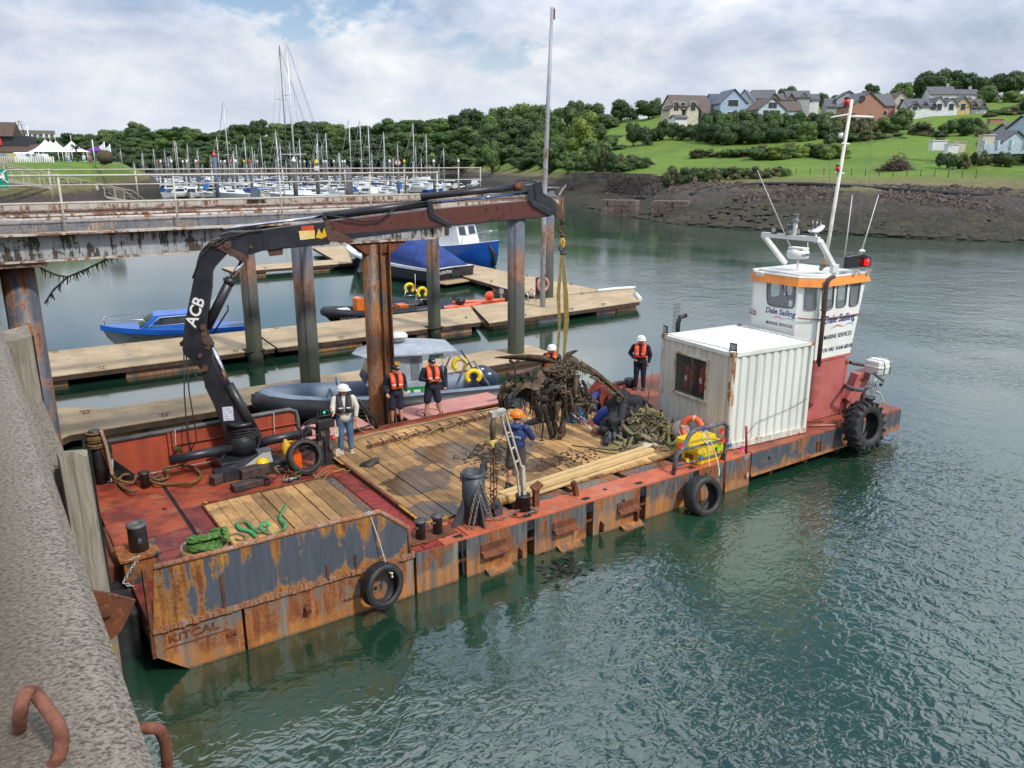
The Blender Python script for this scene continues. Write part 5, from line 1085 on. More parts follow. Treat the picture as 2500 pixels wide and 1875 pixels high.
def person(label,loc,rz,h=1.75,arms=None,legs=None,head=0,top=None,top_c=None,bottom='shorts',bot_m=None,vest=None,hat=None,hat_m=None,shoe_m=None,sock_m=None,hands=True,extra=None,lean=0,hair=None):
 T=thing('person',label,'person',(0,0,0),0,local=True);k=h/1.75
 lg=legs or[((.0,.10,.50),(-.01,.11,.09)),((.0,-.10,.50),(-.01,-.11,.09))]
 ar=arms or[((-.03,.26,1.16),(.04,.27,.90)),((-.03,-.26,1.16),(.04,-.27,.90))]
 S=lambda p:V(p)*k
 hp=(.0+lean,0,.96);ch=(.01+lean*1.4,0,1.30);nk=(.0+lean*1.5,0,1.47);hd=V((.03+lean*1.7,0,1.62))
 sh=[(ch[0]-.01,.185,1.415),(ch[0]-.01,-.185,1.415)]
 g=G()
 g.sph(S((hp[0],0,.97)),(.125*k,.165*k,.13*k),12);g.sph(S((ch[0],0,1.28)),(.115*k,.165*k,.19*k),12);caps(g,S(hp),S(ch),.125*k,.13*k)
 caps(g,S((nk[0],0,1.40)),S((hd.x-.02,0,1.56)),.06*k,.055*k)
 M=Matrix.Rotation(head,3,'Z');hc=hd*k
 g.sph(hc,(.095*k,.077*k,.115*k),14,M=M);g.sph(hc+M@V((.035,0,-.06))*k,(.06*k,.055*k,.06*k),10,M=M)
 g.sph(hc+M@V((.10,0,-.015))*k,(.022*k,.014*k,.025*k),6);g.sph(hc+M@V((.0,.08,-.01))*k,(.02,.012,.032),6);g.sph(hc+M@V((.0,-.08,-.01))*k,(.02,.012,.032),6)
 for(kn,an),sy in zip(lg,(1,-1)):
  caps(g,S((hp[0],.09*sy,.93)),S(kn),.085*k,.058*k);caps(g,S(kn),S(an),.056*k,.038*k);g.sph(S((kn[0]-.02,kn[1],kn[2]-.14)),(.055*k,.05*k,.10*k),8)
  caps(g,S((an[0]-.02,an[1],.05)),S((an[0]+.13,an[1]*1.15,.035)),.038*k,.03*k)
 for(el,wr),s0,sy in zip(ar,sh,(1,-1)):
  caps(g,S(s0),S(el),.058*k,.042*k);caps(g,S(el),S(wr),.042*k,.028*k)
  d=(V(wr)-V(el)).normalized();w=S(wr);side=d.cross(V((1,0,0)));side=side.normalized()if side.length>.3 else V((0,0,1))
  caps(g,w,w+d*.07,.026,.028,8,(1,1));pn=side.cross(d)
  for f in range(4):
   b=w+d*.08+side*(.024-.016*f);ln=(.055,.065,.06,.045)[f];m_=b+d*ln*.55-pn*.006;caps(g,b,m_,.010,.009,5);caps(g,m_,m_+d*ln*.4-pn*.022,.009,.008,5)
  b=w+d*.03+side*.028;caps(g,b,b+d*.035+side*.022,.012,.010,5);caps(g,b+d*.035+side*.022,b+d*.06+side*.02-pn*.02,.010,.009,5)
 body=remesh('body',g,M_skin,T,.0105,1)
 g=G();g.sph(hc+M@V((.088,.032,.012))*k,.011,6);ey=mk('eye_dark',(.02,.015,.012),.3,bmp=0);g.build('eye',ey,T);g=G();g.sph(hc+M@V((.088,-.032,.012))*k,.011,6);g.build('eye',ey,T)
 g=G();g.sph(hc+M@V((.088,0,-.058))*k,(.012,.026,.006),6,M=M);g.build('mouth',mk('lip',(.25,.07,.06),.5,bmp=0),T)
 g=G();g.sph(hc+M@V((-.022,0,.015))*k,(.082*k,.079*k,.10*k),12,M=M);g.build('hair',hair or mk('grey_hair',(.22,.20,.18),.8,bmp=.3),T)
 g=G();g.sph(S((hp[0],0,.96)),(.145*k,.185*k,.13*k),12)
 for(kn,an),sy in zip(lg,(1,-1)):
  if bottom=='shorts':
   e=V((hp[0],.09*sy,.90)).lerp(V(kn),.92);caps(g,S((hp[0],.09*sy,.90)),S(e),.105*k,.100*k)
  else:
   caps(g,S((hp[0],.09*sy,.90)),S(kn),.105*k,.078*k);caps(g,S(kn),S((an[0],an[1],.12)),.076*k,.062*k)
 remesh('shorts' if bottom=='shorts' else 'trousers',g,bot_m,T,.014,2)
 g=G();g.sph(S((ch[0],0,1.24)),(.15*k,.20*k,.24*k),14);caps(g,S((hp[0],0,.95)),S((ch[0],0,1.25)),.165*k,.16*k,12,(1,.86));g.sph(S((ch[0]-.01,0,1.40)),(.10*k,.20*k,.07*k),12);caps(g,S((nk[0],0,1.42)),S((nk[0]+.01,0,1.475)),.085*k,.075*k)
 for(el,wr),s0 in zip(ar,sh):caps(g,S(s0),S(el),.082*k,.062*k);caps(g,S(el),S(V(el).lerp(V(wr),.93)),.062*k,.045*k)
 jk=remesh(top,g,top_c,T,.014,2)
 sm=shoe_m or M_black
 for(kn,an),sy in zip(lg,(1,-1)):
  g=G();a=V((an[0],an[1],0))*k;caps(g,a+V((-.045,0,.045)),a+V((.13,an[1]*.15,.038)),.052,.045);g.box(a.x-.10,a.x+.185,a.y-.05,a.y+.055,0,.03)
  caps(g,a+V((-.02,0,.06)),a+V((-.015,0,.13 if sock_m is None else.10)),.052,.052);remesh('boot',g,sm,T,.011,1)
  if sock_m:g=G();g.tube([a+V((-.01,0,.10)),a+V((-.01,0,.19))],.05,10);g.build('sock',sock_m,T)
 if vest:
  vm,vm2=vest
  for sy in(1,-1):
   g=G();f=.155*k+ch[0];P=[(-.10+ch[0],.07*sy,1.49),(.02+ch[0],.10*sy,1.52),(f-.02,.10*sy,1.42),(f+.02,.095*sy,1.30),(f+.02,.085*sy,1.16),(f+.015,.075*sy,1.10)]
   g.tube([S(p)for p in P],[.03,.045,.05,.055,.055,.04],8,flat=(1.25,.6));g.build('life_jacket',vm,T)
   g=G();g.box(S((f+.045,0,0)).x,S((f+.05,0,0)).x+.006,.085*sy-.045,.085*sy+.045,1.22*k,1.25*k);g.build('reflective_patch',M_white,T)
  g=G();g.tube([S((ch[0]-.10,-.07,1.49)),S((ch[0]-.115,0,1.51)),S((ch[0]-.10,.07,1.49))],.035,8,flat=(1,.8));g.build('collar',vm,T)
  g=G();n=20;g.ring([[V((ch[0]+(.172+dr)*math.cos(2*pi*j/n),(.205+dr)*math.sin(2*pi*j/n),z))*k for j in range(n)]for z,dr in((1.10,0),(1.135,0),(1.135,.01),(1.10,.01))],0,True,False,True);g.build('belt',vm2,T)
 if hat:
  g=G()
  if hat=='helmet':
   c=hc+V((0,0,.035*k));n=18;prof_=[(.135,-.0),(.132,.03),(.12,.075),(.09,.115),(.045,.135),(.004,.14)]
   g.ring([[c+M@V((r*1.12*math.cos(2*pi*j/n)+.0,r*.98*math.sin(2*pi*j/n),z))for j in range(n)]for r,z in prof_]);g.ring([[c+M@V((r*1.15*math.cos(2*pi*j/n)+(.02 if z<0 else 0),r*.98*math.sin(2*pi*j/n),z))for j in range(n)]for r,z in((.15,-.012),(.15,.0),(.13,.006))]);g.tube([c+M@V((-.11,0,.10)),c+M@V((0,0,.143)),c+M@V((.11,0,.10))],.014,6)
   g.build('helmet',hat_m,T)
  else:
   c=hc+V((-.005,0,.03));n=16;g.ring([[c+M@V((r*1.08*math.cos(2*pi*j/n),r*math.sin(2*pi*j/n),z))for j in range(n)]for r,z in((.09,0),(.09,.05),(.08,.085),(.04,.105),(.004,.108))]);g.build('cap',hat_m,T)
   g=G();g.prism([c+M@V(p)for p in((.07,-.055,.01),(.13,-.045,-.0),(.15,0,.002),(.13,.045,.0),(.07,.055,.01))],(0,0,.012));g.build('cap_peak',hat_m,T);g=G();g.obox(c+M@V((.106,0,.045)),(.006,.05,.025),M=M);g.build('cap_badge',M_white,T)
 if extra:extra(T,hc,M,k,S)
 T.location=loc;T.rotation_euler=(0,0,rz);T.scale=(1.08,1.13,1);return T
navy=mk('navy_cloth',(.008,.010,.024),.85,c2=(.014,.017,.036),sc=9,bmp=.5,bsc=30);navy2=mk('navy_shorts',(.010,.012,.028),.9,c2=(.018,.02,.04),sc=9,bmp=.5,bsc=30)
orange=mk('orange_vest',(.85,.10,.02),.5,c2=(.6,.07,.02),sc=12,bmp=.2);helm_w=mk('helmet_white',(.78,.78,.76),.3,bmp=0);helm_o=mk('helmet_orange',(.85,.22,.01),.3,bmp=0);capn=mk('cap_navy',(.008,.010,.02),.7,bmp=.1);boot_b=mk('boot_brown',(.10,.035,.02),.7,bmp=.3)
cream=mk('cream_knit',(.62,.58,.50),.9,c2=(.52,.48,.41),sc=30,bmp=.9,bsc=90);jeans=mk('blue_jeans',(.05,.11,.20),.85,c2=(.10,.18,.29),sc=5,bmp=.4,bsc=60);bluej=mk('blue_jacket',(.012,.028,.12),.6,c2=(.02,.045,.16),sc=8,bmp=.6,bsc=18)
def face(a,b):return math.atan2(b[1]-a[1],b[0]-a[0])
def ex_glass(T,hc,M,k,S):g=G();[g.obox(hc+M@V((.10,.035*s,.012)),(.012,.05,.028),M=M)for s in(-1,1)];g.tube([hc+M@V((.10,.06,.015)),hc+M@V((0,.085,.015))],.004,4);g.tube([hc+M@V((.10,-.06,.015)),hc+M@V((0,-.085,.015))],.004,4);g.build('glasses',mk('dark_glass',(.02,.012,.012),.15,bmp=0),T,kind=None)
person('man in white helmet, cream jumper and jeans working the crane levers',at(846,1104,DZ+.045),rad(-108),1.80,arms=[((.05,.27,1.20),(.10,.24,.95)),((.12,-.25,1.22),(.33,-.26,1.16))],head=rad(58),top='jumper',top_c=cream,bottom='jeans',bot_m=jeans,vest=(mk('lj_grey',(.03,.03,.05),.7),M_black),hat='helmet',hat_m=helm_w,shoe_m=mk('trainer_tan',(.30,.22,.16),.7,c2=(.5,.45,.4),sc=20),extra=ex_glass)
person('man in navy shorts and orange life jacket, hands in pockets, beside the rusty pile',at(969,1036,DZ-.06),rad(-100),1.78,arms=[((-.08,.27,1.16),(.10,.24,.98)),((-.08,-.27,1.16),(.10,-.24,.98))],legs=[((.02,.10,.50),(.02,.13,.09)),((0,-.10,.50),(-.06,-.10,.09))],head=rad(28),top='jacket',top_c=navy,bot_m=navy2,vest=(orange,M_black),hat='cap',hat_m=capn,shoe_m=M_black,sock_m=M_black,extra=ex_glass)
person('taller man in navy cap, shorts and orange life jacket with one forearm raised',at(1057,1021,DZ-.06),rad(-105),1.85,arms=[((-.02,.29,1.15),(.02,.33,.90)),((.0,-.28,1.16),(.22,-.10,1.18))],legs=[((.0,.14,.50),(.0,.22,.09)),((0,-.13,.50),(-.02,-.18,.09))],head=rad(15),top='jacket',top_c=navy,bot_m=navy2,vest=(orange,M_black),hat='cap',hat_m=capn,shoe_m=boot_b,sock_m=boot_b,extra=ex_glass)
def ex_back(T,hc,M,k,S):
 wm_=M_white;text('Dale Sailing',.075,wm_,T,S((-.178,0,1.27)),(0,-1,0),(0,0,1),bold=.01);g=G();g.box(-.185*k,-.178*k,-.012,.012,1.20*k,1.36*k);g.build('back_emblem',wm_,T)
 g=G();g.sph(S((-.09,0,1.47)),(.10,.12,.06),10);g.build('hood',bluej,T)
 g=G();n=20;g.ring([[V((.175*math.cos(2*pi*j/n),.19*math.sin(2*pi*j/n),z))*k for j in range(n)]for z in(1.02,1.05)],0,True,False);g.build('waistband',navy,T)
person('man in orange helmet and blue jacket with his back turned, steadying the wreck',at(1259,1193,DZ+.045),rad(36),1.84,arms=[((.20,.26,1.16),(.40,.16,1.20)),((.20,-.27,1.14),(.42,-.20,1.12))],legs=[((.0,.12,.50),(-.02,.15,.09)),((0.02,-.10,.50),(0,-.11,.09))],head=rad(-25),top='jacket',top_c=bluej,bot_m=mk('dark_shorts',(.045,.04,.038),.9,c2=(.08,.07,.06),sc=10),hat='helmet',hat_m=helm_o,shoe_m=M_black,extra=ex_back,lean=.03)
person('man in white helmet and orange vest half hidden behind the hanging wreck',(13.3,6.95,DZ+.03),rad(-140),1.70,top='boiler_suit',top_c=navy,bottom='trousers',bot_m=navy,vest=(orange,orange),hat='helmet',hat_m=helm_w)
person('man in white helmet, orange vest and dark boiler suit standing left of the container',(16.35,6.15,DZ+.0),rad(-140),1.80,arms=[((-.02,.27,1.16),(.05,.24,.93)),((-.06,-.31,1.17),(.10,-.17,1.05))],head=0,top='boiler_suit',top_c=navy,bottom='trousers',bot_m=navy,vest=(orange,orange),hat='helmet',hat_m=helm_w)
# the wreck on the sling
WR=thing('aircraft_wreck','mud caked aircraft engine wreck with bent propeller blades, wires and weed hanging from the sling','wreck',cp(1340,960));rr=random.Random(11)
M_mud=mk('mud_brown',(.125,.085,.052),.85,c2=(.055,.038,.024),sc=5,c3=(.17,.14,.095),sc3=9,lo3=.55,hi3=.7,bmp=1.0,bsc=26,bd=.03)
M_mudd=mk('mud_dark',(.020,.016,.012),.6,c2=(.045,.033,.022),sc=6,c3=(.10,.07,.042),sc3=12,lo3=.62,hi3=.72,bmp=1.0,bsc=30,bd=.03)
M_barn=mk('barnacle_crust',(.21,.17,.11),.9,c2=(.10,.08,.05),sc=14,c3=(.32,.28,.20),sc3=20,lo3=.55,hi3=.65,bmp=1.0,bsc=60,bd=.03)
def wp(x,y,o=0):return cp(x,y,o)
def lump(g,c,r,sd=0,n=14,amp=.35,fr=3.0):
 o=len(g.v);g.sph(c,r,n);c=V(c)
 for i in range(o,len(g.v)):
  p=V(g.v[i]);q=p-c;f=1+amp*mn.fractal(p*fr+V((sd,0,0)),1,2,3);g.v[i]=tuple(c+q*f)
def blade(pts,name='propeller_blade',mat=M_mud):
 g=G();rings=[]
 for(x,y,w,o,tw)in pts:
  c=wp(x,y,o);a=tw;u=V((0,0,1))*math.cos(a)+cn*math.sin(a);t=u.cross(cd_)*.12
  w=w*1.5+rr.uniform(-.01,.01);rings.append([c+u*w,c+t*w,c-u*w,c-t*w])
 g.ring(rings,0,True,True);return g.build(name,mat,WR)
blade([(1208,873,.02,.0,.9),(1240,872,.065,.02,.8),(1290,873,.09,.05,.7),(1330,877,.09,.05,.5),(1372,888,.07,0,.2)])
blade([(1372,895,.12,.0,.2),(1382,875,.13,0,.3),(1400,860,.10,.1,.9),(1412,856,.02,.15,1.2)])
blade([(1385,895,.08,0,.2),(1420,893,.10,0,.3),(1455,912,.075,.0,.3),(1490,940,.07,.0,.4),(1520,970,.05,.0,.3),(1540,998,.02,.0,.2)],mat=M_mud)
g=G();lump(g,wp(1395,885),(.2,.2,.17),1);lump(g,wp(1385,915),(.26,.3,.27),2);lump(g,wp(1350,900),(.34,.3,.12),3);lump(g,wp(1395,945),(.22,.25,.28),8);g.build('propeller_hub',M_mud,WR)
g=G();lump(g,wp(1345,940),(.55,.38,.30),4,20);lump(g,wp(1320,965),(.35,.35,.3),5,16);lump(g,wp(1385,970),(.32,.32,.34),6,16);lump(g,wp(1290,950),(.4,.3,.2),15,16);g.build('engine_block',M_mudd,WR)
g=G();v=[]
for i in range(13):
 for j in range(7):
  a,b=i/12,j/6;p=wp(1262+130*a-10*b,930-30*a**.7+36*b*(1-.3*a)+9*math.sin(a*9+b*3),.15+.32*b+.1*math.sin(a*7));p+=V((0,0,.13*mn.noise(V((i*.7,j*1.1,0)))));v.append(p)
g.add(v,[(i*7+j,(i+1)*7+j,(i+1)*7+j+1,i*7+j+1)for i in range(12)for j in range(6)],0,True);g.build('torn_cowling',M_mud,WR)
g=G();v=[]
for i in range(10):
 for j in range(6):
  a,b=i/9,j/5;p=wp(1232+85*a,965-45*a+42*b+10*math.sin(j*2+i),.2+.2*b+.1*math.sin(i));v.append(p+V((0,0,.07*mn.noise(V((i*.9,j*1.3,4))))))
g.add(v,[(i*6+j,(i+1)*6+j,(i+1)*6+j+1,i*6+j+1)for i in range(9)for j in range(5)],0,True);g.build('crumpled_sheet',mk('wet_slate',(.03,.038,.042),.35,c2=(.015,.018,.02),sc=7,c3=(.10,.11,.11),sc3=8,lo3=.6,hi3=.75,bmp=1,bsc=22,bd=.04),WR)
for(x,y,a,r)in((1318,948,.3,.07),(1352,952,.35,.085),(1340,932,.3,.06),(1300,962,.3,.06),(1372,962,.35,.06)):
 c=wp(x,y,a);g=G();n=14;up_=V((0,0,1));t2=cd_
 g.ring([[c+cn*d+(t2*math.cos(2*pi*j/n)+up_*math.sin(2*pi*j/n))*q for j in range(n)]for d,q in((-.2,r),(.12,r),(.12,r*.78),(-.1,r*.74))]);g.build('cylinder_bore',M_mudd,WR)
g=G()
for i in range(420):
 a=rr.random();x=1365+85*a+rr.gauss(0,5);y=950+34*a+rr.gauss(0,9-3*a);g.sph(wp(x,y,.28+rr.uniform(-.15,.12)),(rr.uniform(.015,.05),rr.uniform(.015,.04),rr.uniform(.012,.035)),5)
for i in range(160):
 a=rr.random();x=1410+120*a;y=893+100*a**1.35+rr.gauss(0,3);g.sph(wp(x,y+rr.uniform(0,9),rr.uniform(-.05,.07)),(rr.uniform(.01,.035),.02,rr.uniform(.012,.05)),5)
for i in range(120):g.sph(wp(rr.gauss(1375,16),rr.gauss(905,14),rr.uniform(.2,.3)),(rr.uniform(.015,.05),.03,rr.uniform(.012,.04)),5)
g.build('barnacle_crust',M_barn,WR,kind='stuff')
def wires(n,bx,by,ln,r,nm,mat,seed,spread=12):
 q=random.Random(seed);g=G()
 for i in range(n):
  x,y=q.uniform(*bx),q.uniform(*by);o=q.uniform(-.1,.42);L=q.uniform(*ln);P=[]
  dx=q.uniform(-spread,spread);bow=q.uniform(-spread,spread)
  for t in(0,.25,.5,.75,1):P.append(wp(x+dx*t+bow*math.sin(pi*t),y+L*t-6*math.sin(pi*t),o+.1*math.sin(t*3)))
  g.tube(P,[r,r,r,r*.8,r*.4],5)
 g.build(nm,mat,WR,kind='stuff')
wires(80,(1285,1440),(930,1000),(20,70),.012,'hanging_wires',M_mudd,1);wires(50,(1300,1460),(930,985),(8,55),.008,'weed_strands',M_mud,2,16)
wires(26,(1370,1425),(870,930),(20,55),.007,'root_threads',M_mud,3,8);wires(22,(1220,1300),(940,985),(8,50),.012,'hanging_scraps',M_mudd,5,10)
wires(30,(1395,1450),(960,1000),(10,45),.014,'crust_roots',M_barn,8,14)
for i,(pts,r,m,nm)in enumerate((([(1325,985),(1332,1010),(1340,1040),(1346,1070)],[.09,.07,.06,.05],M_mudd,'hanging_pipe'),([(1345,990),(1350,1020),(1358,1050),(1352,1070)],[.10,.08,.07,.02],M_mudd,'hanging_root'),([(1378,985),(1376,1020),(1370,1050),(1372,1065)],[.07,.06,.08,.075],M_mud,'hanging_pipe'),([(1318,980),(1312,1000),(1316,1015)],[.05,.08,.10],M_black,'hanging_hose'),([(1325,1020),(1326,1045),(1323,1070)],[.02,.02,.02],M_black,'cable'),([(1380,880),(1382,920),(1379,1000),(1378,1060)],[.02,.02,.02,.02],M_mud,'cable'),([(1385,955),(1388,990),(1375,1030)],[.04,.03,.025],M_mudd,'hanging_pipe'))):
 g=G();P=[wp(x,y,.25)for x,y in pts];g.tube(P,r,8)
 o0=0
 for k in range(len(g.v)):p=V(g.v[k]);g.v[k]=tuple(p+V((mn.noise(p*6),mn.noise(p*6+V((9,0,0))),0))*.04)
 g.build(nm,m,WR)
c=wp(1368,1058,.28);g=G();g.tube([c,c+V((0,0,-.1))],.08,12);g.tube([c+V((0,0,-.10)),c+V((0,0,-.15))],[.05,.055],12);g.build('pipe_end',M_mud,WR)
g=G();P=[wp(x,y,.25)for x,y in((1322,1072),(1314,1080),(1322,1090),(1334,1094),(1330,1076))];g.prism(P,cn*-.02);g.build('paddle_plate',M_mudd,WR)
g=G();g.tube([wp(1255,885,.1),wp(1258,905,.1),wp(1256,930,.12),wp(1262,960,.12)],[.03,.022,.02,.04],6);g.tube([wp(1244,880,.1),wp(1256,886,.1),wp(1268,880,.1)],[.05,.03,.05],6);g.build('bent_strut',M_mudd,WR)
g=G();lump(g,wp(1245,945,.1),(.16,.14,.18),21,12,.6);lump(g,wp(1228,968,.1),(.14,.1,.10),22,12,.6);g.tube([wp(1216,975,.1),wp(1230,945,.1),wp(1248,925,.1)],[.05,.09,.06],8);g.build('torn_bracket',M_mud,WR)
g=G();b=[wp(x,y,.1)for x,y in((1218,972),(1258,968),(1258,994),(1222,996))]
for k in range(4):g.beam(b[k],b[(k+1)%4],.05,.10,up=cn)
g.prism([q_-cn*.12 for q_ in b],-cn*.03);g.build('box_frame',M_mudd,WR)
for i in range(46):
 x,y=rr.uniform(1235,1430),rr.uniform(905,985);o_=rr.uniform(0,.45);L_=rr.uniform(15,55);dx=rr.uniform(-14,14);g=G();v=[];w0=rr.uniform(.05,.13)
 for t in(0,.25,.5,.75,1):c=wp(x+dx*t,y+L_*t*(1 if x>1280 else.5),o_+.06*math.sin(t*5+i));w=w0*(1-.7*t)*rr.uniform(.6,1.2);v+=[c-cd_*w+V((0,0,rr.uniform(-.03,.03))),c+cn*.05,c+cd_*w+V((0,0,rr.uniform(-.03,.03))),c-cn*.02]
 g.add(v,[(4*k+j,4*k+(j+1)%4,4*k+4+(j+1)%4,4*k+4+j)for k in range(4)for j in range(4)],0,True);g.build('matted_strip',(M_mud,M_mudd,M_mudd,M_barn)[i%4 if x>1350 else i%3],WR)
KB=thing('kelp_clump','brown kelp frond clump dangling lowest under the wreck on a thin thread','kelp',wp(1372,1100));M_kelp=mk('kelp',(.14,.075,.02),.4,c2=(.05,.035,.015),sc=12,c3=(.22,.13,.03),sc3=9,bmp=.3)
g=G();g.tube([wp(1350,1074,.25),wp(1366,1071,.25),wp(1372,1076,.25)],.008,5);g.tube([wp(1362,1090,.25),wp(1348,1100,.25),wp(1343,1120,.25)],.01,5)
for i in range(50):p=wp(rr.gauss(1375,7),rr.gauss(1084,5),.25+rr.uniform(-.1,.1));g.tube([p,p+V((rr.uniform(-.08,.08),rr.uniform(-.05,.05),-rr.uniform(.03,.16)))],[.02,.004],4)
g.build('roots',M_mudd,KB,kind='stuff')
for pts in([(1366,1082,.03),(1360,1100,.07),(1362,1120,.05),(1366,1142,.01)],[(1382,1084,.05),(1380,1102,.06),(1378,1118,.01)],[(1388,1084,.04),(1392,1096,.03),(1386,1106,.01)]):
 g=G();v=[]
 for i,(x,y,w)in enumerate(pts):c=wp(x,y,.25+.04*(i%2));v+=[c-cd_*w,c+cn*.03,c+cd_*w,c-cn*.005]
 g.add(v,[(4*i+k,4*i+(k+1)%4,4*i+4+(k+1)%4,4*i+4+k)for i in range(len(pts)-1)for k in range(4)],0,True);g.build('frond',M_kelp,KB)
g=G()
for i in range(900):
 cxx,cyy,sx_,sy_=rr.choice(((8.9,3.7,.8,.35),(8.6,3.3,.5,.35),(10.3,2.3,.7,.4),(8.2,2.6,.6,.3),(9.2,4.2,.5,.3)));x,y=rr.gauss(cxx,sx_*.6),rr.gauss(cyy,sy_*.6);s=rr.choice((.012,.02,.03,.045))*rr.uniform(.6,1.2)
 g.sph((x,y,DZ+.05+s*.2),(s,s*rr.uniform(.4,1),s*.35),5)
o=g.build('mud_debris',M_mudd,kind='stuff');o['label']='black mud crumbs scattered on the wet planks'
# A-frame davit and its chain hoist
DV=thing('davit','whitish A-frame davit ladder leaning from a black socket on the barge edge','davit',(7.63,.46,DZ));M_dav=mk('davit_cream',(.52,.48,.40),.5,c2=(.42,.37,.30),sc=5,c3=(.22,.12,.06),sc3=6,lo3=.62,hi3=.7,bmp=.2)
DB=V((7.66,.5,DZ));tp1,tp2=hW(1221,1008,.5),hW(1232,1006,.5);j=hW(1273,1140,.5);bt=DB+V((0,0,.42))
g=G();g.beam(bt+V((-.08,0,-.2)),hW(1262,1150,.5)+V((-.0,0,0)),.035,.05,up=(0,1,0));g.beam(hW(1262,1150,.5),tp1,.035,.05,up=(0,1,0));g.build('stile',M_dav,DV)
g=G();g.beam(j,tp2,.035,.05,up=(0,1,0));g.build('stile',M_dav,DV)
g=G();g.beam(bt+V((.03,0,-.2)),j+V((.02,0,.02)),.08,.10,up=(0,1,0));g.build('post',M_dav,DV)
for t in(.35,.62,.86):a=tp1.lerp(hW(1262,1150,.5),t);b=tp2.lerp(j,t);g=G();g.beam(a,b,.03,.035,up=(0,1,0));g.build('rung',M_dav,DV)
g=G();g.lathe([(.19,0),(.15,.3),(.17,.31),(.17,.34),(.1,.35)],DB,18);g.build('socket',M_black,DV)
tph=(tp1+tp2)/2;g=G();g.beam(tph+V((.05,0,.02)),tph+V((-.30,0,.0)),.14,.12);g.build('head_beam',mk('head_grey',(.42,.40,.36),.5,c2=(.2,.19,.17),sc=12,bmp=.3),DV)
CH=thing('chain_hoist','yellow chain hoist with rusty chains hanging under the davit head','chain hoist',tph+V((-.25,0,-.2)));hb=tph+V((-.24,0,-.62))
g=G();g.tube([tph+V((-.22,0,-.06)),tph+V((-.24,0,-.28)),hb],[.05,.07,.05],10);g.build('upper_block',mk('block_brown',(.09,.07,.045),.6),CH)
g=G();g.tube([hb+V((.0,.10,0)),hb+V((0,-.10,0))],.085,18);g.build('wheel_cover',mk('hoist_yellow',(.62,.46,.12),.6,c2=(.5,.38,.12),sc=9),CH);g=G();g.tube([hb+V((.04,.10,-.02)),hb+V((.04,-.15,-.02))],.075,14);g.build('gear_case',MATS['block_brown'],CH)
for k,(dx,L,w)in enumerate(((-.06,1.0,0),(-.02,1.65,.06),(.06,1.1,.05),(.10,.85,-.03),(.02,1.9,0))):
 g=G();P=[hb+V((dx,.04*(k%3)-.04,-.1)),hb+V((dx+w,.03*(k%2),-.1-L*.5)),hb+V((dx+w*.4,0,-.1-L))];kk=0
 for a,b in zip(P,P[1:]):
  n=int((b-a).length/.038)
  for i in range(n):
   c=a.lerp(b,(i+.5)/n);kk+=1;d=V((.014,0,0))if kk%2 else V((0,.014,0));g.tube([c+V((0,0,.026)),c+d,c-V((0,0,.026)),c-d],.006,4,closed=True)
 g.build('chain',M_rchain,CH)
g=G();P=hb+V((0,0,-1.15))
for i in range(40):c=P+V((rr.gauss(0,.05),rr.gauss(0,.07),rr.gauss(0,.14)));g.torus(c,.022,.008,Matrix.Rotation(rr.uniform(0,3),3,(rr.random(),rr.random(),.1)),7,4)
g.build('chain_bunch',M_rchain,CH,kind='stuff')
chain([(7.2,.3,DZ+.03),(7.35,.12,DZ+.03),(7.6,.22,DZ+.05),(7.75,.1,DZ+.03)],'rusty chain lying round the davit socket',M_rchain,.06,.007)
chain([(7.5,.18,DZ+.03),(7.62,.12,DZ+.09),(7.72,.22,DZ+.03),(7.85,.15,DZ+.06),(7.7,.28,DZ+.1),(7.9,.28,DZ+.03)],'pale chain heap in front of the davit socket',M_galv,.06,.008)
# things lying on the deck
def tag(o,label,cat,group=None):
 o['label']=label;o['category']=cat
 if group:o['group']=group
 return o
M_beam=m_wood('fresh_timber',(.62,.45,.22),(.54,.37,.17),st=(.8,7,7),dark=(.36,.22,.09),bmp=.3)
for a,b,z,w,h,lb in(((7.20,1.22),(12.3,1.62),DZ+.11,.12,.11,'long sawn timber baulk nearest the planks'),((7.35,1.03),(12.4,1.42),DZ+.11,.14,.11,'long sawn timber baulk in the middle of the three'),((7.55,.87),(12.35,1.25),DZ+.05,.10,.05,'thinner sawn timber at the red edge beside the baulks')):
 g=G();g.beam((*a,z),(*b,z),w,h);tag(g.build('timber_baulk',M_beam,bevel=.008),lb,'timber')
LD=thing('rusty_rack','rusty bar with short cross rods lying along the far edge of the planks','rack',(8,6.3,DZ));la,lb_=at(897,1090,DZ+.12),at(1200,1012,DZ+.12)
g=G();g.beam(la,lb_,.07,.05);g.build('bar',M_rust,LD)
for i in range(11):c=la.lerp(lb_,(i+.3)/11);g=G();d=V((.05,1,0)).normalized();g.tube([c-d*.26+V((0,0,.03)),c+d*.26+V((0,0,.03))],.022,6);g.build('cross_rod',mk('rod_tan',(.20,.12,.08),.7),LD)
def rope(pts,r,mat,name,label,cat='rope',n=7,parent=None):
 P=[V(p)for p in pts];Q=[]
 for i in range(len(P)-1):
  p0,p1,p2,p3=P[max(i-1,0)],P[i],P[i+1],P[min(i+2,len(P)-1)]
  for t in(0,.25,.5,.75):Q.append(.5*((2*p1)+(p2-p0)*t+(2*p0-5*p1+4*p2-p3)*t*t+(3*p1-p0-3*p2+p3)*t**3))
 Q.append(P[-1]);g=G();g.tube(Q,r,n);o=g.build(name,mat,parent);return o if parent else tag(o,label,cat)
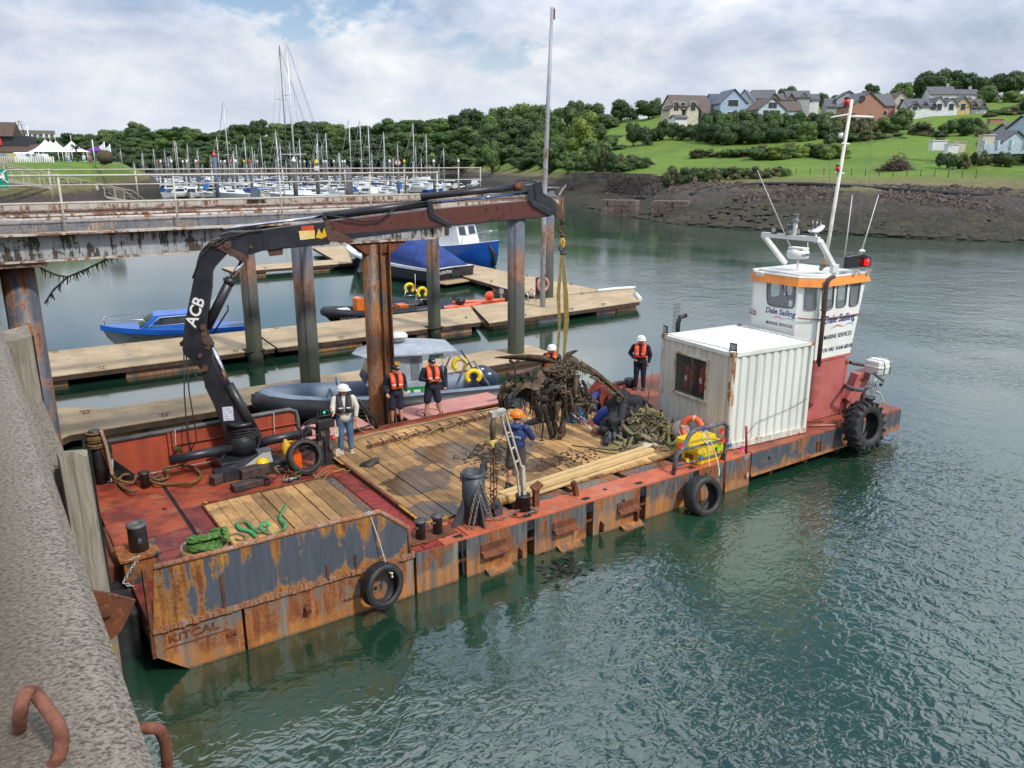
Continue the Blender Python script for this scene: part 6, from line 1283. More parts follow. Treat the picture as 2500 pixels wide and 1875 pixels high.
M_rope=mk('rope_tan',(.34,.24,.12),.9,c2=(.18,.12,.06),sc=40,lo=.45,hi=.55,bmp=.9,bsc=120);M_ropeb=mk('rope_brown',(.20,.115,.04),.9,c2=(.08,.045,.02),sc=30,lo=.45,hi=.55,bmp=1,bsc=80);M_ropew=mk('rope_white',(.62,.58,.50),.8,c2=(.4,.37,.3),sc=50,bmp=.6,bsc=120)
rope([at(x,y,DZ+.16)for x,y in((945,1092),(952,1082),(945,1072),(965,1060),(985,1070),(1010,1058),(1040,1062),(1065,1045),(1100,1040),(1115,1030))],.016,M_rope,'loose_rope','tan rope tangled over the rusty rack')
rope([at(x,y,DZ+.15)for x,y in((975,1080),(990,1062),(1020,1052),(1050,1055),(1080,1040),(1085,1050),(1095,1035),(1130,1030),(1125,1042))],.013,M_rope,'loose_rope','second thinner rope looped further right over the rack')
rope([at(x,y,DZ+.07)for x,y in((850,1080),(900,1062),(980,1045),(1060,1028),(1140,1010),(1215,995))],.028,mk('hose_tan',(.30,.21,.12),.8),'long_hose','long tan hose lying along the rusty edge angle','hose')
HR=thing('boarding_rail','bent black tube rail at the barge far edge beside the double pile','rail',(7.0,7.3,DZ))
g=G();pa=[hW(x,y,7.25)for x,y in((862,990),(862,982),(875,977),(905,1015),(918,1025),(920,1052))];g.tube(pa,.05,10);g.build('top_tube',M_black,HR)
g=G();g.tube([hW(860,1052,7.25),hW(920,1034,7.25)],.035,8);g.tube([hW(860,985,7.25),hW(860,1058,7.25)],.04,8);g.build('lower_tube',M_black,HR)
for k in(0,1):rope([hW(860+20*k,978+10*k,7.4),hW(872+20*k,1010,7.3),hW(868+40*k,1040+4*k,7.2),hW(900+45*k,1062-6*k,7.15)],.016,M_rope,'mooring_rope',['grey mooring rope looping down behind the man in the jumper','mooring rope running down from the bent rail towards the pile'][k])
CPd=thing('control_stand','cluttered black hydraulic control stand with levers, hoses and a green lamp','controls',(5.25,5.75,DZ));q=lambda x,y,W=5.7:hW(x,y,W)
g=G();b0=V((5.22,5.6,DZ));g.prism([b0+V((-.28,-.2,.0)),b0+V((.28,-.2,0)),b0+V((.28,.2,0)),b0+V((-.28,.2,0))],(0,0,.03));g.beam(b0,b0+V((0,0,1.05)),.12,.12,up=(1,0,0));[g.prism([b0+V((s*.06,-.01,.03)),b0+V((s*.24,-.01,.03)),b0+V((s*.06,-.01,.5))],(0,.03,0))for s in(-1,1)];g.build('pedestal',M_black,CPd)
g=G();g.obox(b0+V((0,0,1.02)),(.42,.2,.18));g.obox(b0+V((-.1,.05,.75)),(.22,.2,.35));g.build('valve_block',M_black,CPd)
for k in range(6):g=G();p=b0+V((-.18+k*.07,0,1.1));g.tube([p,p+V((.0,-.03,.22+.03*(k%2)))],.009,5);g.sph(p+V((0,-.03,.25+.03*(k%2))),.018,6);g.build('lever',M_black,CPd)
g=G();g.tube([b0+V((-.3,-.05,1.22)),b0+V((-.2,-.12,1.28)),b0+V((.1,-.12,1.26)),b0+V((.22,-.05,1.32))],.014,6);g.build('guard_bar',M_black,CPd)
p=hW(791,1007,5.6);g=G();g.sph(p,.035,8);g.build('green_lamp',mk('lit_green',(.0,.6,.25),.3,emit=1.5,bmp=0),CPd)
p=hW(813,1070,5.6);g=G();g.sph(p,.055,8);g.build('red_button',mk('button_red',(.7,.02,.02),.3,bmp=0),CPd);p=hW(821,1055,5.62);g=G();g.obox(p,(.11,.02,.26));g.build('paper_tag',mk('tag_cream',(.6,.56,.42),.7,c2=(.25,.2,.15),sc=20),CPd);p=hW(825,1105,5.62);g=G();g.obox(p,(.13,.02,.2));g.build('paper_tag',MATS['tag_cream'],CPd)
for k in range(7):
 a=rr.uniform(.22,.42);c=V((4.95+k*.03,6.0,DZ+.55+k*.02));g=G();g.torus(c,a,.017,Matrix.Rotation(pi/2+rr.uniform(-.3,.3),3,'X')@Matrix.Rotation(rr.uniform(-.4,.4),3,'Y'),22,6,sy=1);g.build('hose_coil',M_rubber,CPd)
g=G();g.tube([(4.75,6.2,DZ+.35),(5.0,6.2,DZ+.35)],.16,14);g.build('pump_drum',mk('dark_iron2',(.03,.028,.026),.5),CPd)
for k,(dx,dz)in enumerate(((-.12,.80),(-.2,.55),(.08,.42))):g=G();g.obox(b0+V((dx,-.1,dz)),(.10,.08,.12));g.tube([b0+V((dx,-.1,dz)),b0+V((dx-.3,.2,dz-.1)),b0+V((dx-.5,.5,dz-.35))],.013,5);g.build('pipe_fitting',mk('fitting',(.22,.19,.17),.4,.5,c2=(.08,.05,.04),sc=9),CPd)
def tyre(label,c,R_,w,M,rin=.62,tread=0,rope_=None):
 T=thing('tyre',label,'tyre',c);g=G();c=V(c);n=44;prof_=[(rin*R_,-w*.32),(rin*R_*1.08,-w*.46),(R_*.82,-w*.52),(R_*.95,-w*.44),(R_,-w*.30),(R_,w*.30),(R_*.95,w*.44),(R_*.82,w*.52),(rin*R_*1.08,w*.46),(rin*R_,w*.32),(rin*R_*1.1,w*.26),(R_*.88,w*.30),(R_*.9,0),(R_*.88,-w*.30),(rin*R_*1.1,-w*.26)]
 rings=[[c+M@V((r*math.cos(2*pi*j/n),r*math.sin(2*pi*j/n),z))for r,z in prof_]for j in range(n)]
 g.ring(rings,0,True,False,True);g.build('carcass',M_rubber,T)
 if tread==1:
  g=G()
  for j in range(60):
   a=2*pi*j/60
   for z0,z1 in((-.44,-.28),(-.24,-.06),(-.02,.16),(.2,.4)):
    e=.0045;da=2*pi/60*.82
    g.ring([[c+M@V(((R_+d)*math.cos(t),(R_+d)*math.sin(t),z*w))for t,z in((a,z0),(a+da,z0),(a+da,z1),(a,z1))]for d in(-.012,e)],0,False,True)
  g.build('tread',M_rubber,T,kind='stuff')
 if tread==2:
  for j in range(36):
   a=2*pi*j/36;s=1 if j%2 else-1;g=G();A_=[(a,s*.02),(a+.10,s*.02),(a+.26,s*.54),(a+.15,s*.54)]
   g.ring([[c+M@V(((R_+d-(.03 if abs(z)>.3 else 0))*math.cos(t),(R_+d-(.03 if abs(z)>.3 else 0))*math.sin(t),z*w))for t,z in A_]for d in(-.05,.055)],0,False,True);g.build('lug',M_rubber,T)
 return T
def ax(d,up=(0,0,1)):
 z=V(d).normalized();x=V(up).cross(z).normalized();return Matrix((x,z.cross(x),z)).transposed()
tyre('worn car tyre hanging over the grey bulwark by a thin rope',(3.93,-.26,.60),.42,.26,ax((.22,-.97,.12)),.68,1)
rope([hW(900,1248,-.0),hW(925,1320,-.12),hW(945,1385,-.2),hW(955,1403,-.3)],.012,M_ropew,'tyre_rope','thin white rope holding the car tyre over the bulwark')
g=G();p=hW(956,1400,-.36);g.sph(p,.03,8);g.sph(p+V((.01,0,-.07)),.025,8);tag(g.build('rope_knot',M_ropew),'white knot at the end of the car tyre rope','knot')
tyre('large smooth truck tyre hanging on the hull below the yellow box',(12.35,-.42,.40),.50,.38,ax((-.06,-1,.22)),.62,0)
tyre('huge chevron tread tractor tyre hanging at the barge stern',(18.9,-.40,.96),.66,.46,ax((-.06,-1,.14)),.56,2)
tyre('car tyre leaning among the gear on the red deck beside the crane',(4.5,5.2,DZ+.42),.42,.26,ax((.05,-1,.42)),.72,1)
rope([hW(2138,925,-.05),hW(2130,950,-.1),hW(2148,960,-.2),hW(2158,985,-.3)],.02,M_ropew,'tyre_rope','white rope lashing the tractor tyre to the stern rail')
for k in range(4):rope([hW(2120+5*k,930,-.1),hW(2118+8*k,945+5*(k%2),-.15),hW(2128+6*k,962,-.2)],.012,mk('rope_grey',(.2,.2,.18),.8),'lashing','thin grey lashing between the stern rail and the tractor tyre','rope')['group']='lashings on the tractor tyre'
RL=thing('side_rail','angular blue grey tube rail at the barge edge in front of the yellow boxes','rail',(12.5,.15,DZ));M_rt=mk('rail_bluegrey',(.10,.11,.14),.6,c2=(.06,.045,.05),sc=5,c3=(.34,.33,.31),sc3=8,lo3=.60,hi3=.66,bmp=.3)
P=[at(1648,1160),hW(1652,1112,.1),hW(1665,1098,.1),hW(1685,1060,.1),hW(1700,1048,.1),hW(1720,1044,.1),hW(1765,1032,.1),hW(1776,1040,.1),hW(1773,1090,.1),hW(1763,1132,.1)];P[0].y=.1
g=G();g.tube(P,.055,10);g.build('top_tube',M_rt,RL);g=G();g.tube([hW(1664,1099,.1),hW(1768,1073,.1)],.03,8);g.build('mid_tube',M_rt,RL);g=G();g.tube([hW(1650,1138,.1),hW(1764,1106,.1)],.025,8);g.build('low_tube',M_rt,RL)
for x,y,m,lb in((1662,1088,'red','red rag knotted on the left bend of the side rail'),(1763,1052,'red','red rag high on the right leg of the side rail'),(1766,1074,'red','lower red rag on the right leg of the side rail'),(1756,1093,'lime','lime green rag on the right of the side rail'),(1782,1088,'blue','small blue rag against the white container'),(1812,1095,'pink','bright pink rag at the foot of the red rod'),(1679,1124,'yellow','yellow rag tied on the lowest tube of the side rail'),(1712,1116,'blue','blue rag on the lowest tube of the side rail'),(1720,1048,'blue','blue cloth wound round the top of the side rail')):
 cl={'red':(.62,.04,.03),'lime':(.25,.6,.05),'blue':(.03,.15,.5),'pink':(.8,.05,.25),'yellow':(.75,.55,.02)}[m];mt_=mk('rag_'+m,cl,.7,bmp=.2);c=hW(x,y,.06);g=G();s=.05 if(x,y)in((1712,1116),(1679,1124),(1782,1088))else.075
 v=[c+V(p)*s for p in((-1,0,.8),(0,-.3,1.1),(1,0,.7),(1.1,.1,-.3),(.5,-.3,-1),(-.1,.1,-.8),(-.9,-.1,-1),(-1.1,-.2,0))];g.prism(v,(0,.02,0));tag(g.build('rag',mt_),lb,'rag')
g=G();[g.torus(hW(1733+5*k,1041-k,.1),.062,.008,Matrix.Rotation(pi/2,3,'Y'),14,4)for k in range(3)];tag(g.build('striped_binding',mk('binding',(.65,.2,.2),.7,c2=(.7,.68,.65),sc=40,lo=.48,hi=.52)),'red and white cord wound round the side rail top','binding')
rope([hW(1722,1050,.06),hW(1728,1080,.0),hW(1730,1105,-.05),hW(1732,1140,-.2)],.011,M_ropew,'tyre_rope','left of two pale ropes holding the truck tyre');rope([hW(1725,1052,.04),hW(1738,1085,-.0),hW(1750,1120,-.2),hW(1756,1150,-.62),hW(1754,1162,-.7)],.015,M_ropew,'tyre_rope','right of two pale ropes holding the truck tyre');rope([hW(1720,1062,.04),hW(1716,1072,.0),hW(1724,1082,.0),hW(1732,1076,0),hW(1736,1082,0)],.02,M_ropew,'rope_knot','knotted pale rope on the side rail middle tube','knot')
M_case=mk('case_yellow',(.72,.52,.015),.45,c2=(.64,.45,.015),sc=3,bmp=.1)
def case(label,c,d,rz,lid=.32):
 T=thing('yellow_case',label,'case',c,rz);Mx=INV[T.name].inverted()
 def w(g):g.v=[tuple(Mx@V(p))for p in g.v];return g
 g=G();n=4;a,b,h=d;rings=[[(sx*(a/2)*k,sy*(b/2)*k,z)for sx,sy in((-1,-.86),(-.9,-1),(.9,-1),(1,-.86),(1,.86),(.9,1),(-.9,1),(-1,.86))]for z,k in((0,.90),(.02,.93),(h*(1-lid),1))];g.ring(rings,0,False,True);w(g).build('body',M_case,T)
 g=G();rings=[[(sx*(a/2)*k,sy*(b/2)*k,z)for sx,sy in((-1,-.86),(-.9,-1),(.9,-1),(1,-.86),(1,.86),(.9,1),(-.9,1),(-1,.86))]for z,k in((h*(1-lid)+.008,1.03),(h*(1-lid)+.03,1.03),(h*.97,.99),(h,.93))];g.ring(rings,0,False,True);w(g).build('lid',M_case,T)
 for sx in(-.3,.3):g=G();g.box(sx*a-.04,sx*a+.04,-b/2*1.06,-b/2*1.02,h*.45,h*.75);w(g).build('latch',M_case,T)
 g=G();g.box(-a/2*1.04,-a/2*1.01,-b*.18,b*.18,h*.25,h*.55);w(g).build('handle',M_rust,T);return T
case('large yellow plastic case behind the side rail, in front',at(1716,1118,DZ+.01),(1.08,.64,.44),.05);case('yellow plastic case standing behind the larger one',at(1698,1100,DZ+.01),(1.05,.5,.42),.05)
LR=thing('orange_lifebuoy','orange lifebuoy with white bands leaning on the container wall','lifebuoy',(13.4,1.75,1.4));c=hL(1690,1046,13.75);M=ax((-1,-.35,.3));g=G();g.torus(c,.27,.085,M,32,10,sy=.9);g.build('ring',mk('buoy_orange',(.72,.12,.03),.5,c2=(.6,.10,.04),sc=5),LR)
for a in(1.4,3.0,4.6,6.1):g=G();g.torus(c,.27,.089,M,5,10,a0=a,a1=a+.2,sy=.9);g.build('band',mk('buoy_band',(.6,.52,.45),.5),LR)
rope([V(c)+M@V((.35*math.cos(t),.35*math.sin(t),.08))for t in(3.6,4.2,5.0,5.8,6.3)],.01,M_ropew,'grab_line','',parent=LR)
T=thing('grey_disc','round grey cushion leaning on the container below the lifebuoy','cushion',(13.6,1.6,DZ+.35));g=G();g.lathe([(.02,.06),(.24,.05),(.28,0),(.24,-.04)],(13.62,1.62,DZ+.35),20,M=ax((-1,-.6,.5)));g.build('disc',mk('disc_grey',(.28,.25,.22),.7),T)
def ribbon(g,pts,w,th=.006,upv=None,mi=0):
 P=[V(p)for p in pts];Q=[]
 for i in range(len(P)-1):
  p0,p1,p2,p3=P[max(i-1,0)],P[i],P[i+1],P[min(i+2,len(P)-1)]
  for t in(0,.33,.66):Q.append(.5*((2*p1)+(p2-p0)*t+(2*p0-5*p1+4*p2-p3)*t*t+(3*p1-p0-3*p2+p3)*t**3))
 Q.append(P[-1]);v=[]
 for i,q_ in enumerate(Q):
  t=(Q[min(i+1,len(Q)-1)]-Q[max(i-1,0)]).normalized();a=mn.noise(q_*1.5)*2.2 if upv is None else upv;side=V((-t.y,t.x,0)).normalized()*math.cos(a)+V((0,0,1))*math.sin(a);nn=side.cross(t)*th
  v+=[q_-side*w/2,q_+side*w/2,q_+side*w/2+nn,q_-side*w/2+nn]
 n=len(Q);g.add(v,[(4*i+k,4*i+(k+1)%4,4*i+4+(k+1)%4,4*i+4+k)for i in range(n-1)for k in range(4)],mi,True)
HP=thing('webbing_heap','heap of olive webbing straps piled against the container','straps',(12.8,2.4,DZ));q_=random.Random(21);ol=[mk('strap_olive',(.20,.175,.095),.85,c2=(.14,.12,.065),sc=6,bmp=.3),mk('strap_dark',(.075,.068,.04),.85,c2=(.05,.045,.03),sc=6,bmp=.3),mk('strap_yellowish',(.30,.24,.05),.8,c2=(.2,.16,.04),sc=6,bmp=.3),mk('strap_green',(.10,.16,.06),.8,bmp=.3)]
g=G();lump(g,(13.15,2.5,DZ+.15),(.72,.7,.45),31,18,.3);g.build('core',ol[1],HP)
for i in range(90):
 a0=q_.uniform(0,6.28);cx,cy=13.15+q_.gauss(0,.42),2.35+q_.gauss(0,.40);r=q_.uniform(.12,.42);zc=DZ+.1+max(0,.72-((cx-13.15)**2+(cy-2.45)**2)*1.3)*q_.uniform(.6,1);P=[]
 for k in range(8):t=a0+k*q_.uniform(.5,.9);P.append((cx+r*math.cos(t),cy+r*math.sin(t)*.8,max(DZ+.06,zc+.12*math.sin(t*2+i)-r*.15)))
 g=G();ribbon(g,P,q_.uniform(.07,.11));g.build('strap',ol[0 if i%5 else(2 if i%2 else 1)]if i!=7 else ol[3],HP)
for P in([(12.3,2.1,DZ+.3),(11.9,1.9,DZ+.08),(11.6,2.2,DZ+.06),(11.3,2.6,DZ+.06),(11.0,3.0,DZ+.06)],[(12.4,1.9,DZ+.2),(12.0,1.6,DZ+.08),(11.5,1.9,DZ+.06),(11.2,2.5,DZ+.07)],[(12.2,2.9,DZ+.3),(11.8,2.7,DZ+.07),(11.5,2.4,DZ+.06),(11.9,2.0,DZ+.1)],[(11.7,2.0,DZ+.07),(11.9,1.75,DZ+.07),(12.2,1.7,DZ+.12),(12.4,1.9,DZ+.2)]):
 g=G();ribbon(g,P,.10,upv=.3);g.build('strap',ol[0],HP)
g=G();v=[]
for i in range(9):
 for k in range(7):a,b=i/8,k/6;x,y=12.15+.85*a,1.55+.55*b;v.append((x+.05*math.sin(k),y+.06*math.sin(i*2),DZ+.06+.12*math.sin(pi*a)*math.sin(pi*b)+.04*mn.noise(V((i*.9,k*.9,2)))))
g.add(v,[(i*7+k,(i+1)*7+k,(i+1)*7+k+1,i*7+k+1)for i in range(8)for k in range(6)],0,True);tag(g.build('cream_sheet',mk('sheet_cream',(.58,.50,.36),.85,bmp=.4)),'crumpled cream cloth beside the timber baulks','cloth')
DS=thing('drysuit_heap','black diving suits draped in a heap with boots showing','diving suits',(12.0,3.5,DZ));blk=mk('neoprene',(.010,.011,.015),.75,c2=(.022,.022,.028),sc=6,bmp=.8,bsc=12,bd=.03)
g=G();c0_=at(1545,1075,DZ)
lump(g,at(1530,1052,DZ)+V((0,.1,.55)),(.42,.42,.52),41,30,.7,3.2);lump(g,at(1498,1068,DZ)+V((0,0,.3)),(.40,.36,.36),42,30,.7,3.4);lump(g,at(1560,1060,DZ)+V((0,0,.35)),(.32,.34,.42),43,30,.7,3.4)
g.tube([hW(1530,975,3.9),hW(1500,1010,3.6),hW(1490,1050,3.2),at(1478,1085,DZ+.1)],[.12,.15,.12,.08],9);g.tube([hW(1545,975,3.8),hW(1580,1010,3.4),hW(1580,1060,3.0),at(1560,1090,DZ+.1)],[.12,.13,.12,.10],9);g.tube([hW(1520,985,3.8),hW(1560,980,3.7),hW(1590,1000,3.6)],[.12,.16,.1],9);
for i in range(11):
 a=-2.9+i*.42;t_=at(1530,1052,DZ)+V((.12*math.cos(a),.1+.12*math.sin(a),.86+.08*math.sin(i*2.3)));e_=at(1525,1060,DZ)+V((.62*math.cos(a),.58*math.sin(a),.10));m1=t_.lerp(e_,.45)+V((.10*math.cos(a),.1*math.sin(a),.10*math.sin(i*1.9)));g.tube([t_,t_.lerp(m1,.5)+V((0,0,.03)),m1,m1.lerp(e_,.55)+V((0,0,-.04)),e_],[.09,.13,.115,.12,.07],8,flat=(1,.7))
g.build('suits',blk,DS)
for i,(x,y)in enumerate(((1478,1062),(1488,1078),(1500,1078),(1515,1078),(1535,1080),(1470,1052))):c=at(x,y,DZ+.06);g=G();caps(g,c,c+V((-.12-.02*(i%2),-.12,.0)),.06,.05);caps(g,c,c+V((.04,.06,.2)),.06,.06);g.build('boot',mk('boot_grey',(.055,.06,.075),.6),DS)
for i,(px_,r,m,lb)in enumerate((((1475,1035),(.34,.3,.26),(.02,.06,.36),'crumpled royal blue bag in front of the black suits'),((1450,1000),(.28,.25,.28),(.02,.05,.30),'blue holdall with a dark top further back'),((1478,1000),(.22,.2,.2),(.08,.10,.10),'grey green bag on top of the blue ones'),((1432,1010),(.2,.2,.22),(.012,.012,.018),'small black bag beside the red hose'))):
 g=G();p=at(*px_,DZ);lump(g,p+V((0,0,r[2]*.8)),r,50+i,16,.4,2.6);tag(g.build('bag',mk('bag%d'%i,m,.7,c2=tuple(x*.5 for x in m),sc=4,bmp=.8,bsc=14,bd=.03)),lb,'bag')
RC=thing('rope_coil','coil of bright blue rope behind the hanging wreck','rope coil',(11.5,4.3,DZ));c=at(1403,1022,DZ+.06)
for k in range(16):g=G();g.torus(c+V((rr.gauss(0,.04),rr.gauss(0,.04),.02*k)),.34-.008*k+rr.uniform(-.05,.05),.017,Matrix.Rotation(rr.uniform(-.12,.12),3,'X')@Matrix.Rotation(rr.uniform(-.12,.12),3,'Y'),26,5);g.build('turn',mk('rope_blue',(.015,.18,.42),.7,bmp=.5,bsc=90),RC)
for k in range(3):rope([at(1405,995,DZ+.1)+V((.25*math.cos(t+k),.2*math.sin(t+k),.1+.1*math.sin(t*1.3+k)))for t in range(6)],.02,mk('hose_red',(.55,.035,.03),.5),'red_hose','loose loops of red hose behind the blue rope coil','hose')['group']='red hose loops'
for a,b,lb,m in(((1385,998),(1470,1050),'upper red and white ranging pole on the planks',0),((1383,1000),(1462,1062),'lower red and white ranging pole crossing the planks',1)):
 T=thing('ranging_pole',lb,'pole',at(*a,DZ+.15));A_,B_=at(*a,DZ+.35),at(*b,DZ+.08)
 for k in range(5):g=G();g.tube([A_.lerp(B_,k/5),A_.lerp(B_,(k+1)/5)],.022,8);g.build('band',mk('pole_red',(.6,.02,.03),.5,bmp=0)if(k+m)%2 else M_white,T)
g=G();p=at(1352,1000,DZ+.12);lump(g,p,(.14,.12,.10),61,12);tag(g.build('yellow_bag',M_yel),'small yellow bag glimpsed under the wreck','bag');g=G();p=at(1330,1020,DZ+.12);lump(g,p,(.3,.25,.16),62,14,.4);tag(g.build('black_gear',M_mudd),'black wet gear heaped under the wreck','gear')
g=G();p=at(1305,1030,DZ+.05);lump(g,p,(.35,.2,.08),63,14,.3);tag(g.build('fin_pair',M_rubber),'black swim fins lying on the planks under the wreck','fins')
WD=thing('winch_drum','rusty red winch with large flanges behind the black suits','winch',(14.2,5.6,DZ));M_wr=mk('winch_red',(.26,.045,.03),.6,c2=(.15,.03,.02),sc=6,c3=(.10,.04,.03),sc3=8,bmp=.5)
c=V((14.0,4.9,DZ+.42))
for k,(y,r)in enumerate(((0,.42),(.55,.42),(-.18,.24),(-.32,.18))):g=G();g.tube([c+V((.1*y,y,0)),c+V((.1*y,y+.05,0))],r,26);g.build('flange',M_wr,WD)
g=G();g.tube([c,c+V((.05,.55,0))],.16,16);g.build('drum',M_rust,WD);g=G();g.box(c.x-.3,c.x+.3,c.y-.1,c.y+.7,DZ,DZ+.15);g.build('bed',M_wr,WD)
FRl=thing('far_rail','low brown tube rail round the far corner of the timber deck','rail',(13,6.8,DZ));M_bt=mk('tube_brown',(.11,.06,.055),.6,c2=(.06,.035,.035),sc=5)
g=G();g.tube([hW(1455,945,5.9),hW(1500,960,5.3),hW(1530,975,4.6)],.09,10);g.build('tube',M_bt,FRl);g=G();g.tube([hW(1468,955,5.7),at(1470,1010,DZ)],.07,8);g.build('leg',M_bt,FRl);g=G();g.tube([hW(1470,945,6.9),hW(1500,938,6.95),hW(1545,930,7.0)],.08,10);g.tube([hW(1545,930,7.0),at(1550,950,DZ)],.07,8);g.build('tube',M_bt,FRl)
g=G();g.tube([hW(1240,915,7.1),hW(1300,905,7.1)],.09,10);tag(g.build('capped_tube',M_bt),'brown tube behind the propeller blade at the far deck edge','tube');g=G();g.lathe([(.16,0),(.2,.28),(.17,.3)],at(1538,945,DZ),12);tag(g.build('dark_bucket',M_rubber),'dark bucket standing by the far rail','bucket')
g=G();p=hW(1593,830,4.2);g.tube([V((14.1,3.5,1.0)),V((14.08,3.25,2.55))],.018,6);tag(g.build('pole_handle',mk('handle_wood',(.4,.26,.12),.7)),'pale wooden handle leaning on the container left edge','handle')
EX=thing('engine_exhaust','black curved exhaust with a wire mesh guard behind the container','exhaust',(17.3,4.4,DZ));e0=hW(1655,800,4.3);g=G();g.tube([e0+V((0,0,-1.6)),e0+V((0,0,.15)),e0+V((.08,0,.32)),e0+V((.28,-.05,.36))],.07,10);g.build('pipe',M_black,EX)
g=G();[g.tube([e0+V((-.22+.05*k,0,-.1)),e0+V((-.22+.05*k,0,.75))],.006,4)for k in range(6)];[g.tube([e0+V((-.22,0,-.1+.12*k)),e0+V((.03,0,-.1+.12*k))],.006,4)for k in range(8)];g.build('mesh_guard',mk('mesh_dark',(.05,.05,.05),.6),EX,kind='stuff')
T=thing('marker_rod','upright red rod in a grey clamp at the hull edge','rod',(13.62,.06,DZ));g=G();g.tube([hW(1822,1108,.06),hW(1822,1041,.06)],.032,8);g.build('rod',mk('rod_red',(.30,.04,.035),.6,c2=(.18,.03,.03),sc=9),T);g=G();g.obox(hW(1819,1115,.03),(.16,.09,.12));g.build('clamp',mk('clamp_grey',(.35,.35,.34),.4,.4),T);g=G();g.tube([V((13.575,-.02,.8)),V((13.575,-.02,-.1))],.03,6);g.build('lower_rod',M_rust,T)
g=G();c=hW(1826,1160,-.06);g.prism([c+V(p)for p in((0,0,.1),(.06,0,0),(0,0,-.1),(-.06,0,0))],(0,.01,0));tag(g.build('diamond_plate',mk('plate_white',(.6,.58,.54),.5,c2=(.3,.15,.1),sc=9)),'small white diamond tag on the hull below the red rod','tag')
YB=thing('yellow_buoy','round yellow float on the red deck by the crane foot','float',(3.9,5.5,DZ));g=G();g.sph(at(642,1150,DZ+.02)+V((0,0,.17)),.17,18);g.tube([at(642,1150,DZ)+V((-.02,-.15,.2)),at(642,1150,DZ)+V((.04,-.17,.16))],.02,6);g.build('ball',mk('float_yellow',(.78,.50,.0),.4,bmp=0),YB)
T=thing('yellow_jug','yellow jerry jug behind the leaning tyre','jug',(4.3,6.0,DZ));p=at(700,1120,DZ);g=G();g.lathe([(.10,0),(.12,.05),(.12,.28),(.06,.36),(.04,.42)],p+V((0,0,.1)),12);g.tube([p+V((.05,0,.45)),p+V((.18,0,.44)),p+V((.16,0,.25))],.025,6);g.build('body',M_yel,T)
T=thing('orange_can','bright orange fuel can seen through the leaning tyre','fuel can',(4.45,5.7,DZ));p=V((4.42,5.62,DZ));g=G();g.prism([p+V(q)for q in((-.15,-.1,0),(.12,-.1,0),(.12,-.1,.40),(.0,-.1,.48),(-.08,-.1,.60),(-.15,-.1,.36))],(0,.18,0));g.build('body',mk('can_orange',(.85,.13,.01),.4,bmp=0),T,bevel=.015)
T=thing('bow_shackle','big dark bow shackle lying on the red deck edge before the tyre','shackle',(4.0,4.8,DZ));c=at(716,1168,DZ+.05);g=G();g.tube([c+V(p)for p in((-.1,0,0),(-.14,-.12,0),(-.06,-.24,0),(.06,-.24,0),(.14,-.12,0),(.1,0,0))],.03,8);g.build('bow',mk('dark_iron',(.05,.045,.04),.6),T);g=G();g.tube([c+V((-.26,.01,.0)),c+V((.16,-.01,0))],.035,8);g.build('pin',mk('pin_pale',(.3,.3,.28),.4,.5),T)
for i,(x,y,d,rz,lb)in enumerate(((610,1180,(.85,.28,.16),.1,'dark steel block nearest the small planks'),(620,1150,(.7,.3,.25),.1,'heavier steel block behind the nearest block'),(540,1165,(.55,.22,.2),.45,'ribbed dark bracket left of the steel blocks'))):g=G();g.obox(at(x,y,DZ+d[2]/2+.01),d,rz);tag(g.build('steel_block',mk('block_dark',(.035,.03,.03),.6,c2=(.09,.05,.045),sc=5,bmp=.5),bevel=.02),lb,'block')
for k in range(3):chain([at(600+20*k,1168-5*k,DZ+.2),at(640+10*k,1158+6*k,DZ+.24),at(660+5*k,1168,DZ+.1)],'rusty chain bunch number of loops over the steel blocks'.replace(' number of loops',''),mk('iron_chain',(.06,.045,.035),.7),.09,.014)['group']='chain bunch on the steel blocks'
for k in range(9):
 r_=random.Random(k+5);x,y=r_.uniform(650,735),r_.uniform(1105,1165);rope([at(x+r_.uniform(-30,30),y+r_.uniform(-12,12),DZ+r_.uniform(.02,.2))for _ in range(6)],r_.choice((.01,.014)),r_.choice((M_ropeb,M_rope,M_rubber)),'loose_line','loose tangled line among the gear round the leaning tyre','rope')['group']='tangled lines beside the crane'
for k,pts in enumerate(([(690,1170),(705,1145),(700,1175)],[(760,1130),(770,1165),(800,1150),(790,1170),(760,1160)],[(770,1165),(805,1140),(850,1150),(880,1130)])):rope([at(*p,DZ+.05)for p in pts],.012,M_rope,'loose_line',['tan line hooked over the bottom of the leaning tyre','tan line curling right of the leaning tyre','thin line leading to the crumpled black cloth'][k])
g=G();lump(g,at(905,1130,DZ+.08),(.28,.16,.08),71,16,.7,4);tag(g.build('black_cloth',mk('cloth_black',(.02,.018,.017),.6,c2=(.06,.05,.04),sc=8,bmp=.8,bsc=18,bd=.03)),'crumpled black cloth on the planks near the man in the jumper','cloth')
rope([at(x,y,DZ+.07+.05*(i%3))for i,(x,y)in enumerate(((272,1085),(262,1150),(275,1165),(320,1180),(330,1160),(300,1160),(290,1180),(318,1200),(335,1195)))][1:],.035,M_ropeb,'mooring_rope','thick brown rope loops on the bow plate left of the small bollard')
rope([at(x,y,DZ+.06+.07*(i%2))for i,(x,y)in enumerate(((365,1165),(385,1172),(410,1165),(400,1145),(430,1138),(470,1140),(490,1160),(470,1178),(420,1182),(380,1180),(368,1170),(395,1160)))],.035,M_ropeb,'mooring_rope','thick brown rope coil right of the small bow bollard')
T=thing('bow_bollard','small black bollard between the brown ropes on the bow','bollard',at(355,1190,DZ));g=G();g.lathe([(.10,0),(.10,.3),(.13,.34),(.13,.38),(.05,.4)],at(355,1190,DZ),14);g.build('post',M_black,T)
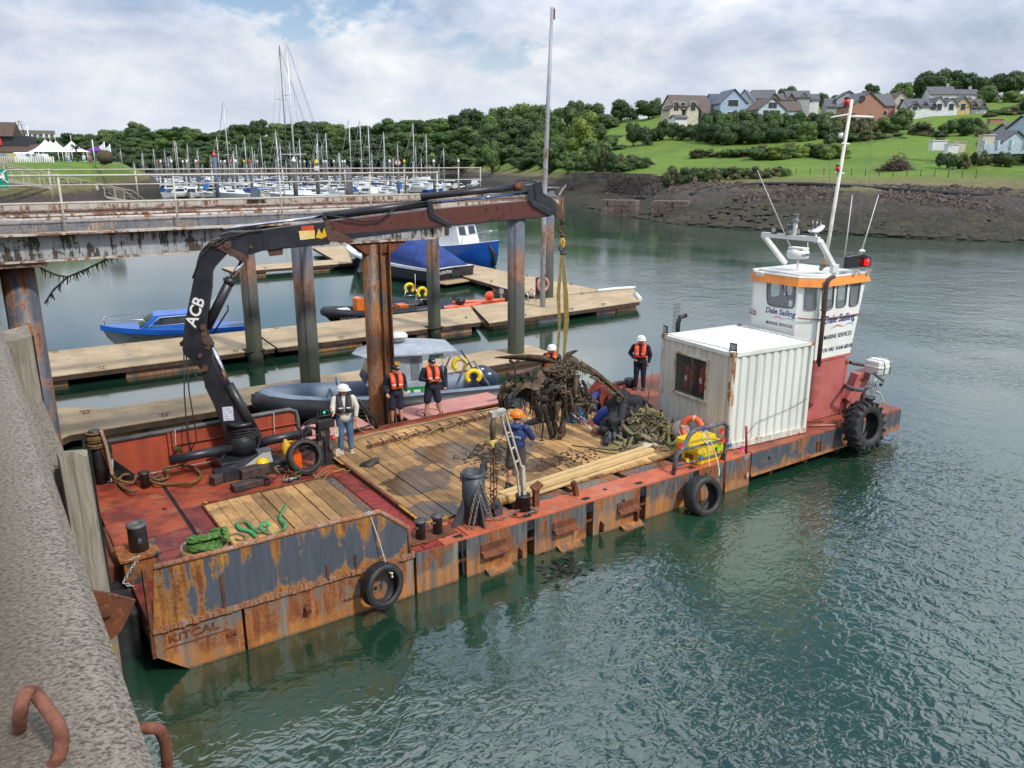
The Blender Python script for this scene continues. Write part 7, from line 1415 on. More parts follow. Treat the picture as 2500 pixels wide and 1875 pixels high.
T=thing('bow_rope_post','corner post wound with thick tan rope at the far bow corner','post',(.15,7.15,DZ));c=hW(233,1075,7.3);g=G();g.tube([(c.x,7.3,DZ),(c.x,7.3,c.z+.25)],.13,12);g.build('post',M_black,T)
for k in range(6):g=G();g.torus((c.x,7.3,c.z-.14+k*.065),.165+.01*(k%2),.036,Matrix.Rotation(.12*math.sin(k*2),3,'X'),20,7);g.build('turn',M_ropeb,T)
rope([hW(245,1050,7.1),hW(258,1085,7.05),hW(268,1130,7.0),hW(274,1160,6.95)],.04,mk('rope_pinkish',(.40,.26,.18),.9,c2=(.22,.13,.08),sc=30,bmp=.9,bsc=90),'hawser','thick tan hawser falling from the rope wound bow post')
for x,y0,y1 in((427,1050,1090),(668,1008,1060)):rope([hW(x,y0,7.25),hW(x+1,(y0+y1)/2,7.25),hW(x+2,y1,7.25)],.012,M_ropew,'thin_rope','thin rope hanging inside the red bulwark, %s end'%('left' if x<500 else 'right'))
for i,(x,y)in enumerate(((432,1090),(447,1118))):g=G();p=hW(x,y,7.1);[g.tube([p,p+V((rr.uniform(-.1,.1),rr.uniform(-.05,.05),-rr.uniform(.05,.2)))],.015,4)for _ in range(14)];tag(g.build('net_scrap',mk('net_green',(.06,.09,.035),.9)),['green net scrap tied to the bulwark rope','lower green net scrap over the outrigger end'][i],'net')
gs=mk('strap_bright',(.04,.36,.13),.6,c2=(.03,.20,.08),sc=5,bmp=.2);g=G();ribbon(g,[at(x,y,DZ+.06+h)for x,y,h in((698,1232,.02),(690,1245,.04),(682,1265,.03),(695,1280,.05),(690,1292,.03),(665,1302,.03),(640,1292,.04),(637,1280,.08),(650,1275,.1),(655,1285,.05),(635,1298,.03),(615,1285,.05),(600,1272,.03),(578,1276,.03),(585,1290,.03),(610,1296,.03),(625,1310,.03))],.075,upv=.35);tag(g.build('green_strap',gs),'bright green lifting strap twisted on the small timber deck','strap')
g=G();ribbon(g,[at(x,y,DZ+.06)for x,y in((560,1306),(580,1302),(598,1310),(590,1318),(575,1314))],.05,upv=.5);tag(g.build('brown_strap',ol[0]),'short brown strap loop between the green strap and the rope tub','strap')
TB=thing('rope_tub','open round tub with a rusty outside behind the bulwark, filled with green rope','tub',(1.75,1.45,DZ));c=at(498,1330,DZ+.35);c.z=DZ;n=26;g=G();g.ring([[(c.x+r*math.cos(2*pi*j/n),c.y+r*math.sin(2*pi*j/n),z)for j in range(n)]for r,z in((.40,DZ),(.42,DZ+.36),(.40,DZ+.36),(.38,DZ+.12))],0,True,True);g.build('tub',mk('tub_side',(.36,.22,.09),.6,c2=(.20,.19,.17),sc=2),TB)
GR=thing('green_rope','thick green plaited rope heaped in the round tub','rope',(c.x,c.y,DZ+.35));gm_=mk('rope_green',(.045,.13,.02),.7,c2=(.10,.22,.05),sc=16,lo=.4,hi=.6,bmp=1,bsc=40,bd=.02);q_=random.Random(2)
for k in range(3):
 base=[]
 for t in range(16):a=t*.62+k*2.1;r=.27-.04*k+.03*math.sin(t*1.7);base.append(V((c.x+.04+(r+.04*k)*math.cos(a),c.y+r*.8*math.sin(a),DZ+.30+.08*k+.10*math.sin(a*.5+k))))
 for s in range(3):
  P=[]
  for i,b in enumerate(base):ph=i*1.6+s*2.09;P.append(b+V((math.cos(ph)*.030,math.sin(ph)*.030,math.sin(ph)*.026)))
  rope(P,.034,gm_,'strand','',parent=GR,n=6)
for s in range(3):rope([V((c.x+.36+.03*math.sin(i*1.8+s*2.1),c.y+.0-i*.05,DZ+.50+.12*math.sin(i*.6)+.03*math.cos(i*1.8+s*2.1)))for i in range(7)],.034,gm_,'strand','',parent=GR,n=6)
SR=thing('stern_rail','brown and grey tube rails round the barge stern','rail',(19.8,1,DZ));g=G();g.tube([hL(2062,940,19.6),hW(2080,950,.2),hW(2102,952,.1),hW(2125,943,-.05),hW(2135,938,-.05)],.06,10);g.build('tube',M_rt,SR)
g=G();g.tube([hW(2118,930,.8),hW(2108,960,.8),hW(2100,1000,.8)],.07,10);g.build('leg',M_bt,SR);g=G();g.tube([hW(2075,885,1.2),hW(2100,890,1.2),hW(2125,893,1.2)],.055,8);g.build('tube',M_bt,SR);g=G();g.tube([hW(2135,912,.2),hW(2158,930,.1),hW(2150,940,0)],.05,8);g.build('bracket',mk('brk_grey',(.1,.1,.1),.5),SR)
LRf=thing('liferaft_case','white plastic liferaft case strapped on the stern rail','liferaft',hW(2143,895,.35));c=hW(2143,893,.35);g=G();rings=[[c+V((sx*.30*k,sy*.30*k,z))for sx,sy in((-1,-.7),(-.7,-1),(.7,-1),(1,-.7),(1,.7),(.7,1),(-.7,1),(-1,.7))]for z,k in((-.24,.8),(-.2,.95),(-.01,1),(0,1.06),(.02,1.06),(.03,1),(.17,.95),(.21,.8))];g.ring(rings,0,False,True);g.build('shell',M_white,LRf,bevel=.012)
for dx in(-.16,.14):g=G();g.tube([c+V((dx,-.31,-.2)),c+V((dx,-.33,.05)),c+V((dx,-.27,.21)),c+V((dx,.27,.21))],.014,5);g.build('lashing',M_black,LRf)
RBx=thing('red_locker','tilted red steel locker lid behind the wheelhouse casing','locker',hW(2095,930,1.0));P=[hW(x,y,.55)for x,y in((2068,975),(2080,955),(2096,915),(2128,905),(2118,945),(2098,968),(2075,985))];g=G();g.prism(P,(.15,.35,0));g.build('lid',M_whr,RBx,bevel=.015);g=G();[g.beam(hW(a,b,.54),hW(a+8,b+7,.54),.02,.03)for a,b in((2100,925),(2104,922),(2110,918))];g.build('slots',M_rust,RBx);g=G();g.box(19.7,20.3,.7,1.3,DZ,DZ+.5);g.build('box',M_whr,RBx)
g=G();c=at(2095,1005,DZ+.04);[g.torus(c+V((0,0,.04*k)),.42-.05*k,.035,Matrix.Rotation(.05*k,3,'X'),24,6)for k in range(4)];tag(g.build('hose_coil',mk('hose_olive',(.06,.055,.02),.7)),'olive hose coiled on the stern deck','hose')
T=thing('stern_winch','small dark deck fitting under the tractor tyre','fitting',at(2120,1000,DZ));g=G();g.lathe([(.14,0),(.14,.2),(.2,.22),(.2,.3)],at(2118,990,DZ),14);g.build('drum',M_black,T)
g=G();g.tube([at(1975,1040,DZ+.05),at(2010,1038,DZ+.05),at(2045,1038,DZ+.05)],.03,6);g.tube([at(2038,1032,DZ+.03),at(2040,1028,DZ+.1),at(2046,1032,DZ+.03)],.02,6);tag(g.build('deck_tube',mk('deck_tube',(.4,.2,.14),.6)),'short pale tube lying on the deck before the red casing','tube')
g=G();q_=random.Random(8)
for i in range(42):x,y=7.75+q_.gauss(0,.28),-.75+q_.gauss(0,.3);a=q_.uniform(0,3.1);L=q_.uniform(.05,.16);v=[(x+math.cos(a)*L*s+math.sin(a)*w,y+math.sin(a)*L*s-math.cos(a)*w,.012+.05*q_.random()*(1-abs(s)))for s,w in((-1,0),(0,.04),(1,0),(0,-.04))];g.add(v,[(0,1,2,3)])
o=g.build('floating_weed',mk('float_weed',(.035,.032,.028),.5,c2=(.015,.015,.013),sc=12),kind='stuff');o['label']='dark weed and scraps floating beside the hull'
# boats (built round their own origin, bow towards +X, waterline at 0)
def hull(g,L,Bm,fb,fs,n=12,dr=.35,tr=.85,mi=0,rake=.12,deck=None,full=.55):
 S=[]
 for i in range(n+1):
  t=i/n;w=Bm/2*(tr+(1-tr)*min(1,t/.35))*(1 if t<full else math.cos((t-full)/(1-full)*pi/2)**.75);w=max(w,.02);z=fs+(fb-fs)*t**2;x=-L/2+L*t
  fl=.72-.28*max(0,(t-full)/(1-full));rk=rake*L*max(0,(t-.6)/.4)**2
  S.append([(x,w,z),(x-rk*.3,w*(fl+.16),z*.4),(x-rk*.7,w*fl,-.02),(x-rk,0,-dr),(x-rk*.7,-w*fl,-.02),(x-rk*.3,-w*(fl+.16),z*.4),(x,-w,z)])
 v=[p for s in S for p in s];g.add(v,[(7*i+k,7*i+k+1,7*i+8+k,7*i+7+k)for i in range(n)for k in range(6)]+[(0,6,5,4,3,2,1)],mi,True)
 return[(s[0],s[6])for s in S]
def deckof(g,ed,dz=0,mi=0,k=1.0):
 v=[]
 for a,b in ed:v+=[(a[0],a[1]*k,a[2]+dz),(a[0],0,a[2]+dz+.04),(b[0],b[1]*k,b[2]+dz)]
 n=len(ed);g.add(v,[(3*i+q,3*i+1+q,3*i+4+q,3*i+3+q)for i in range(n-1)for q in(0,1)],mi,True)
def cabin(g,x0,x1,y,z0,z1,sl0,sl1,k=.8,mi=0):
 v=[(x0,-y,z0),(x1,-y,z0),(x1,y,z0),(x0,y,z0),(x0+sl0,-y*k,z1),(x1-sl1,-y*k,z1),(x1-sl1,y*k,z1),(x0+sl0,y*k,z1)]
 g.add(v,[(4,5,6,7),(0,1,5,4),(1,2,6,5),(2,3,7,6),(3,0,4,7)],mi)
def boat(name,label,cat,loc,rz):
 T=thing(name,label,cat,(0,0,0),0,local=True);T.location=loc;T.rotation_euler=(0,0,rz);return T
gcoat=mk('gelcoat',(.72,.74,.75),.3,c2=(.62,.65,.67),sc=1,bmp=0,rnd=.14);gls=glass();navyh=mk('hull_navy',(.018,.02,.035),.15,bmp=0);bl1=mk('boat_blue',(.006,.09,.42),.3,c2=(.01,.12,.5),sc=1,bmp=0);canv=mk('canvas_blue',(.012,.035,.16),.8,c2=(.02,.055,.22),sc=1.5,bmp=.5,bsc=4,bd=.05);cover=mk('tarp_blue',(.01,.20,.62),.7,bmp=.3,bsc=3);teak=mk('teak',(.42,.30,.17),.7)
greyt=mk('tube_grey_rib',(.17,.22,.30),.6,c2=(.21,.26,.34),sc=1,bmp=.05);greyd=mk('rib_black',(.02,.022,.028),.5,bmp=.1);greyc=mk('cabin_grey',(.36,.41,.47),.4,bmp=.03)
def collar(T,L,Bm,r,z,mat,rise=.35,x1=None):
 g=G();P=[];hl=L/2
 for s in(1,):
  for i in range(21):
   t=i/20*2-1;a=abs(t);sy=-1 if t<0 else 1
   x=hl-r-(L-.3)*max(0,(a-.33)/.67)-(hl*.42)*(1-math.cos(min(a,.33)/.33*pi/2))*0-(L*.26)*(min(a,.33)/.33)**2
   y=(Bm/2-r)*math.sin(min(a,.4)/.4*pi/2)*sy;x=max(x-.0,-hl);P.append((x,y,z+rise*max(0,(x/hl))**2))
 g.tube(P,[r*.55]+[r]*19+[r*.55],14);return g.build('collar',mat,T)
Rb=boat('patrol_boat','grey rigid inflatable patrol boat with cabin moored behind the barge','boat',(9.45,11.3,0),rad(164))
collar(Rb,7.3,2.7,.32,.55,greyt)
collar(Rb,7.46,2.96,.33,.50,greyd).name='rubbing_band';Rb.scale=(1.14,1,1)
g=G();e=hull(g,6.9,2.15,.65,.35,12,.4,.95);g.build('hull',greyd,Rb);g=G();deckof(g,e,-.02);g.build('deck',greyc,Rb)
g=G();P=[]
for k in range(4):
 zz=.24+k*.12;g.tube([(x,s*(1.47+.02*math.sin(k*.9))*(1 if x<.6 else max(.12,math.cos((x-.6)/3.1*pi/2)**.7)),zz+.35*max(0,x/3.65)**2)for s in(-1,)for x in(-3.2,-2,-.8,.4,1.2,2,2.6,3.1,3.45)]+[(3.68,0,zz+.38)]+[(x,1.49*(1 if x<.6 else max(.12,math.cos((x-.6)/3.1*pi/2)**.7)),zz+.35*max(0,x/3.65)**2)for x in(3.45,3.1,2.6,2,1.2,.4,-.8,-2,-3.2)],.04,6)
g.build('rubbing_strakes',greyd,Rb)
g=G();g.box(-1.75,.35,-.75,.75,.35,1.15);g.build('console',greyc,Rb)
g=G();cabin(g,-1.1,.55,.72,1.15,2.05,.0,.25,.95);CBn=g.build('cabin',greyc,Rb);g=G();g.add([(.60,-.58,1.2),(.60,.58,1.2),(.36,.56,1.95),(.36,-.56,1.95)],[(0,1,2,3)]);[g.add([(-.2,s*.742,1.25),(.5,s*.742,1.25),(.3,s*.71,1.95),(-.2,s*.71,1.95)],[(0,1,2,3)])for s in(-1,1)];[g.add([(-1.0,s*.742,1.25),(-.75,s*.742,1.25),(-.75,s*.71,1.95),(-1.0,s*.71,1.95)],[(0,1,2,3)])for s in(-1,1)];g.build('windows',mk('rib_glass',(.16,.20,.24),.08,bmp=0),CBn)
for s in(-1,1):g=G();g.tube([(-1.7,s*.7,1.1),(-1.7,s*.68,2.1)],.025,6);g.build('roof_post',greyc,Rb)
g=G();v=[(.85,0,2.06),(.6,.72,2.08),(-1.0,.98,2.10),(-2.1,.85,2.12),(-2.1,-.85,2.12),(-1.0,-.98,2.10),(.6,-.72,2.08)];v2=[(.25,0,2.32),(.2,.35,2.34),(-.6,.45,2.42),(-1.3,.4,2.38),(-1.3,-.4,2.38),(-.6,-.45,2.42),(.2,-.35,2.34)];g.ring([v,[(x,y,z+.05)for x,y,z in v],v2],0,False,True);g.build('canopy',greyc,Rb)
g=G();g.lathe([(.16,2.42),(.16,2.50)],(-.5,0,0),14);g.lathe([(.22,2.5),(.30,2.53),(.30,2.62),(.24,2.70),(.1,2.72)],(-.5,0,0),22);g.build('radar_dome',M_white,Rb);g=G();g.obox((-.1,.35,2.52),(.35,.14,.14));g.build('camera',M_white,Rb);text('Raymarine',.09,navyh,Rb,(-.5,.305,2.575),(-1,0,0),(0,0,1))
for s in(-1,1):
 g=G();g.tube([(-1.9,s*.95,.6),(-2.3,s*.9,1.6),(-2.6,s*.85,1.75),(-3.1,s*.9,.8)],.035,8);g.build('stern_frame',M_stain,Rb)
 g=G();c=(-2.55,s*.98 if s>0 else-.8,1.25);g.torus(c,.2,.075,Matrix.Rotation(pi/2,3,'X')@Matrix.Rotation(-pi/2,3,'Z'),18,8,a0=.6,a1=2*pi-.6,sy=.8);g.build('horseshoe_buoy',mk('horseshoe',(.80,.55,.01),.6,bmp=.1),Rb)
g=G();g.tube([(-2.4,-.9,1.68),(-2.4,.9,1.68)],.03,8);g.build('frame_bar',M_stain,Rb)
for s in(-1,1):g=G();c=V((-3.15,s*.38,.95));lump(g,c,(.36,.24,.33),90,14,.12,2);g.obox(c+V((-.05,0,-.55)),(.16,.14,.7));g.build('outboard',mk('outboard_blue',(.03,.05,.085),.25,bmp=0),Rb)
g=G();g.box(-1.85,-1.75,.1,.6,.55,1.5);g.box(-1.7,-1.2,.755,.765,.6,1.1);g.build('seat_back',greyd,Rb);g=G();g.box(-1.45,-.35,.755,.762,.68,1.0);pn_=g.build('green_panel',mk('panel_green',(.01,.25,.06),.5,bmp=0),Rb);text('RIB PATROL',.16,M_white,pn_,(-.9,.768,.84),(-1,0,0),(0,0,1))if 0 else[G().box(-1.3+k*.3,-1.1+k*.3,.765,.77,.78,.9).build('print_block',M_white,pn_)for k in range(3)]
q=V((1.5,1.41,.60));g=G();g.obox(q,(.75,.03,.14),rad(-10));pl_=g.build('name_plate',mk('plate_gold',(.6,.45,.12),.5,bmp=0),Rb);text('HUMBER',.11,greyd,pl_,q+V((0.01,.03,0)),(-1,.25,0),(0,0,1),bold=.02)
g=G();g.tube([(1.2,.3,.65),(1.3,.3,1.25),(1.3,-.3,1.25),(1.2,-.3,.65)],.04,8);g.build('bow_rail',greyt,Rb);g=G();g.obox((-.35,.745,1.8),(.14,.01,.2));g.build('warning_label',M_yel,Rb)
Rc=boat('black_rib','black inflatable with orange console and yellow horseshoe buoys beyond the middle pontoon','boat',(16.6,26.65,0),rad(176));blk2=mk('rubber_tube',(.02,.022,.03),.5,bmp=.05);collar(Rc,6.6,2.2,.25,.4,blk2)
orc=mk('console_orange',(.75,.17,.015),.4,bmp=0);g=G();e=hull(g,6.0,1.7,.4,.25);deckof(g,e);g.build('hull',blk2,Rc);g=G();g.prism([(1.4,-.35,.4),(1.4,-.35,1.25),(1.1,-.35,1.3),(.75,-.35,.8),(.4,-.35,.55),(-.6,-.35,.5),(-.7,-.35,.3)],(0,.7,0));g.build('console',orc,Rc);g=G();g.torus((.75,0,1.15),.2,.025,Matrix.Rotation(1.1,3,'Y'),14,6);g.box(-.5,.3,-.2,.2,.55,.85);g.build('wheel_and_seat',blk2,Rc);g=G();g.box(1.75,2.3,-.3,.3,.4,.75);g.build('cool_box',M_white,Rc);g=G();g.box(-1.5,-1.0,-.4,.4,.3,.7);g.build('engine_box',orc,Rc)
for s in(-1,1):g=G();g.tube([(-1.6,s*.8,.4),(-1.9,s*.75,1.55),(-2.4,s*.75,1.55),(-2.7,s*.8,.4)],.03,6);g.tube([(-1.75,s*.78,1.0),(-2.55,s*.78,1.0)],.02,6);g.build('stern_frame',M_stain,Rc);g=G();g.torus((-2.1,s*.86,1.4),.24,.09,Matrix.Rotation(pi/2,3,'X')@Matrix.Rotation(-pi/2,3,'Z'),18,8,a0=.6,a1=2*pi-.6);g.build('horseshoe_buoy',MATS['horseshoe'],Rc)
g=G();lump(g,(-2.9,0,.85),(.4,.28,.42),3,14,.1);g.build('outboard',greyd,Rc);g=G();g.tube([(-2.1,0,1.5),(-2.1,0,2.3)],.015,5);g.build('aerial',M_white,Rc);text('RIBCRAFT',.2,mk('letter_pale',(.5,.4,.4),.5,bmp=0),Rc,(2.1,1.02,.38),(-1,.18,0),(0,0,1),bold=.02)
Bb=boat('cabin_boat','small blue cabin cruiser with white trim moored left of the crane','boat',(6.5,27.3,0),rad(172));g=G();e=hull(g,6.8,2.2,.95,.55,14,.3,.85);g.build('hull',mk('hull_grey',(.42,.44,.48),.3,c2=(.30,.32,.36),sc=1,bmp=0),Bb);g=G();v=[(a[0],a[1]*1.03,a[2]+dz)for dz in(-.2,.03)for a,b in e];n=len(e);g.add(v+[(x,-y,z)for x,y,z in v],[(i,i+1,n+i+1,n+i)for i in range(n-1)]+[(2*n+i,3*n+i,3*n+i+1,2*n+i+1)for i in range(n-1)]);deckof(g,e,.03);g.build('deck',bl1,Bb)
g=G();cabin(g,-1.3,1.9,.85,.7,1.35,.1,.8,.82);Cb2=g.build('cabin',bl1,Bb);g=G();[g.add([(-.9,s*.80,.95),(1.3,s*.80,.9),(.85,s*.74,1.22),(-1.1,s*.74,1.24)],[(0,1,2,3)])for s in(-1,1)];g.add([(1.85,-.6,.78),(1.85,.6,.78),(1.2,.55,1.3),(1.2,-.55,1.3)],[(0,1,2,3)]);g.build('windows',gls,Cb2)
for s in(-1,1):g=G();g.tube([(-1.0,s*.81,.92),(1.4,s*.81,.87),(.9,s*.75,1.26),(-1.15,s*.75,1.28)],.02,5,closed=True);g.build('window_trim',M_white,Cb2)
g=G();g.add([(-1.2,-.7,1.35),(-1.2,.7,1.35),(-1.9,.6,1.95),(-1.9,-.6,1.95)],[(0,1,2,3)]);g.build('windscreen',clear('clear_glass',.35),Bb);g=G();g.tube([(3.2,0,1.35),(2.9,.5,1.3),(1.6,.95,1.25),(1.4,.95,.9)],.02,5);g.tube([(3.2,0,1.35),(2.9,-.5,1.3),(1.6,-.95,1.25),(1.4,-.95,.9)],.02,5);g.tube([(3.2,0,1.35),(3.2,0,.95)],.02,5);g.build('pulpit',M_stain,Bb);g=G();g.tube([(-1.1,-.4,1.3),(-1.15,-.4,2.7)],.012,5);g.build('aerial',M_black,Bb);g=G();g.obox((-3.4,.1,.95),(.35,.4,.5));g.box(-3.5,-3.4,0,.2,-.1,.7);g.build('outboard',mk('outboard_grey',(.3,.32,.36),.4,bmp=0),Bb);g=G();g.box(-3.0,-1.4,-.7,.7,.59,.62);g.build('cockpit_floor',navyh,Bb)
text('Morning Mist',.16,navyh,Bb,(1.7,.93,.42),(-1,.25,0),(0,0,1),shear=.2)
for i,(x,y,lb)in enumerate(((21.1,26.1,'orange sit on kayak with a black seat beside the head pontoon'),(23.0,26.9,'orange kayak with small outboard on its stern'))):
 Kk=boat('kayak',lb,'kayak',(x,y,.05),rad(186-12*i));g=G();e=hull(g,3.4,.8,.38,.3,12,.05,.3,full=.5);deckof(g,e,.0);g.build('hull',mk('kayak_orange',(.85,.14,.06),.45,bmp=.05),Kk);g=G();lump(g,(-.2-.5*i,0,.55),(.28,.25,.26),7+i,12,.2);g.build('seat',MATS['kayak_orange']if i else M_black,Kk)
 if i:g=G();g.obox((-1.5,0,.75),(.22,.2,.28));g.box(-1.55,-1.45,-.05,.05,.1,.6);g.build('outboard',mk('outboard_grey',(.3,.32,.36),.4),Kk)
Nv=boat('motor_yacht','navy hulled motor yacht with a blue canvas cockpit cover, stern towards the camera','yacht',(24.9,41.2,0),rad(104));g=G();e=hull(g,12,4.1,1.9,1.15,14,.5,.95);g.build('hull',navyh,Nv);g=G();deckof(g,e,.02);v=[(a[0],a[1]*1.015,a[2]+dz)for dz in(-.12,.05)for a,b in e];n=len(e);g.add(v+[(x,-y,z)for x,y,z in v],[(i,i+1,n+i+1,n+i)for i in range(n-1)]+[(2*n+i,3*n+i,3*n+i+1,2*n+i+1)for i in range(n-1)]);g.build('deck',gcoat,Nv)
g=G();cabin(g,-.8,3.6,1.5,1.2,2.55,.1,1.4,.8);Cn=g.build('cabin',gcoat,Nv);g=G();[g.add([(-.5,s*1.43,1.65),(2.2,s*1.43,1.65),(1.5,s*1.25,2.35),(-.5,s*1.25,2.35)],[(0,1,2,3)])for s in(-1,1)];g.add([(3.4,-1.1,1.4),(3.4,1.1,1.4),(2.4,1.0,2.4),(2.4,-1.0,2.4)],[(0,1,2,3)]);g.build('windows',gls,Cn)
g=G();P=[]
for i in range(9):
 t=i/8;x=-5.6+5.4*t;h=1.25+1.75*math.sin(min(t*1.25,1)*pi/2)**.8;w=1.75-.1*t;P.append([(x,-w,1.2),(x,-w*.95,1.2+(h-1.2)*.5),(x,-w*.6,h-.1),(x,0,h),(x,w*.6,h-.1),(x,w*.95,1.2+(h-1.2)*.5),(x,w,1.2)])
g.ring(P,0,True,True);g.build('canvas_cover',canv,Nv);g=G();g.box(-7.1,-5.95,-1.9,1.9,.28,.36);g.build('swim_platform',teak,Nv);g=G();g.prism([(-6.0,-1.9,.3),(-5.8,-1.95,1.15),(-5.8,1.95,1.15),(-6.0,1.9,.3)],(-.03,0,0));g.build('transom',mk('transom_sheen',(.08,.085,.10),.15,.3,bmp=0),Nv);text('VALENTINA',.3,M_white,Nv,(-6.02,.9,.92),(0,-1,0),(0,0,1));g=G();g.box(-6.05,-5.98,-.5,.3,.45,1.0);g.build('transom_door',navyh,Nv)
Bw=boat('workboat','bright blue hulled workboat with white wheelhouse at the cross pontoon','workboat',(32.4,46.4,0),rad(-72));g=G();e=hull(g,10.5,3.8,2.15,1.3,14,.6,.9,rake=.06);g.build('hull',mk('workboat_blue',(.008,.11,.50),.3,c2=(.01,.08,.40),sc=.6,bmp=.02),Bw);g=G();deckof(g,e,.0,k=.95);g.build('deck',gcoat,Bw);g=G();cabin(g,-1.0,2.2,1.3,1.5,3.35,.0,.5,.88);Cw=g.build('wheelhouse',gcoat,Bw);g=G();[g.add([(x,s*1.262,2.4),(x+.75,s*1.262,2.4),(x+.72,s*1.19,3.1),(x+.02,s*1.19,3.1)],[(0,1,2,3)])for s in(-1,1)for x in(-.75,.25)];[g.add([(1.99,y,2.45),(1.99,y+.75,2.45),(1.82,y+.75,3.1),(1.82,y,3.1)],[(0,1,2,3)])for y in(-.98,-.1+.32)];g.build('windows',gls,Cw);g=G();g.box(-1.1,2.0,-1.25,1.25,3.36,3.45);g.build('roof',M_white,Bw);g=G();g.box(-.3,.6,-.4,.4,3.45,3.6);g.build('liferaft',mk('raft_orange',(.75,.15,.03),.5),Bw)
for s in(-1,1):g=G();g.tube([(2.6,s*1.6,1.8),(2.8,s*1.5,2.5),(4.6,s*.6,2.9),(5.0,0,2.9)],.03,6);g.build('pulpit',M_stain,Bw);g=G();g.tube([(4.5,s*.42,1.9),(4.85,s*.16,1.1),(4.65,s*.1,.1)],.17,8);g.build('bow_fender',M_rubber,Bw)
# marina: yachts, motor cruisers, piles, pontoons
alu=mk('mast_alloy',(.64,.66,.68),.4,.3,bmp=0);rig=mk('rig_wire',(.22,.23,.25),.5,bmp=0)
def yacht(mh=13,hm=None,sail=canv,boom=True):
 T=thing('sailing_yacht','x','yacht',(0,0,0),local=True);L=9.5;g=G();e=hull(g,L,3.1,1.15,.85,10,.4,.7);g.build('hull',hm or gcoat,T);g=G();deckof(g,e,.02);cabin(g,-1.4,2.4,.95,.95,1.4,.1,.9,.85);g.build('coachroof',gcoat,T);g=G();[g.box(-.9,.9,s*.9-.01,s*.9+.01,1.08,1.26)for s in(-1,1)];g.build('cabin_windows',gls,T)
 g=G();g.tube([(.6,0,1.2),(.6,0,mh)],[.09,.06],8);M_=g.build('mast',alu,T);g=G();[g.tube([(.6,-w,z),(.6,w,z)],.03,5)for z,w in((mh*.45,.9),(mh*.7,.7))];g.build('spreaders',alu,M_);g=G();[g.tube([(.6,0,mh),(x,y,1.1)],.018,4)for x,y in((4.6,0),(-4.6,0),(.3,1.3),(.3,-1.3))];g.tube([(.7,0,mh*.96),(4.5,0,1.4)],.05,5);g.build('rigging',rig,T)
 if boom:g=G();g.tube([(.5,0,2.1),(-1.5,0,2.15),(-3.3,0,2.1)],[.2,.18,.1],8);g.build('sail_cover',sail,T)
 return T
def cruiser(L=8,hm=None,top=None,fly=0):
 T=thing('motor_cruiser','x','cruiser',(0,0,0),local=True);g=G();e=hull(g,L,L*.36,1.4,.95,10,.4,.9);g.build('hull',hm or gcoat,T);g=G();deckof(g,e,.02);g.build('deck',gcoat,T);g=G();cabin(g,-L*.22,L*.28,L*.14,1.1,2.25,.1,L*.16,.82);c=g.build('cabin',gcoat,T);g=G();[g.add([(-L*.18,s*L*.137,1.45),(L*.2,s*L*.137,1.45),(L*.13,s*L*.122,2.05),(-L*.18,s*L*.122,2.05)],[(0,1,2,3)])for s in(-1,1)];g.add([(L*.265,-L*.11,1.3),(L*.265,L*.11,1.3),(L*.15,L*.1,2.1),(L*.15,-L*.1,2.1)],[(0,1,2,3)]);g.build('windows',gls,c)
 if top:g=G();cabin(g,-L*.48,-L*.2,L*.16,1.0,2.2,.35,.0,.8);g.build('canopy',top,T)
 g=G();g.tube([(-L*.1,-L*.12,2.2),(-L*.14,-L*.1,2.8),(-L*.14,L*.1,2.8),(-L*.1,L*.12,2.2)],.04,6);g.build('radar_arch',gcoat,T);return T
q_=random.Random(17)
ys_=[yacht(10.5,None,gcoat),yacht(12,None,canv),yacht(13.5,None,gcoat),yacht(11.5,None,gcoat,False)];cs_=[cruiser(8,None,canv),cruiser(7,bl1),cruiser(9,None,None),cruiser(7.5,navyh,cover),cruiser(6.5,mk('hull_brown',(.20,.06,.025),.3,bmp=0))]
for o in ys_+cs_:o.location=(0,0,-50)
used=set()
def put(tp,x,d,rz,lab=None,grp=None,sc=1):
 q=pD(x,d);o=tp if tp.name not in used else dup(tp);used.add(tp.name);o.location=(q.x,q.y,0);o.rotation_euler=(0,0,rz);o.scale=(1,1,1)if not isinstance(sc,tuple)else sc;o['label']=lab
 if grp:o['group']=grp
 return o
for x,yt,d,k in((565,240,185,2),(540,335,230,1),(607,338,250,0),(645,336,240,1),(684,318,235,3),(740,338,220,1),(863,288,215,2),(888,287,225,0),(908,306,205,1),(945,322,220,3),(1017,302,230,0),(1047,328,235,1),(805,324,215,3),(783,326,225,0)):
 top_=zD(yt,d);tp=ys_[k];mh=(10.5,12,13.5,11.5)[k];s=top_/mh;put(tp,x,d,q_.uniform(1.9,2.4),'sailing yacht whose mast stands %s in the marina'%{565:'second tallest, left of the giant pair',1017:'just right of the round speed sign',1047:'furthest right of all'}.get(x,'bare against the dark trees'),None if x in(565,1017,1047)else 'tall masted yachts in the marina',(min(s,1.25),min(s,1.2),s))
rown=lambda d:{200:'front',232:'second',262:'third',300:'fourth',345:'furthest'}[d]
coln=lambda x:'at its left end' if x<440 else 'near the red capped slate pile' if x<540 else 'just left of the giant ketch' if x<660 else 'behind the giant ketch' if x<760 else 'behind the thick short pile' if x<860 else 'left of the speed sign' if x<960 else 'right of the speed sign'
i=0
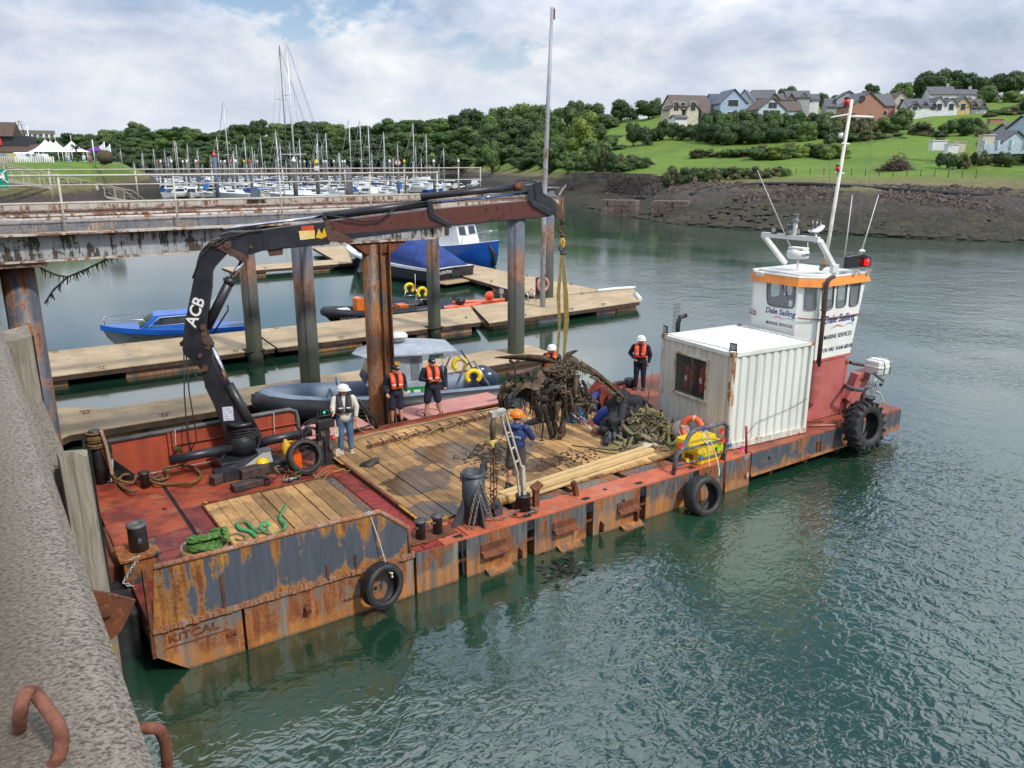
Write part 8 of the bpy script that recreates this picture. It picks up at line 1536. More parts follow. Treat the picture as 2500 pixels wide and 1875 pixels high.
for d,x0,x1,st in((200,420,1010,44),(232,400,1080,30),(262,380,1090,25),(300,330,1090,22),(345,300,1060,21)):
 x=x0
 while x<x1:
  i+=1;kk=q_.random()
  if kk<.42 or x<370:put(ys_[q_.randrange(4)],x,d+q_.uniform(-6,6),q_.uniform(1.8,2.5),'white sailing yacht in the %s marina row, %s'%(rown(d),coln(x)),'sailing yachts in the marina rows',(1,1,q_.uniform(.55,1.2)))
  else:put(cs_[q_.choice((0,2,2,2,2,3,2,1))],x,d+q_.uniform(-6,6),q_.uniform(1.5,5.5),'motor cruiser in the %s marina row, %s'%(rown(d),coln(x)),'motor cruisers in the marina rows')
  x+=st*q_.uniform(.9,1.5)
for tp,x,y,rz,lb in((0,590,476,2.0,'white motor cruiser with a dark blue canopy at the front of the marina'),(2,455,474,3.0,'open white cruiser at the left front of the marina'),(1,1058,466,.3,'white topped cruiser with royal blue hull at the right front'),(4,1118,462,.4,'cruiser with a polished brown hull right of the blue one'),(3,640,478,1.0,'dark cruiser with a bright blue tarpaulin canopy'),(2,900,474,5.8,'white cruiser in front beside the thick grey pile'),(2,690,478,.2,'long white cruiser at the front below the tallest mast'),(0,830,474,3.1,'white cruiser with canopy behind the jetty railing'),(2,1165,452,.4,'small white cruiser furthest right near the mud bank'),(2,745,478,3.4,'white cruiser left of the thick grey pile')):
 d=8.2*1960/(y-395);put(cs_[tp],x,d,rz,lb)
bg_=thing('tall_ketch','giant two masted ketch whose masts tower over the whole marina','ketch',pD(712,178),2.1);
g=G();o_=pD(712,178);Mx=Matrix.Translation(o_)@Matrix.Rotation(2.1,4,'Z');e=hull(g,18,4.8,1.9,1.4);deckof(g,e,.02);cabin(g,-4,3,1.4,1.5,2.3,.2,1.2);g.v=[tuple(Mx@V(p))for p in g.v];g.build('hull',gcoat,bg_)
for x,yt,yb in((709,92,465),(706,110,462)):
 a,b=pD(x+(10 if x==709 else-4),176 if x==709 else 186),None;d=176 if x==709 else 186;g=G();tz=zD(yt,d);g.tube([(a.x,a.y,1),(a.x,a.y,tz)],[.22,.14]if x==709 else[.13,.10],8);m_=g.build('mast',alu if x==709 else mk('mast_dark',(.10,.11,.12),.4,bmp=0),bg_)
 g=G();[g.tube([a+V((-w*ca,w*sa,tz*f)),a+V((w*ca,-w*sa,tz*f))],.06,5)for f,w in((.30,2.6),(.66,1.6))];g.build('spreaders',alu,m_);g=G();[g.tube([(a.x,a.y,tz),a+V((w*ca,-w*sa,1.5))],.025,4)for w in(-5,-2.5,2.5,8)];g.tube([(a.x,a.y,tz*.97),a+V((9*ca,-9*sa,2))],.05,5);g.build('rigging',rig,m_)
def mpile(x,yt,d,r,capc,lab,grp=None,sgn=None):
 q=pD(x,d);T=thing('marina_pile',lab,'pile',(q.x,q.y,-1),group=grp);z=zD(yt,d);g=G();g.tube([(q.x,q.y,-1),(q.x,q.y,z)],r,10);g.build('post',mk('marina_pile',(.10,.105,.12),.7,c2=(.06,.06,.06),sc=.4)if capc!='b' else mk('pile_slate',(.09,.12,.19),.6),T);g=G();g.lathe([(r*1.1,0),(r*1.1,.35),(.05,.35+r*1.6)],(q.x,q.y,z),10);g.build('cap',{'w':M_white,'r':mk('cap_red',(.6,.06,.04),.5),'y':mk('cap_yellow',(.75,.5,.02),.5),'b':mk('cap_red',(.6,.06,.04),.5),'n':MATS['marina_pile']if 'marina_pile' in MATS else M_white}[capc],T);return T,q,z
mpile(524,382,172,.42,'b','blue grey pile with a rounded red cap left of the giant ketch');mpile(717,396,168,.44,'w','thick grey pile with a white cap in front of the ketch');mpile(848,424,172,.85,'n','very thick short grey pile behind the railing');mpile(1119,397,190,.26,'w','lone white capped pile furthest right in the marina')
T,q,z=mpile(971,408,180,.3,'n','grey pile carrying the round white speed sign');g=G();c=q+V((0,0,z+.9));Md=ax((-sa,-ca,0));g.lathe([(.66,-.03),(.66,.03)],c,20,M=Md);sg=g.build('sign_disc',M_white,T);g=G();g.torus(c+V((-sa,-ca,0))*.05,.60,.05,Md,20,4);g.build('red_border',mk('cap_red',(.6,.06,.04),.5),sg);text('3',.7,navyh,sg,c+V((-sa,-ca,0))*.06+V((0,0,.18)),(ca,-sa,0),(0,0,1),bold=.02);text('KNOTS',.26,navyh,sg,c+V((-sa,-ca,0))*.06+V((0,0,-.28)),(ca,-sa,0),(0,0,1))
T,q,z=mpile(772,400,180,.42,'y','grey pile with a yellow cap and a small white notice');g=G();c=q+V((-.3,-.8,z-.9));g.obox(c,(1.0,.05,.9),-AZ);g.build('notice',M_white,T)
for x,c in((383,'r'),(392,'w'),(418,'w'),(446,'w'),(456,'w'),(478,'w'),(483,'r'),(539,'w'),(549,'w'),(564,'r'),(575,'w'),(596,'y'),(610,'r'),(628,'w'),(678,'r'),(732,'w'),(743,'w'),(790,'w'),(796,'w'),(815,'w'),(836,'w'),(842,'w'),(951,'w'),(987,'y'),(1059,'w'),(882,'w')):mpile(x,397,q_.uniform(200,290),.3,c,{'w':'grey marina pile with a white cap','r':'grey marina pile with a red cap','y':'slim marina pile with a yellow cap'}[c],{'w':'white capped marina piles','r':'red capped marina piles','y':'yellow capped marina piles'}[c])
mpd=mk('marina_decking',(.34,.32,.28),.8)
for d in(195,226,256,294,338):a,b=pD(420 if d<240 else 330,d),pD(1040,d);g=G();g.beam((a.x,a.y,.45),(b.x,b.y,.45),2.2,.35);tag(g.build('marina_walkway',mpd),'long marina walkway pontoon among the moored boats','pontoon','walkway pontoons between the boat rows')
g=G();q=pD(1008,190);g.tube([(q.x,q.y,0),(q.x,q.y,8)],.08,6);g.obox((q.x,q.y,8),(.6,.3,.15));tag(g.build('lamp_post',alu),'slim lamp post left of the speed sign','lamp post')
# trees: a trunk and a crown of leaf clumps on a lumpy core
def leafmat(name,c1,c2,c3):
 m,nt,bs,L=_base(name);v=coords(nt,L,(1,1,1));oi=nd(nt,'ShaderNodeObjectInfo');n=nz(nt,L,v,.35,3,.6);n2=nz(nt,L,v,1.9,3,.7)
 c=mixc(nt,L,mr(nt,L,n,.38,.62),c1,c2);c=mixc(nt,L,mr(nt,L,n2,.52,.68),c,c3);h=nd(nt,'ShaderNodeHueSaturation');L(c,h.inputs['Color']);L(mr(nt,L,oi.outputs['Random'],0,1,.72,1.3),h.inputs['Value']);L(mr(nt,L,oi.outputs['Random'],0,1,.515,.485),h.inputs['Hue'])
 L(h.outputs[0],bs.inputs['Base Color']);bs.inputs['Roughness'].default_value=.75;MATS[name]=m;return m
LM=[leafmat('leaf_dark',(.026,.055,.016),(.040,.080,.020),(.060,.105,.026)),leafmat('leaf_mid',(.040,.085,.018),(.062,.115,.024),(.095,.150,.030)),leafmat('leaf_bright',(.080,.135,.016),(.110,.165,.022),(.15,.19,.03)),leafmat('leaf_olive',(.065,.080,.030),(.095,.100,.035),(.13,.13,.05))]
bark=mk('bark',(.075,.06,.045),.9,c2=(.05,.04,.03),sc=2)
def crownmesh(seed,kind,nq=2300):
 rs=np.random.RandomState(seed);lobes=[]
 for i in range({0:13,1:9,2:8}[kind]):
  a=rs.uniform(0,6.28);z=rs.uniform(.16,.80);rr_=(.30 if kind==0 else.34)*math.sqrt(max(.05,1-((z-.42)/.55)**2));q=rs.uniform(.3,1)**.6
  lobes.append((rr_*q*math.cos(a),rr_*q*math.sin(a),z,rs.uniform(.13,.21)))
 lobes.append((0,0,.45,.3));g=G()
 for x,y,z,r in lobes:lump(g,(x,y,z),(r*.86,r*.86,r*.74),seed+x,9,.3,5)
 for f in range(len(g.s)):g.s[f]=False
 n0=len(g.v);w=np.array([l[3]**2 for l in lobes]);idx=rs.choice(len(lobes),nq,p=w/w.sum());Lb=np.array(lobes)[idx]
 d=rs.normal(size=(nq,3));d[:,2]=d[:,2]*.8+.25;d/=np.linalg.norm(d,axis=1)[:,None];c=Lb[:,:3]+d*(Lb[:,3]*rs.uniform(.82,1.10,nq))[:,None]*np.array([1,1,.9]);c[:,2]=np.clip(c[:,2],.01,2)
 nrm=d+rs.normal(size=(nq,3))*.55;nrm/=np.linalg.norm(nrm,axis=1)[:,None];t=np.cross(nrm,rs.normal(size=(nq,3)));t/=np.linalg.norm(t,axis=1)[:,None];b=np.cross(nrm,t);s=rs.uniform(.011,.026,nq)[:,None]
 vs=np.stack([c-t*s-b*s*.7,c+t*s-b*s*.5,c+t*s*.8+b*s,c-t*s*.9+b*s*.8],1).reshape(-1,3);g.v+=[tuple(p)for p in vs.tolist()];g.f+=[(n0+4*i,n0+4*i+1,n0+4*i+2,n0+4*i+3)for i in range(nq)];g.m+=[0]*nq;g.s+=[False]*nq;return g
TT={}
for mi in range(4):
 for k in range(3):
  T=thing('tree','x','tree',(0,0,-90),local=True);crownmesh(mi*10+k,k,1800 if k else 2400).build('crown',LM[mi],T);g=G();g.tube([(0,0,-.12),(.01,0,.2),(-.01,.01,.5)],[.035,.028,.015],6);[g.tube([(0,0,.22+.05*j),(.18*math.cos(j*2.1),.18*math.sin(j*2.1),.5+.04*j)],[.016,.006],5)for j in range(4)];g.build('trunk',bark,T);TT[mi,k]=T
tr_=random.Random(99);first={}
def tree(x,yt,d,wpx,z0,mi,lab,grp,name='tree',k=None):
 if grp:lab=lab.replace('dark ','',1)+', '+('deep green','mid green','yellow green','olive')[mi]
 q=pD(x,d);zt=zD(yt,d);w=wpx/F*d;h=max(zt-z0,1.0)/.97;kk=tr_.randrange(3)if k is None else k;src_=TT[mi,kk]
 if(mi,kk)in first:o=dup(src_)
 else:first[mi,kk]=1;o=src_
 o.name=name;o.location=(q.x,q.y,z0);o.rotation_euler=(0,0,tr_.uniform(0,6.28));o.scale=(w,w,h);o['label']=lab;o['category']='bush' if name=='bush' else 'tree'
 if grp:o['group']=grp
 return o
SKY=[(120,330),(170,324),(230,318),(300,308),(340,300),(380,312),(435,303),(480,306),(540,318),(590,290),(640,286),(700,300),(745,288),(791,284),(840,300),(881,306),(930,286),(983,280),(1020,284),(1070,281),(1130,271),(1200,268)]
sky=lambda x:interp(SKY,x,1)
FL=lambda x:'behind the white marquees' if x<330 else 'behind the left masts' if x<620 else 'behind the giant ketch' if x<800 else 'behind the right hand masts'
for dd,fr,st,mi_ in((112,0,34,(0,1)),(70,.36,36,(0,0,1)),(34,.64,38,(0,0,0,1)),(6,.86,34,(0,0))):
 x=20+fr*20
 while x<1150:
  d=410+20*math.sin(x*.01)+dd;base=404;yt=sky(x)+(base-sky(x))*fr*.82+tr_.uniform(-4,5)if fr else sky(x)+tr_.uniform(-1,6);tree(x,yt,d,tr_.uniform(58,84),farz(x,d)-1,tr_.choice(mi_),'dark broadleaf tree on the far wooded bank, %s row, %s'%({0:'skyline',.36:'upper',.64:'lower',.86:'waterside'}[fr],FL(x)),'trees on the far wooded bank');x+=st*tr_.uniform(.8,1.2)
tree(345,296,520,62,farz(345,520),3,'paler open crowned tree on the skyline above the marina',None);tree(1152,256,560,40,24,0,'lone dark round tree standing above the woodland skyline',None)
NS=[(1030,284),(1100,276),(1150,268),(1180,258),(1240,250),(1300,240),(1360,252),(1400,238),(1440,242),(1470,268),(1500,300),(1530,330)]
for fr,st,mi_ in((0,40,(0,1)),(.3,46,(0,1,1)),(.55,46,(0,1)),(.8,44,(0,0,1)),(.97,38,(0,1))):
 x=1010+fr*25
 while x<1500+fr*40:
  p=prof(x);d0,d1=p[2][0],p[4][0];d=d0+(d1-d0)*(1-fr)*.75+4;sy=interp(NS,x,1);yt=sy+(418-sy)*fr*.74+tr_.uniform(-4,6);tree(x,yt,d,tr_.uniform(60,95),landz(x,d)-1.5,tr_.choice(mi_),'broadleaf tree in the nearer wood, %s tier, %s the tall steel pole'%({0:'top',.3:'upper',.55:'middle',.8:'lower',.97:'shore'}[fr],'left of' if x<1335 else 'right of'),'trees of the nearer wood');x+=st*tr_.uniform(.8,1.2)
for x,yt,d,w,mi,lb in((1418,262,232,110,2,'yellow green tree lighter than its neighbours right of the tall pole'),(1455,330,205,100,1,'bright green tree low on the wood edge'),(1350,330,220,80,1,'mid green tree low beside the steel pole'),(1200,330,290,60,1,'leafy tree edge on the left of the nearer wood'),(1512,236,300,78,0,'round dark tree alone on the field crest, left one'),(1580,238,300,80,0,'round dark tree on the field crest, right one'),(1535,250,310,50,0,'small tree between the two round crest trees')):tree(x,yt,d,w,landz(x,d)-1,mi,lb,None)
def belt(x0,x1,st,yt0,yt1,d,w,mis,lab,grp,name='bush',jit=6,dip=1.0):
 x=x0
 while x<x1:t=(x-x0)/(x1-x0);dd=d+tr_.uniform(-4,4);tree(x,yt0+(yt1-yt0)*t+tr_.uniform(-jit,jit),dd,w*tr_.uniform(.8,1.25),landz(x,dd)-dip,tr_.choice(mis),lab+(', left part' if t<.34 else ', middle part' if t<.67 else ', right part'),grp,name);x+=st*tr_.uniform(.8,1.2)
belt(2235,2700,34,166,174,300,78,(0,0,0),'tall dark tree of the copse above the white houses','copse trees on the hilltop','tree',3)
belt(2225,2560,26,232,238,288,50,(0,1,0),'dark tree between the copse and the upper white houses','trees above the upper houses','tree',8);belt(2400,2620,24,262,272,232,56,(0,1,3),'garden tree on the slope at the right edge','slope trees at the right','tree',8);belt(2350,2420,20,285,315,196,40,(1,3,0),'shrub on the terraced garden slope','garden shrubs');belt(1600,2230,26,238,214,335,42,(0,1,3),'tree of the low line behind the hill houses','trees behind the hill houses','tree',6)
for x,yt,d,w,mi,lb in((1905,209,300,62,0,'rounded tree rising behind the orange gabled houses'),(2185,192,280,62,1,'open crowned tree left of the dark copse'),(2108,203,290,56,0,'dark tree behind the brick gable'),(2388,202,270,54,1,'pale round tree below the dark copse'),(2450,216,265,60,1,'rounded green tree right of the white row houses'),(2492,236,240,90,0,'big dark tree at the right picture edge'),(2440,250,235,60,0,'dark tree above the terraced garden'),(2190,254,215,75,1,'dense round tree below the white gabled row'),(2240,298,205,90,3,'olive brown tree spreading under the round one'),(2300,286,205,62,1,'mid green tree below the yellow house'),(2340,285,205,60,2,'fresh green tree beside the terraced garden'),(2372,283,210,40,0,'small dark tree at the garden corner'),(2280,335,190,50,3,'olive bush over the parked white trailer'),(2390,345,182,44,3,'olive bush near the blue garage wall')):tree(x,yt,d,w,landz(x,d)-1.5,mi,lb,None)
belt(1545,1730,22,292,300,226,44,(0,0,0),'dark hedge bush below the brown roofed house','hedge bushes left');belt(1715,2010,24,268,268,222,56,(0,1,1),'tall hedge bush under the blue houses','hedge bushes middle');belt(1725,2020,26,300,290,212,60,(0,0,1),'lower hedge bush on the field edge','hedge bushes lower');belt(1995,2170,22,262,292,212,54,(0,3,1),'scrubby tree among thin trunks behind the mast','scrub trees');belt(2020,2290,26,315,325,200,56,(0,1,3),'shadowed undergrowth bush at the hill foot','undergrowth bushes',jit=9)
belt(1850,2050,20,354,342,178,64,(1,3,2),'rough bush on the long grassy mound','mound bushes',jit=3,dip=.6);belt(1630,1925,15,404,408,148,36,(0,1,3),'low dark bush above the old stone quay','low bushes above the quay',jit=3,dip=.4);belt(2295,2560,17,372,362,152,36,(0,1,3),'low gorse like bush right of the brush pile','low bushes on the right',jit=5,dip=.4);belt(1455,1625,19,352,402,182,44,(1,0,3),'bush at the foot of the wood edge','bushes at the wood edge',jit=6);belt(1700,1850,30,363,358,184,54,(3,1,3),'low dry scrub in the field','dry scrub',jit=2,dip=.2)
for(mi,k),T in TT.items():
 if(mi,k)not in first:
  for c in list(T.children):bpy.data.objects.remove(c)
  bpy.data.objects.remove(T)
# houses on the hill
slate=[mk('slate_grey',(.115,.115,.13),.6,c2=(.08,.08,.095),sc=2),mk('tile_brown',(.12,.095,.085),.7,c2=(.085,.065,.06),sc=2),mk('slate_blue',(.075,.09,.13),.5,c2=(.06,.07,.10),sc=2)]
WMt={n:mk('render_'+n,c,.8)for n,c in(('cream',(.58,.52,.41)),('blue',(.36,.46,.60)),('white',(.72,.73,.74)),('brick',(.38,.19,.14)),('yellow',(.60,.46,.20)),('grey',(.40,.40,.42)),('orange',(.40,.20,.09)),('sky',(.46,.57,.64)))}
trim_=mk('dark_trim',(.03,.03,.04),.6)
def house(x,ya,ye,yb,d,wpx,dep,gab,wall,roof,rz,wins,label,chim=0):
 q=pD(x,d);zb,ze,za=zD(yb,d),zD(ye,d),zD(ya,d);T=thing('house',label,'house',(q.x,q.y,zb),-AZ+rz);Mi=INV[T.name].inverted();w=wpx/F*d/2;h,a=ze-zb,za-zb;D_=dep/2
 def wl(g):g.v=[tuple(Mi@V(p))for p in g.v];return g
 g=G();b=-4
 if gab:pr=[(-w,-D_),(w,-D_)];g.prism([(-w,-D_,b),(w,-D_,b),(w,-D_,h),(0,-D_,a-.15),(-w,-D_,h)],(0,dep,0))
 else:g.prism([(-w,-D_,b),(-w,-D_,h),(-w,0,a-.15),(-w,D_,h),(-w,D_,b)],(2*w,0,0))
 wo=wl(g).build('wall',WMt[wall],T)
 for s in(-1,1):
  g=G();o=.35
  if gab:g.prism([(s*(w+o),-D_-o,h-o*(a-h)/w),(0,-D_-o,a),(0,-D_-o,a+.22),(s*(w+o),-D_-o,h+.22-o*(a-h)/w)],(0,dep+2*o,0))
  else:g.prism([(-w-o,s*(D_+o),h-o*(a-h)/D_),(-w-o,0,a),(-w-o,0,a+.22),(-w-o,s*(D_+o),h+.22-o*(a-h)/D_)],(2*w+2*o,0,0))
  wl(g).build('roof',slate[roof],T)
 for(u,v_,ww,hh)in wins:
  g=G();g.box(u*w-ww/2-.1,u*w+ww/2+.1,-D_-.06,-D_+.02,v_-.1,v_+hh+.1);f_=wl(g).build('window',M_white,T);g=G();g.box(u*w-ww/2,u*w+ww/2,-D_-.09,-D_-.065,v_,v_+hh);wl(g).build('pane',gls,f_)
 if chim:g=G();g.box(w*.5,w*.5+.8,-.4,.4,a-1,a+1.1);wl(g).build('chimney',WMt['grey'],T)
 return T
house(1668,234,262,298,252,92,9,0,'cream',1,.25,[(-.55,1.2,1.6,2.2),(.35,1.2,1.8,2.2),(-.55,3.6,1.4,1.6)],'cream house with brown roof and two small gabled dormers, leftmost on the hill')
for dx,yy in((-29,256),(11,252)):house(1664+dx,yy,268,298,248.5,30,5,1,'cream',1,.25,[(0,3.0,1.6,2.4)],'small gabled bay of the leftmost cream house, %s one'%('left' if dx<0 else 'right'))
house(1712,257,277,296,249,26,6,0,'grey',1,.2,[(0,.8,2,1)],'low brown roofed annex between the cream and blue houses')
house(1651,282,289,304,238,28,4,0,'white',0,.2,[],'white garden shed with a green grey roof below the cream house')
house(1766,222,254,290,248,62,10,1,'blue',2,.12,[(-.05,3.2,3.0,1.7),(-.05,.6,3,1)],'large pale blue gabled house with a dark square window')
house(1812,223,256,290,252,48,9,1,'white',2,-.45,[(0,3,.7,1.8),(0,.4,.7,1.2)],'white gabled wing joined to the right of the blue house')
house(1745,231,254,290,256,46,8,0,'blue',2,.1,[],'blue side wing with dark blue roof left of the blue gable')
house(1857,242,269,288,236,64,9,1,'sky',1,.15,[(-.45,.2,1.6,1.6),(0,.2,1.5,1.6),(.42,.2,1.5,1.6),(-.15,2.3,1.2,1.5),(.18,2.3,1.2,1.5)],'glass fronted chalet gable with white window bars')
house(1905,250,272,288,240,60,8,0,'white',1,-.1,[(.8,.3,.6,1.2)],'long brown roof running right from the glass fronted gable')
for x,ya,ye,w,wa,gb,lb in((1850,221,242,48,'grey',0,'grey house with slate roof behind the glass gable'),(1873,231,243,22,'orange',1,'small orange timber gable, left one'),(1893,230,246,44,'grey',0,'slate roofed house between the two orange gables'),(1913,231,246,20,'orange',1,'small orange timber gable, right one'),(1930,223,240,50,'grey',0,'grey roofed house behind the cream gable'),(1943,230,247,28,'cream',1,'cream gable with one window at the end of the first row'),(1963,231,246,30,'white',0,'pale roofed house last in the first row'),(2048,225,243,50,'grey',1,'grey gable behind the brick house'),(2020,242,262,40,'grey',0,'low slate roofed wing left of the brick gable')):house(x,ya,ye,285,262,w,8,gb,wa,0,-.15,[(0,3.2,1.2,1.4)]if gb else[],lb)
bh=house(2085,228,260,288,244,76,9,1,'brick',0,.1,[],'brick red gabled house with a round window');q=pD(2088,239);g=G();g.torus((q.x,q.y,zD(241,239)),.75,.14,ax((-sa,-ca,0)),14,5);g.lathe([(.7,0),(.7,.05)],(q.x,q.y,zD(241,239)),14,M=ax((-sa,-ca,0)));g.build('round_window',trim_,bh)
house(2125,231,260,288,250,52,9,0,'brick',0,.05,[(0,.5,2,1.2)],'brick house with wide slate roof right of the round window');house(2170,227,253,285,256,44,9,1,'cream',1,-.1,[(0,3.2,.7,1.6)],'cream gabled house with a tall dark roof')
for x,ya,ye,w,wa,gb,lb in((2215,243,262,50,'white',0,'slate roofed house with dark dormers left of the white gables'),(2205,250,264,22,'white',1,'small dormer gable, first from the left'),(2228,251,265,20,'white',1,'small dormer gable, second from the left'),(2248,252,267,20,'white',1,'small dormer gable, third from the left'),(2262,239,258,26,'white',1,'white gable, left of the pair'),(2290,243,260,28,'white',1,'white gable, right of the pair'),(2318,239,258,30,'yellow',1,'mustard yellow gabled house in the upper row'),(2345,243,264,46,'grey',0,'brown roofed house right of the yellow gable'),(2345,251,266,18,'white',1,'small white dormer, left of two beyond the yellow house'),(2366,252,268,18,'white',1,'small white dormer, right of two beyond the yellow house')):house(x,ya,ye,285,243,w,8,gb,wa,0 if x!=2345 else 1,-.1,[(0,1.6,1.3,1.7)]if gb else[],lb)
for x,ya,ye,w,wa,gb,lb in((2270,213,232,54,'white',0,'upper white house with slate roof and chimneys'),(2322,220,233,62,'white',0,'long low slate roofed white house in the upper row'),(2363,225,240,50,'white',0,'dark roofed house at the right of the upper row'),(2392,225,242,26,'white',1,'white gable ending the upper row')):house(x,ya,ye,262,275,w,8,gb,wa,0,-.15,[(0,2,1,1.6)]if gb else[(-.4,1.5,1.4,1.2),(.3,1.5,1.4,1.2)],lb,1)
house(2443,322,346,362,160,60,7,1,'sky',0,.05,[],'pale blue gabled garage by the right picture edge');house(2505,283,312,362,162,48,9,0,'sky',2,0,[(-.5,1,.8,2),(-.5,3.4,.8,1.4)],'blue house cut by the right picture edge');house(2460,303,321,362,175,46,7,0,'grey',0,0,[],'brown roofed building behind the blue garage')
T=thing('garden_wall','pale blue garden wall with pillars before the blue garage','wall',pD(2450,152));g=G();a,b=pD(2396,152),pD(2560,150);za=zD(364,152);g.beam((a.x,a.y,za),(b.x,b.y,za),.3,1.6);g.build('wall',WMt['sky'],T)
for k in range(5):p=a.lerp(b,k/5);g=G();g.box(p.x-.3,p.x+.3,p.y-.3,p.y+.3,za,za+1.5);g.build('pillar',WMt['sky'],T)
M_st=mk('shore_stone',(.075,.060,.051),.85,c2=(.13,.105,.09),sc=.8,c3=(.035,.03,.026),sc3=2,bmp=.5);g=G();q_=random.Random(4)
for i in range(5200):
 x=q_.uniform(1480,2700);p=prof(x);t=q_.random();d=p[1][0]+(p[2][0]-p[1][0])*(t*1.25-.35);z=landz(x,d);c=pD(x,d,z);s=q_.uniform(.15,.42)*(1 if q_.random()<.9 else 1.8);a=q_.uniform(0,3.1);w=[(c.x+s*math.cos(a+k*1.57+q_.uniform(-.3,.3))*(1 if k%2 else.6),c.y+s*math.sin(a+k*1.57)*(1 if k%2 else.6))for k in range(4)];h=s*q_.uniform(.25,.6);tl=q_.uniform(-.1,.1)
 g.add([(u,v,z-.1)for u,v in w]+[(u*.8+c.x*.2,v*.8+c.y*.2,z+h+tl*k)for k,(u,v)in enumerate(w)],[(4,5,6,7)]+[(k,(k+1)%4,4+(k+1)%4,4+k)for k in range(4)])
o=g.build('shore_rubble',M_st,kind='stuff');o['label']='grey brown rubble stones on the far right shore'
g=G();M_kw=mk('bladder_weed',(.022,.02,.012),.7,c2=(.045,.038,.016),sc=.6,bmp=.8,bsc=3,bd=.1)
for i in range(2600):x=q_.uniform(1420,2700);p=prof(x);d=p[0][0]+(p[1][0]-p[0][0])*q_.uniform(.02,.8);z=landz(x,d);c=pD(x,d,z);s=q_.uniform(.3,1.1);a=q_.uniform(0,6.28);w=[(c.x+s*math.cos(a+k*1.05)*q_.uniform(.6,1),c.y+s*math.sin(a+k*1.05)*q_.uniform(.5,.9))for k in range(6)];g.add([(u,v,z-.08)for u,v in w]+[(c.x,c.y,z+s*.35)],[(k,(k+1)%6,6)for k in range(6)],0,True)
o=g.build('seaweed_mounds',M_kw,kind='stuff');o['label']='dark bladder weed mounds along the low tide shore'
M_sw=mk('old_masonry',(.115,.085,.07),.9,c2=(.17,.14,.12),sc=.5,c3=(.035,.032,.028),sc3=.8,bmp=1,bsc=3,bd=.15)
SQ=thing('stone_quay','old masonry quay wall along the far mud shore','wall',pD(1480,172));
for(xa,da,xb,db,yt)in((1396,188,1500,176.5,421),(1502,176.5,1600,158,423),(1602,157,1700,147,430)):
 a,b=pD(xa,da),pD(xb,db);n=int((b-a).length/1.1);zt=zD(yt,(da+db)/2)
 for r in range(4):
  for k in range(n):
   p,q2=a.lerp(b,(k+.5*(r%2))/n),a.lerp(b,min((k+.96+.5*(r%2))/n,1.0));g=G();z=zt-r*1.05;nn=V((-sa,-ca,0))*q_.uniform(0,.12);g.beam(p+nn+V((0,0,z-.5)),q2+nn+V((0,0,z-.5)),.9,.98);g.build('stone',M_sw,SQ)if k<n-1 or not r%2 else 0
for x0,x1,d,yt,lb in((1476,1563,132,487,'stepped masonry block standing in the shallows, left one'),(1600,1690,124,489,'masonry block at the shallows, right one')):
 a,b=pD(x0,d),pD(x1,d-2);zt=zD(yt,d);T=thing('stone_pier',lb,'pier',(a.x,a.y,0))
 for r in range(3):
  for k in range(5):p,q2=a.lerp(b,k/5),a.lerp(b,(k+.95)/5);g=G();nn=V((-sa,-ca,0))*(q_.uniform(0,.2)+r*.1);g.beam(p+nn+V((0,0,zt-.45-r*.9)),q2+nn+V((0,0,zt-.45-r*.9)),3,.85);g.build('stone',M_sw,T)
PP=[pD(x,d,zD(y,d))for x,y,d in((1690,476,128),(1740,462,131),(1800,452,133),(1880,449,131),(1990,450,126),(2120,458,120),(2260,467,114),(2400,478,108),(2560,490,104),(2800,510,98))]
g=G();g.tube(PP,.30,8);tag(g.build('outfall_pipe',mk('pipe_black',(.015,.015,.018),.5)),'long black pipe lying along the top of the stony shore','pipe')
g=G();g.tube([pD(x,d,zD(y,d))for x,y,d in((1130,429,300),(1240,432,268),(1310,436,240),(1360,446,205),(1400,455,190))],.2,6);tag(g.build('shore_pipe',MATS['pipe_black']),'thin black pipe along the mud bank behind the boom tip','pipe');g=G();g.tube([pD(x,d,zD(y,d))for x,y,d in((1370,488,178),(1366,478,180),(1375,462,184),(1385,452,188))],.3,8);tag(g.build('bent_pipe',mk('pipe_pale',(.2,.18,.15),.8)),'pale bent pipe on the mud right of the boom tip','pipe')
for x in list(range(1640,2400,34)):p=prof(x);d=p[2][0]+12;c=pD(x,d,landz(x,d));g=G();g.tube([c+V((0,0,-.3)),c+V((0,0,1.2))],.07,5);tag(g.build('fence_post',bark),'thin field fence post, %s stretch'%('left' if x<1900 else 'middle' if x<2150 else 'right'),'post','field fence posts')
for x0,y0,w,h,lb in((2192,366,46,26,'large brown heap of cut branches in the field'),(1812,366,14,12,'small branch heap left of the mound'),(2050,352,20,14,'tangled dead branches behind the mast')):
 g=G();d=150 if w>30 else 185;sc_=d/F
 for i in range(700 if w>30 else 160):a,b=q_.gauss(0,.42),abs(q_.gauss(0,.4));c=pD(x0+a*w,d+q_.uniform(-2,2));c.z=landz(x0,d)+max(0,(1-a*a*1.4))*b*h*1.3*sc_;v=V((q_.uniform(-1,1),q_.uniform(-1,1),q_.uniform(-.5,.5)))*.7;g.tube([c-v,c+v],.05,3)
 o=tag(g.build('branch_heap',mk('dead_wood',(.13,.095,.075),.9,c2=(.07,.05,.04),sc=2)),lb,'branches')
 o['kind']='stuff';del o['category']
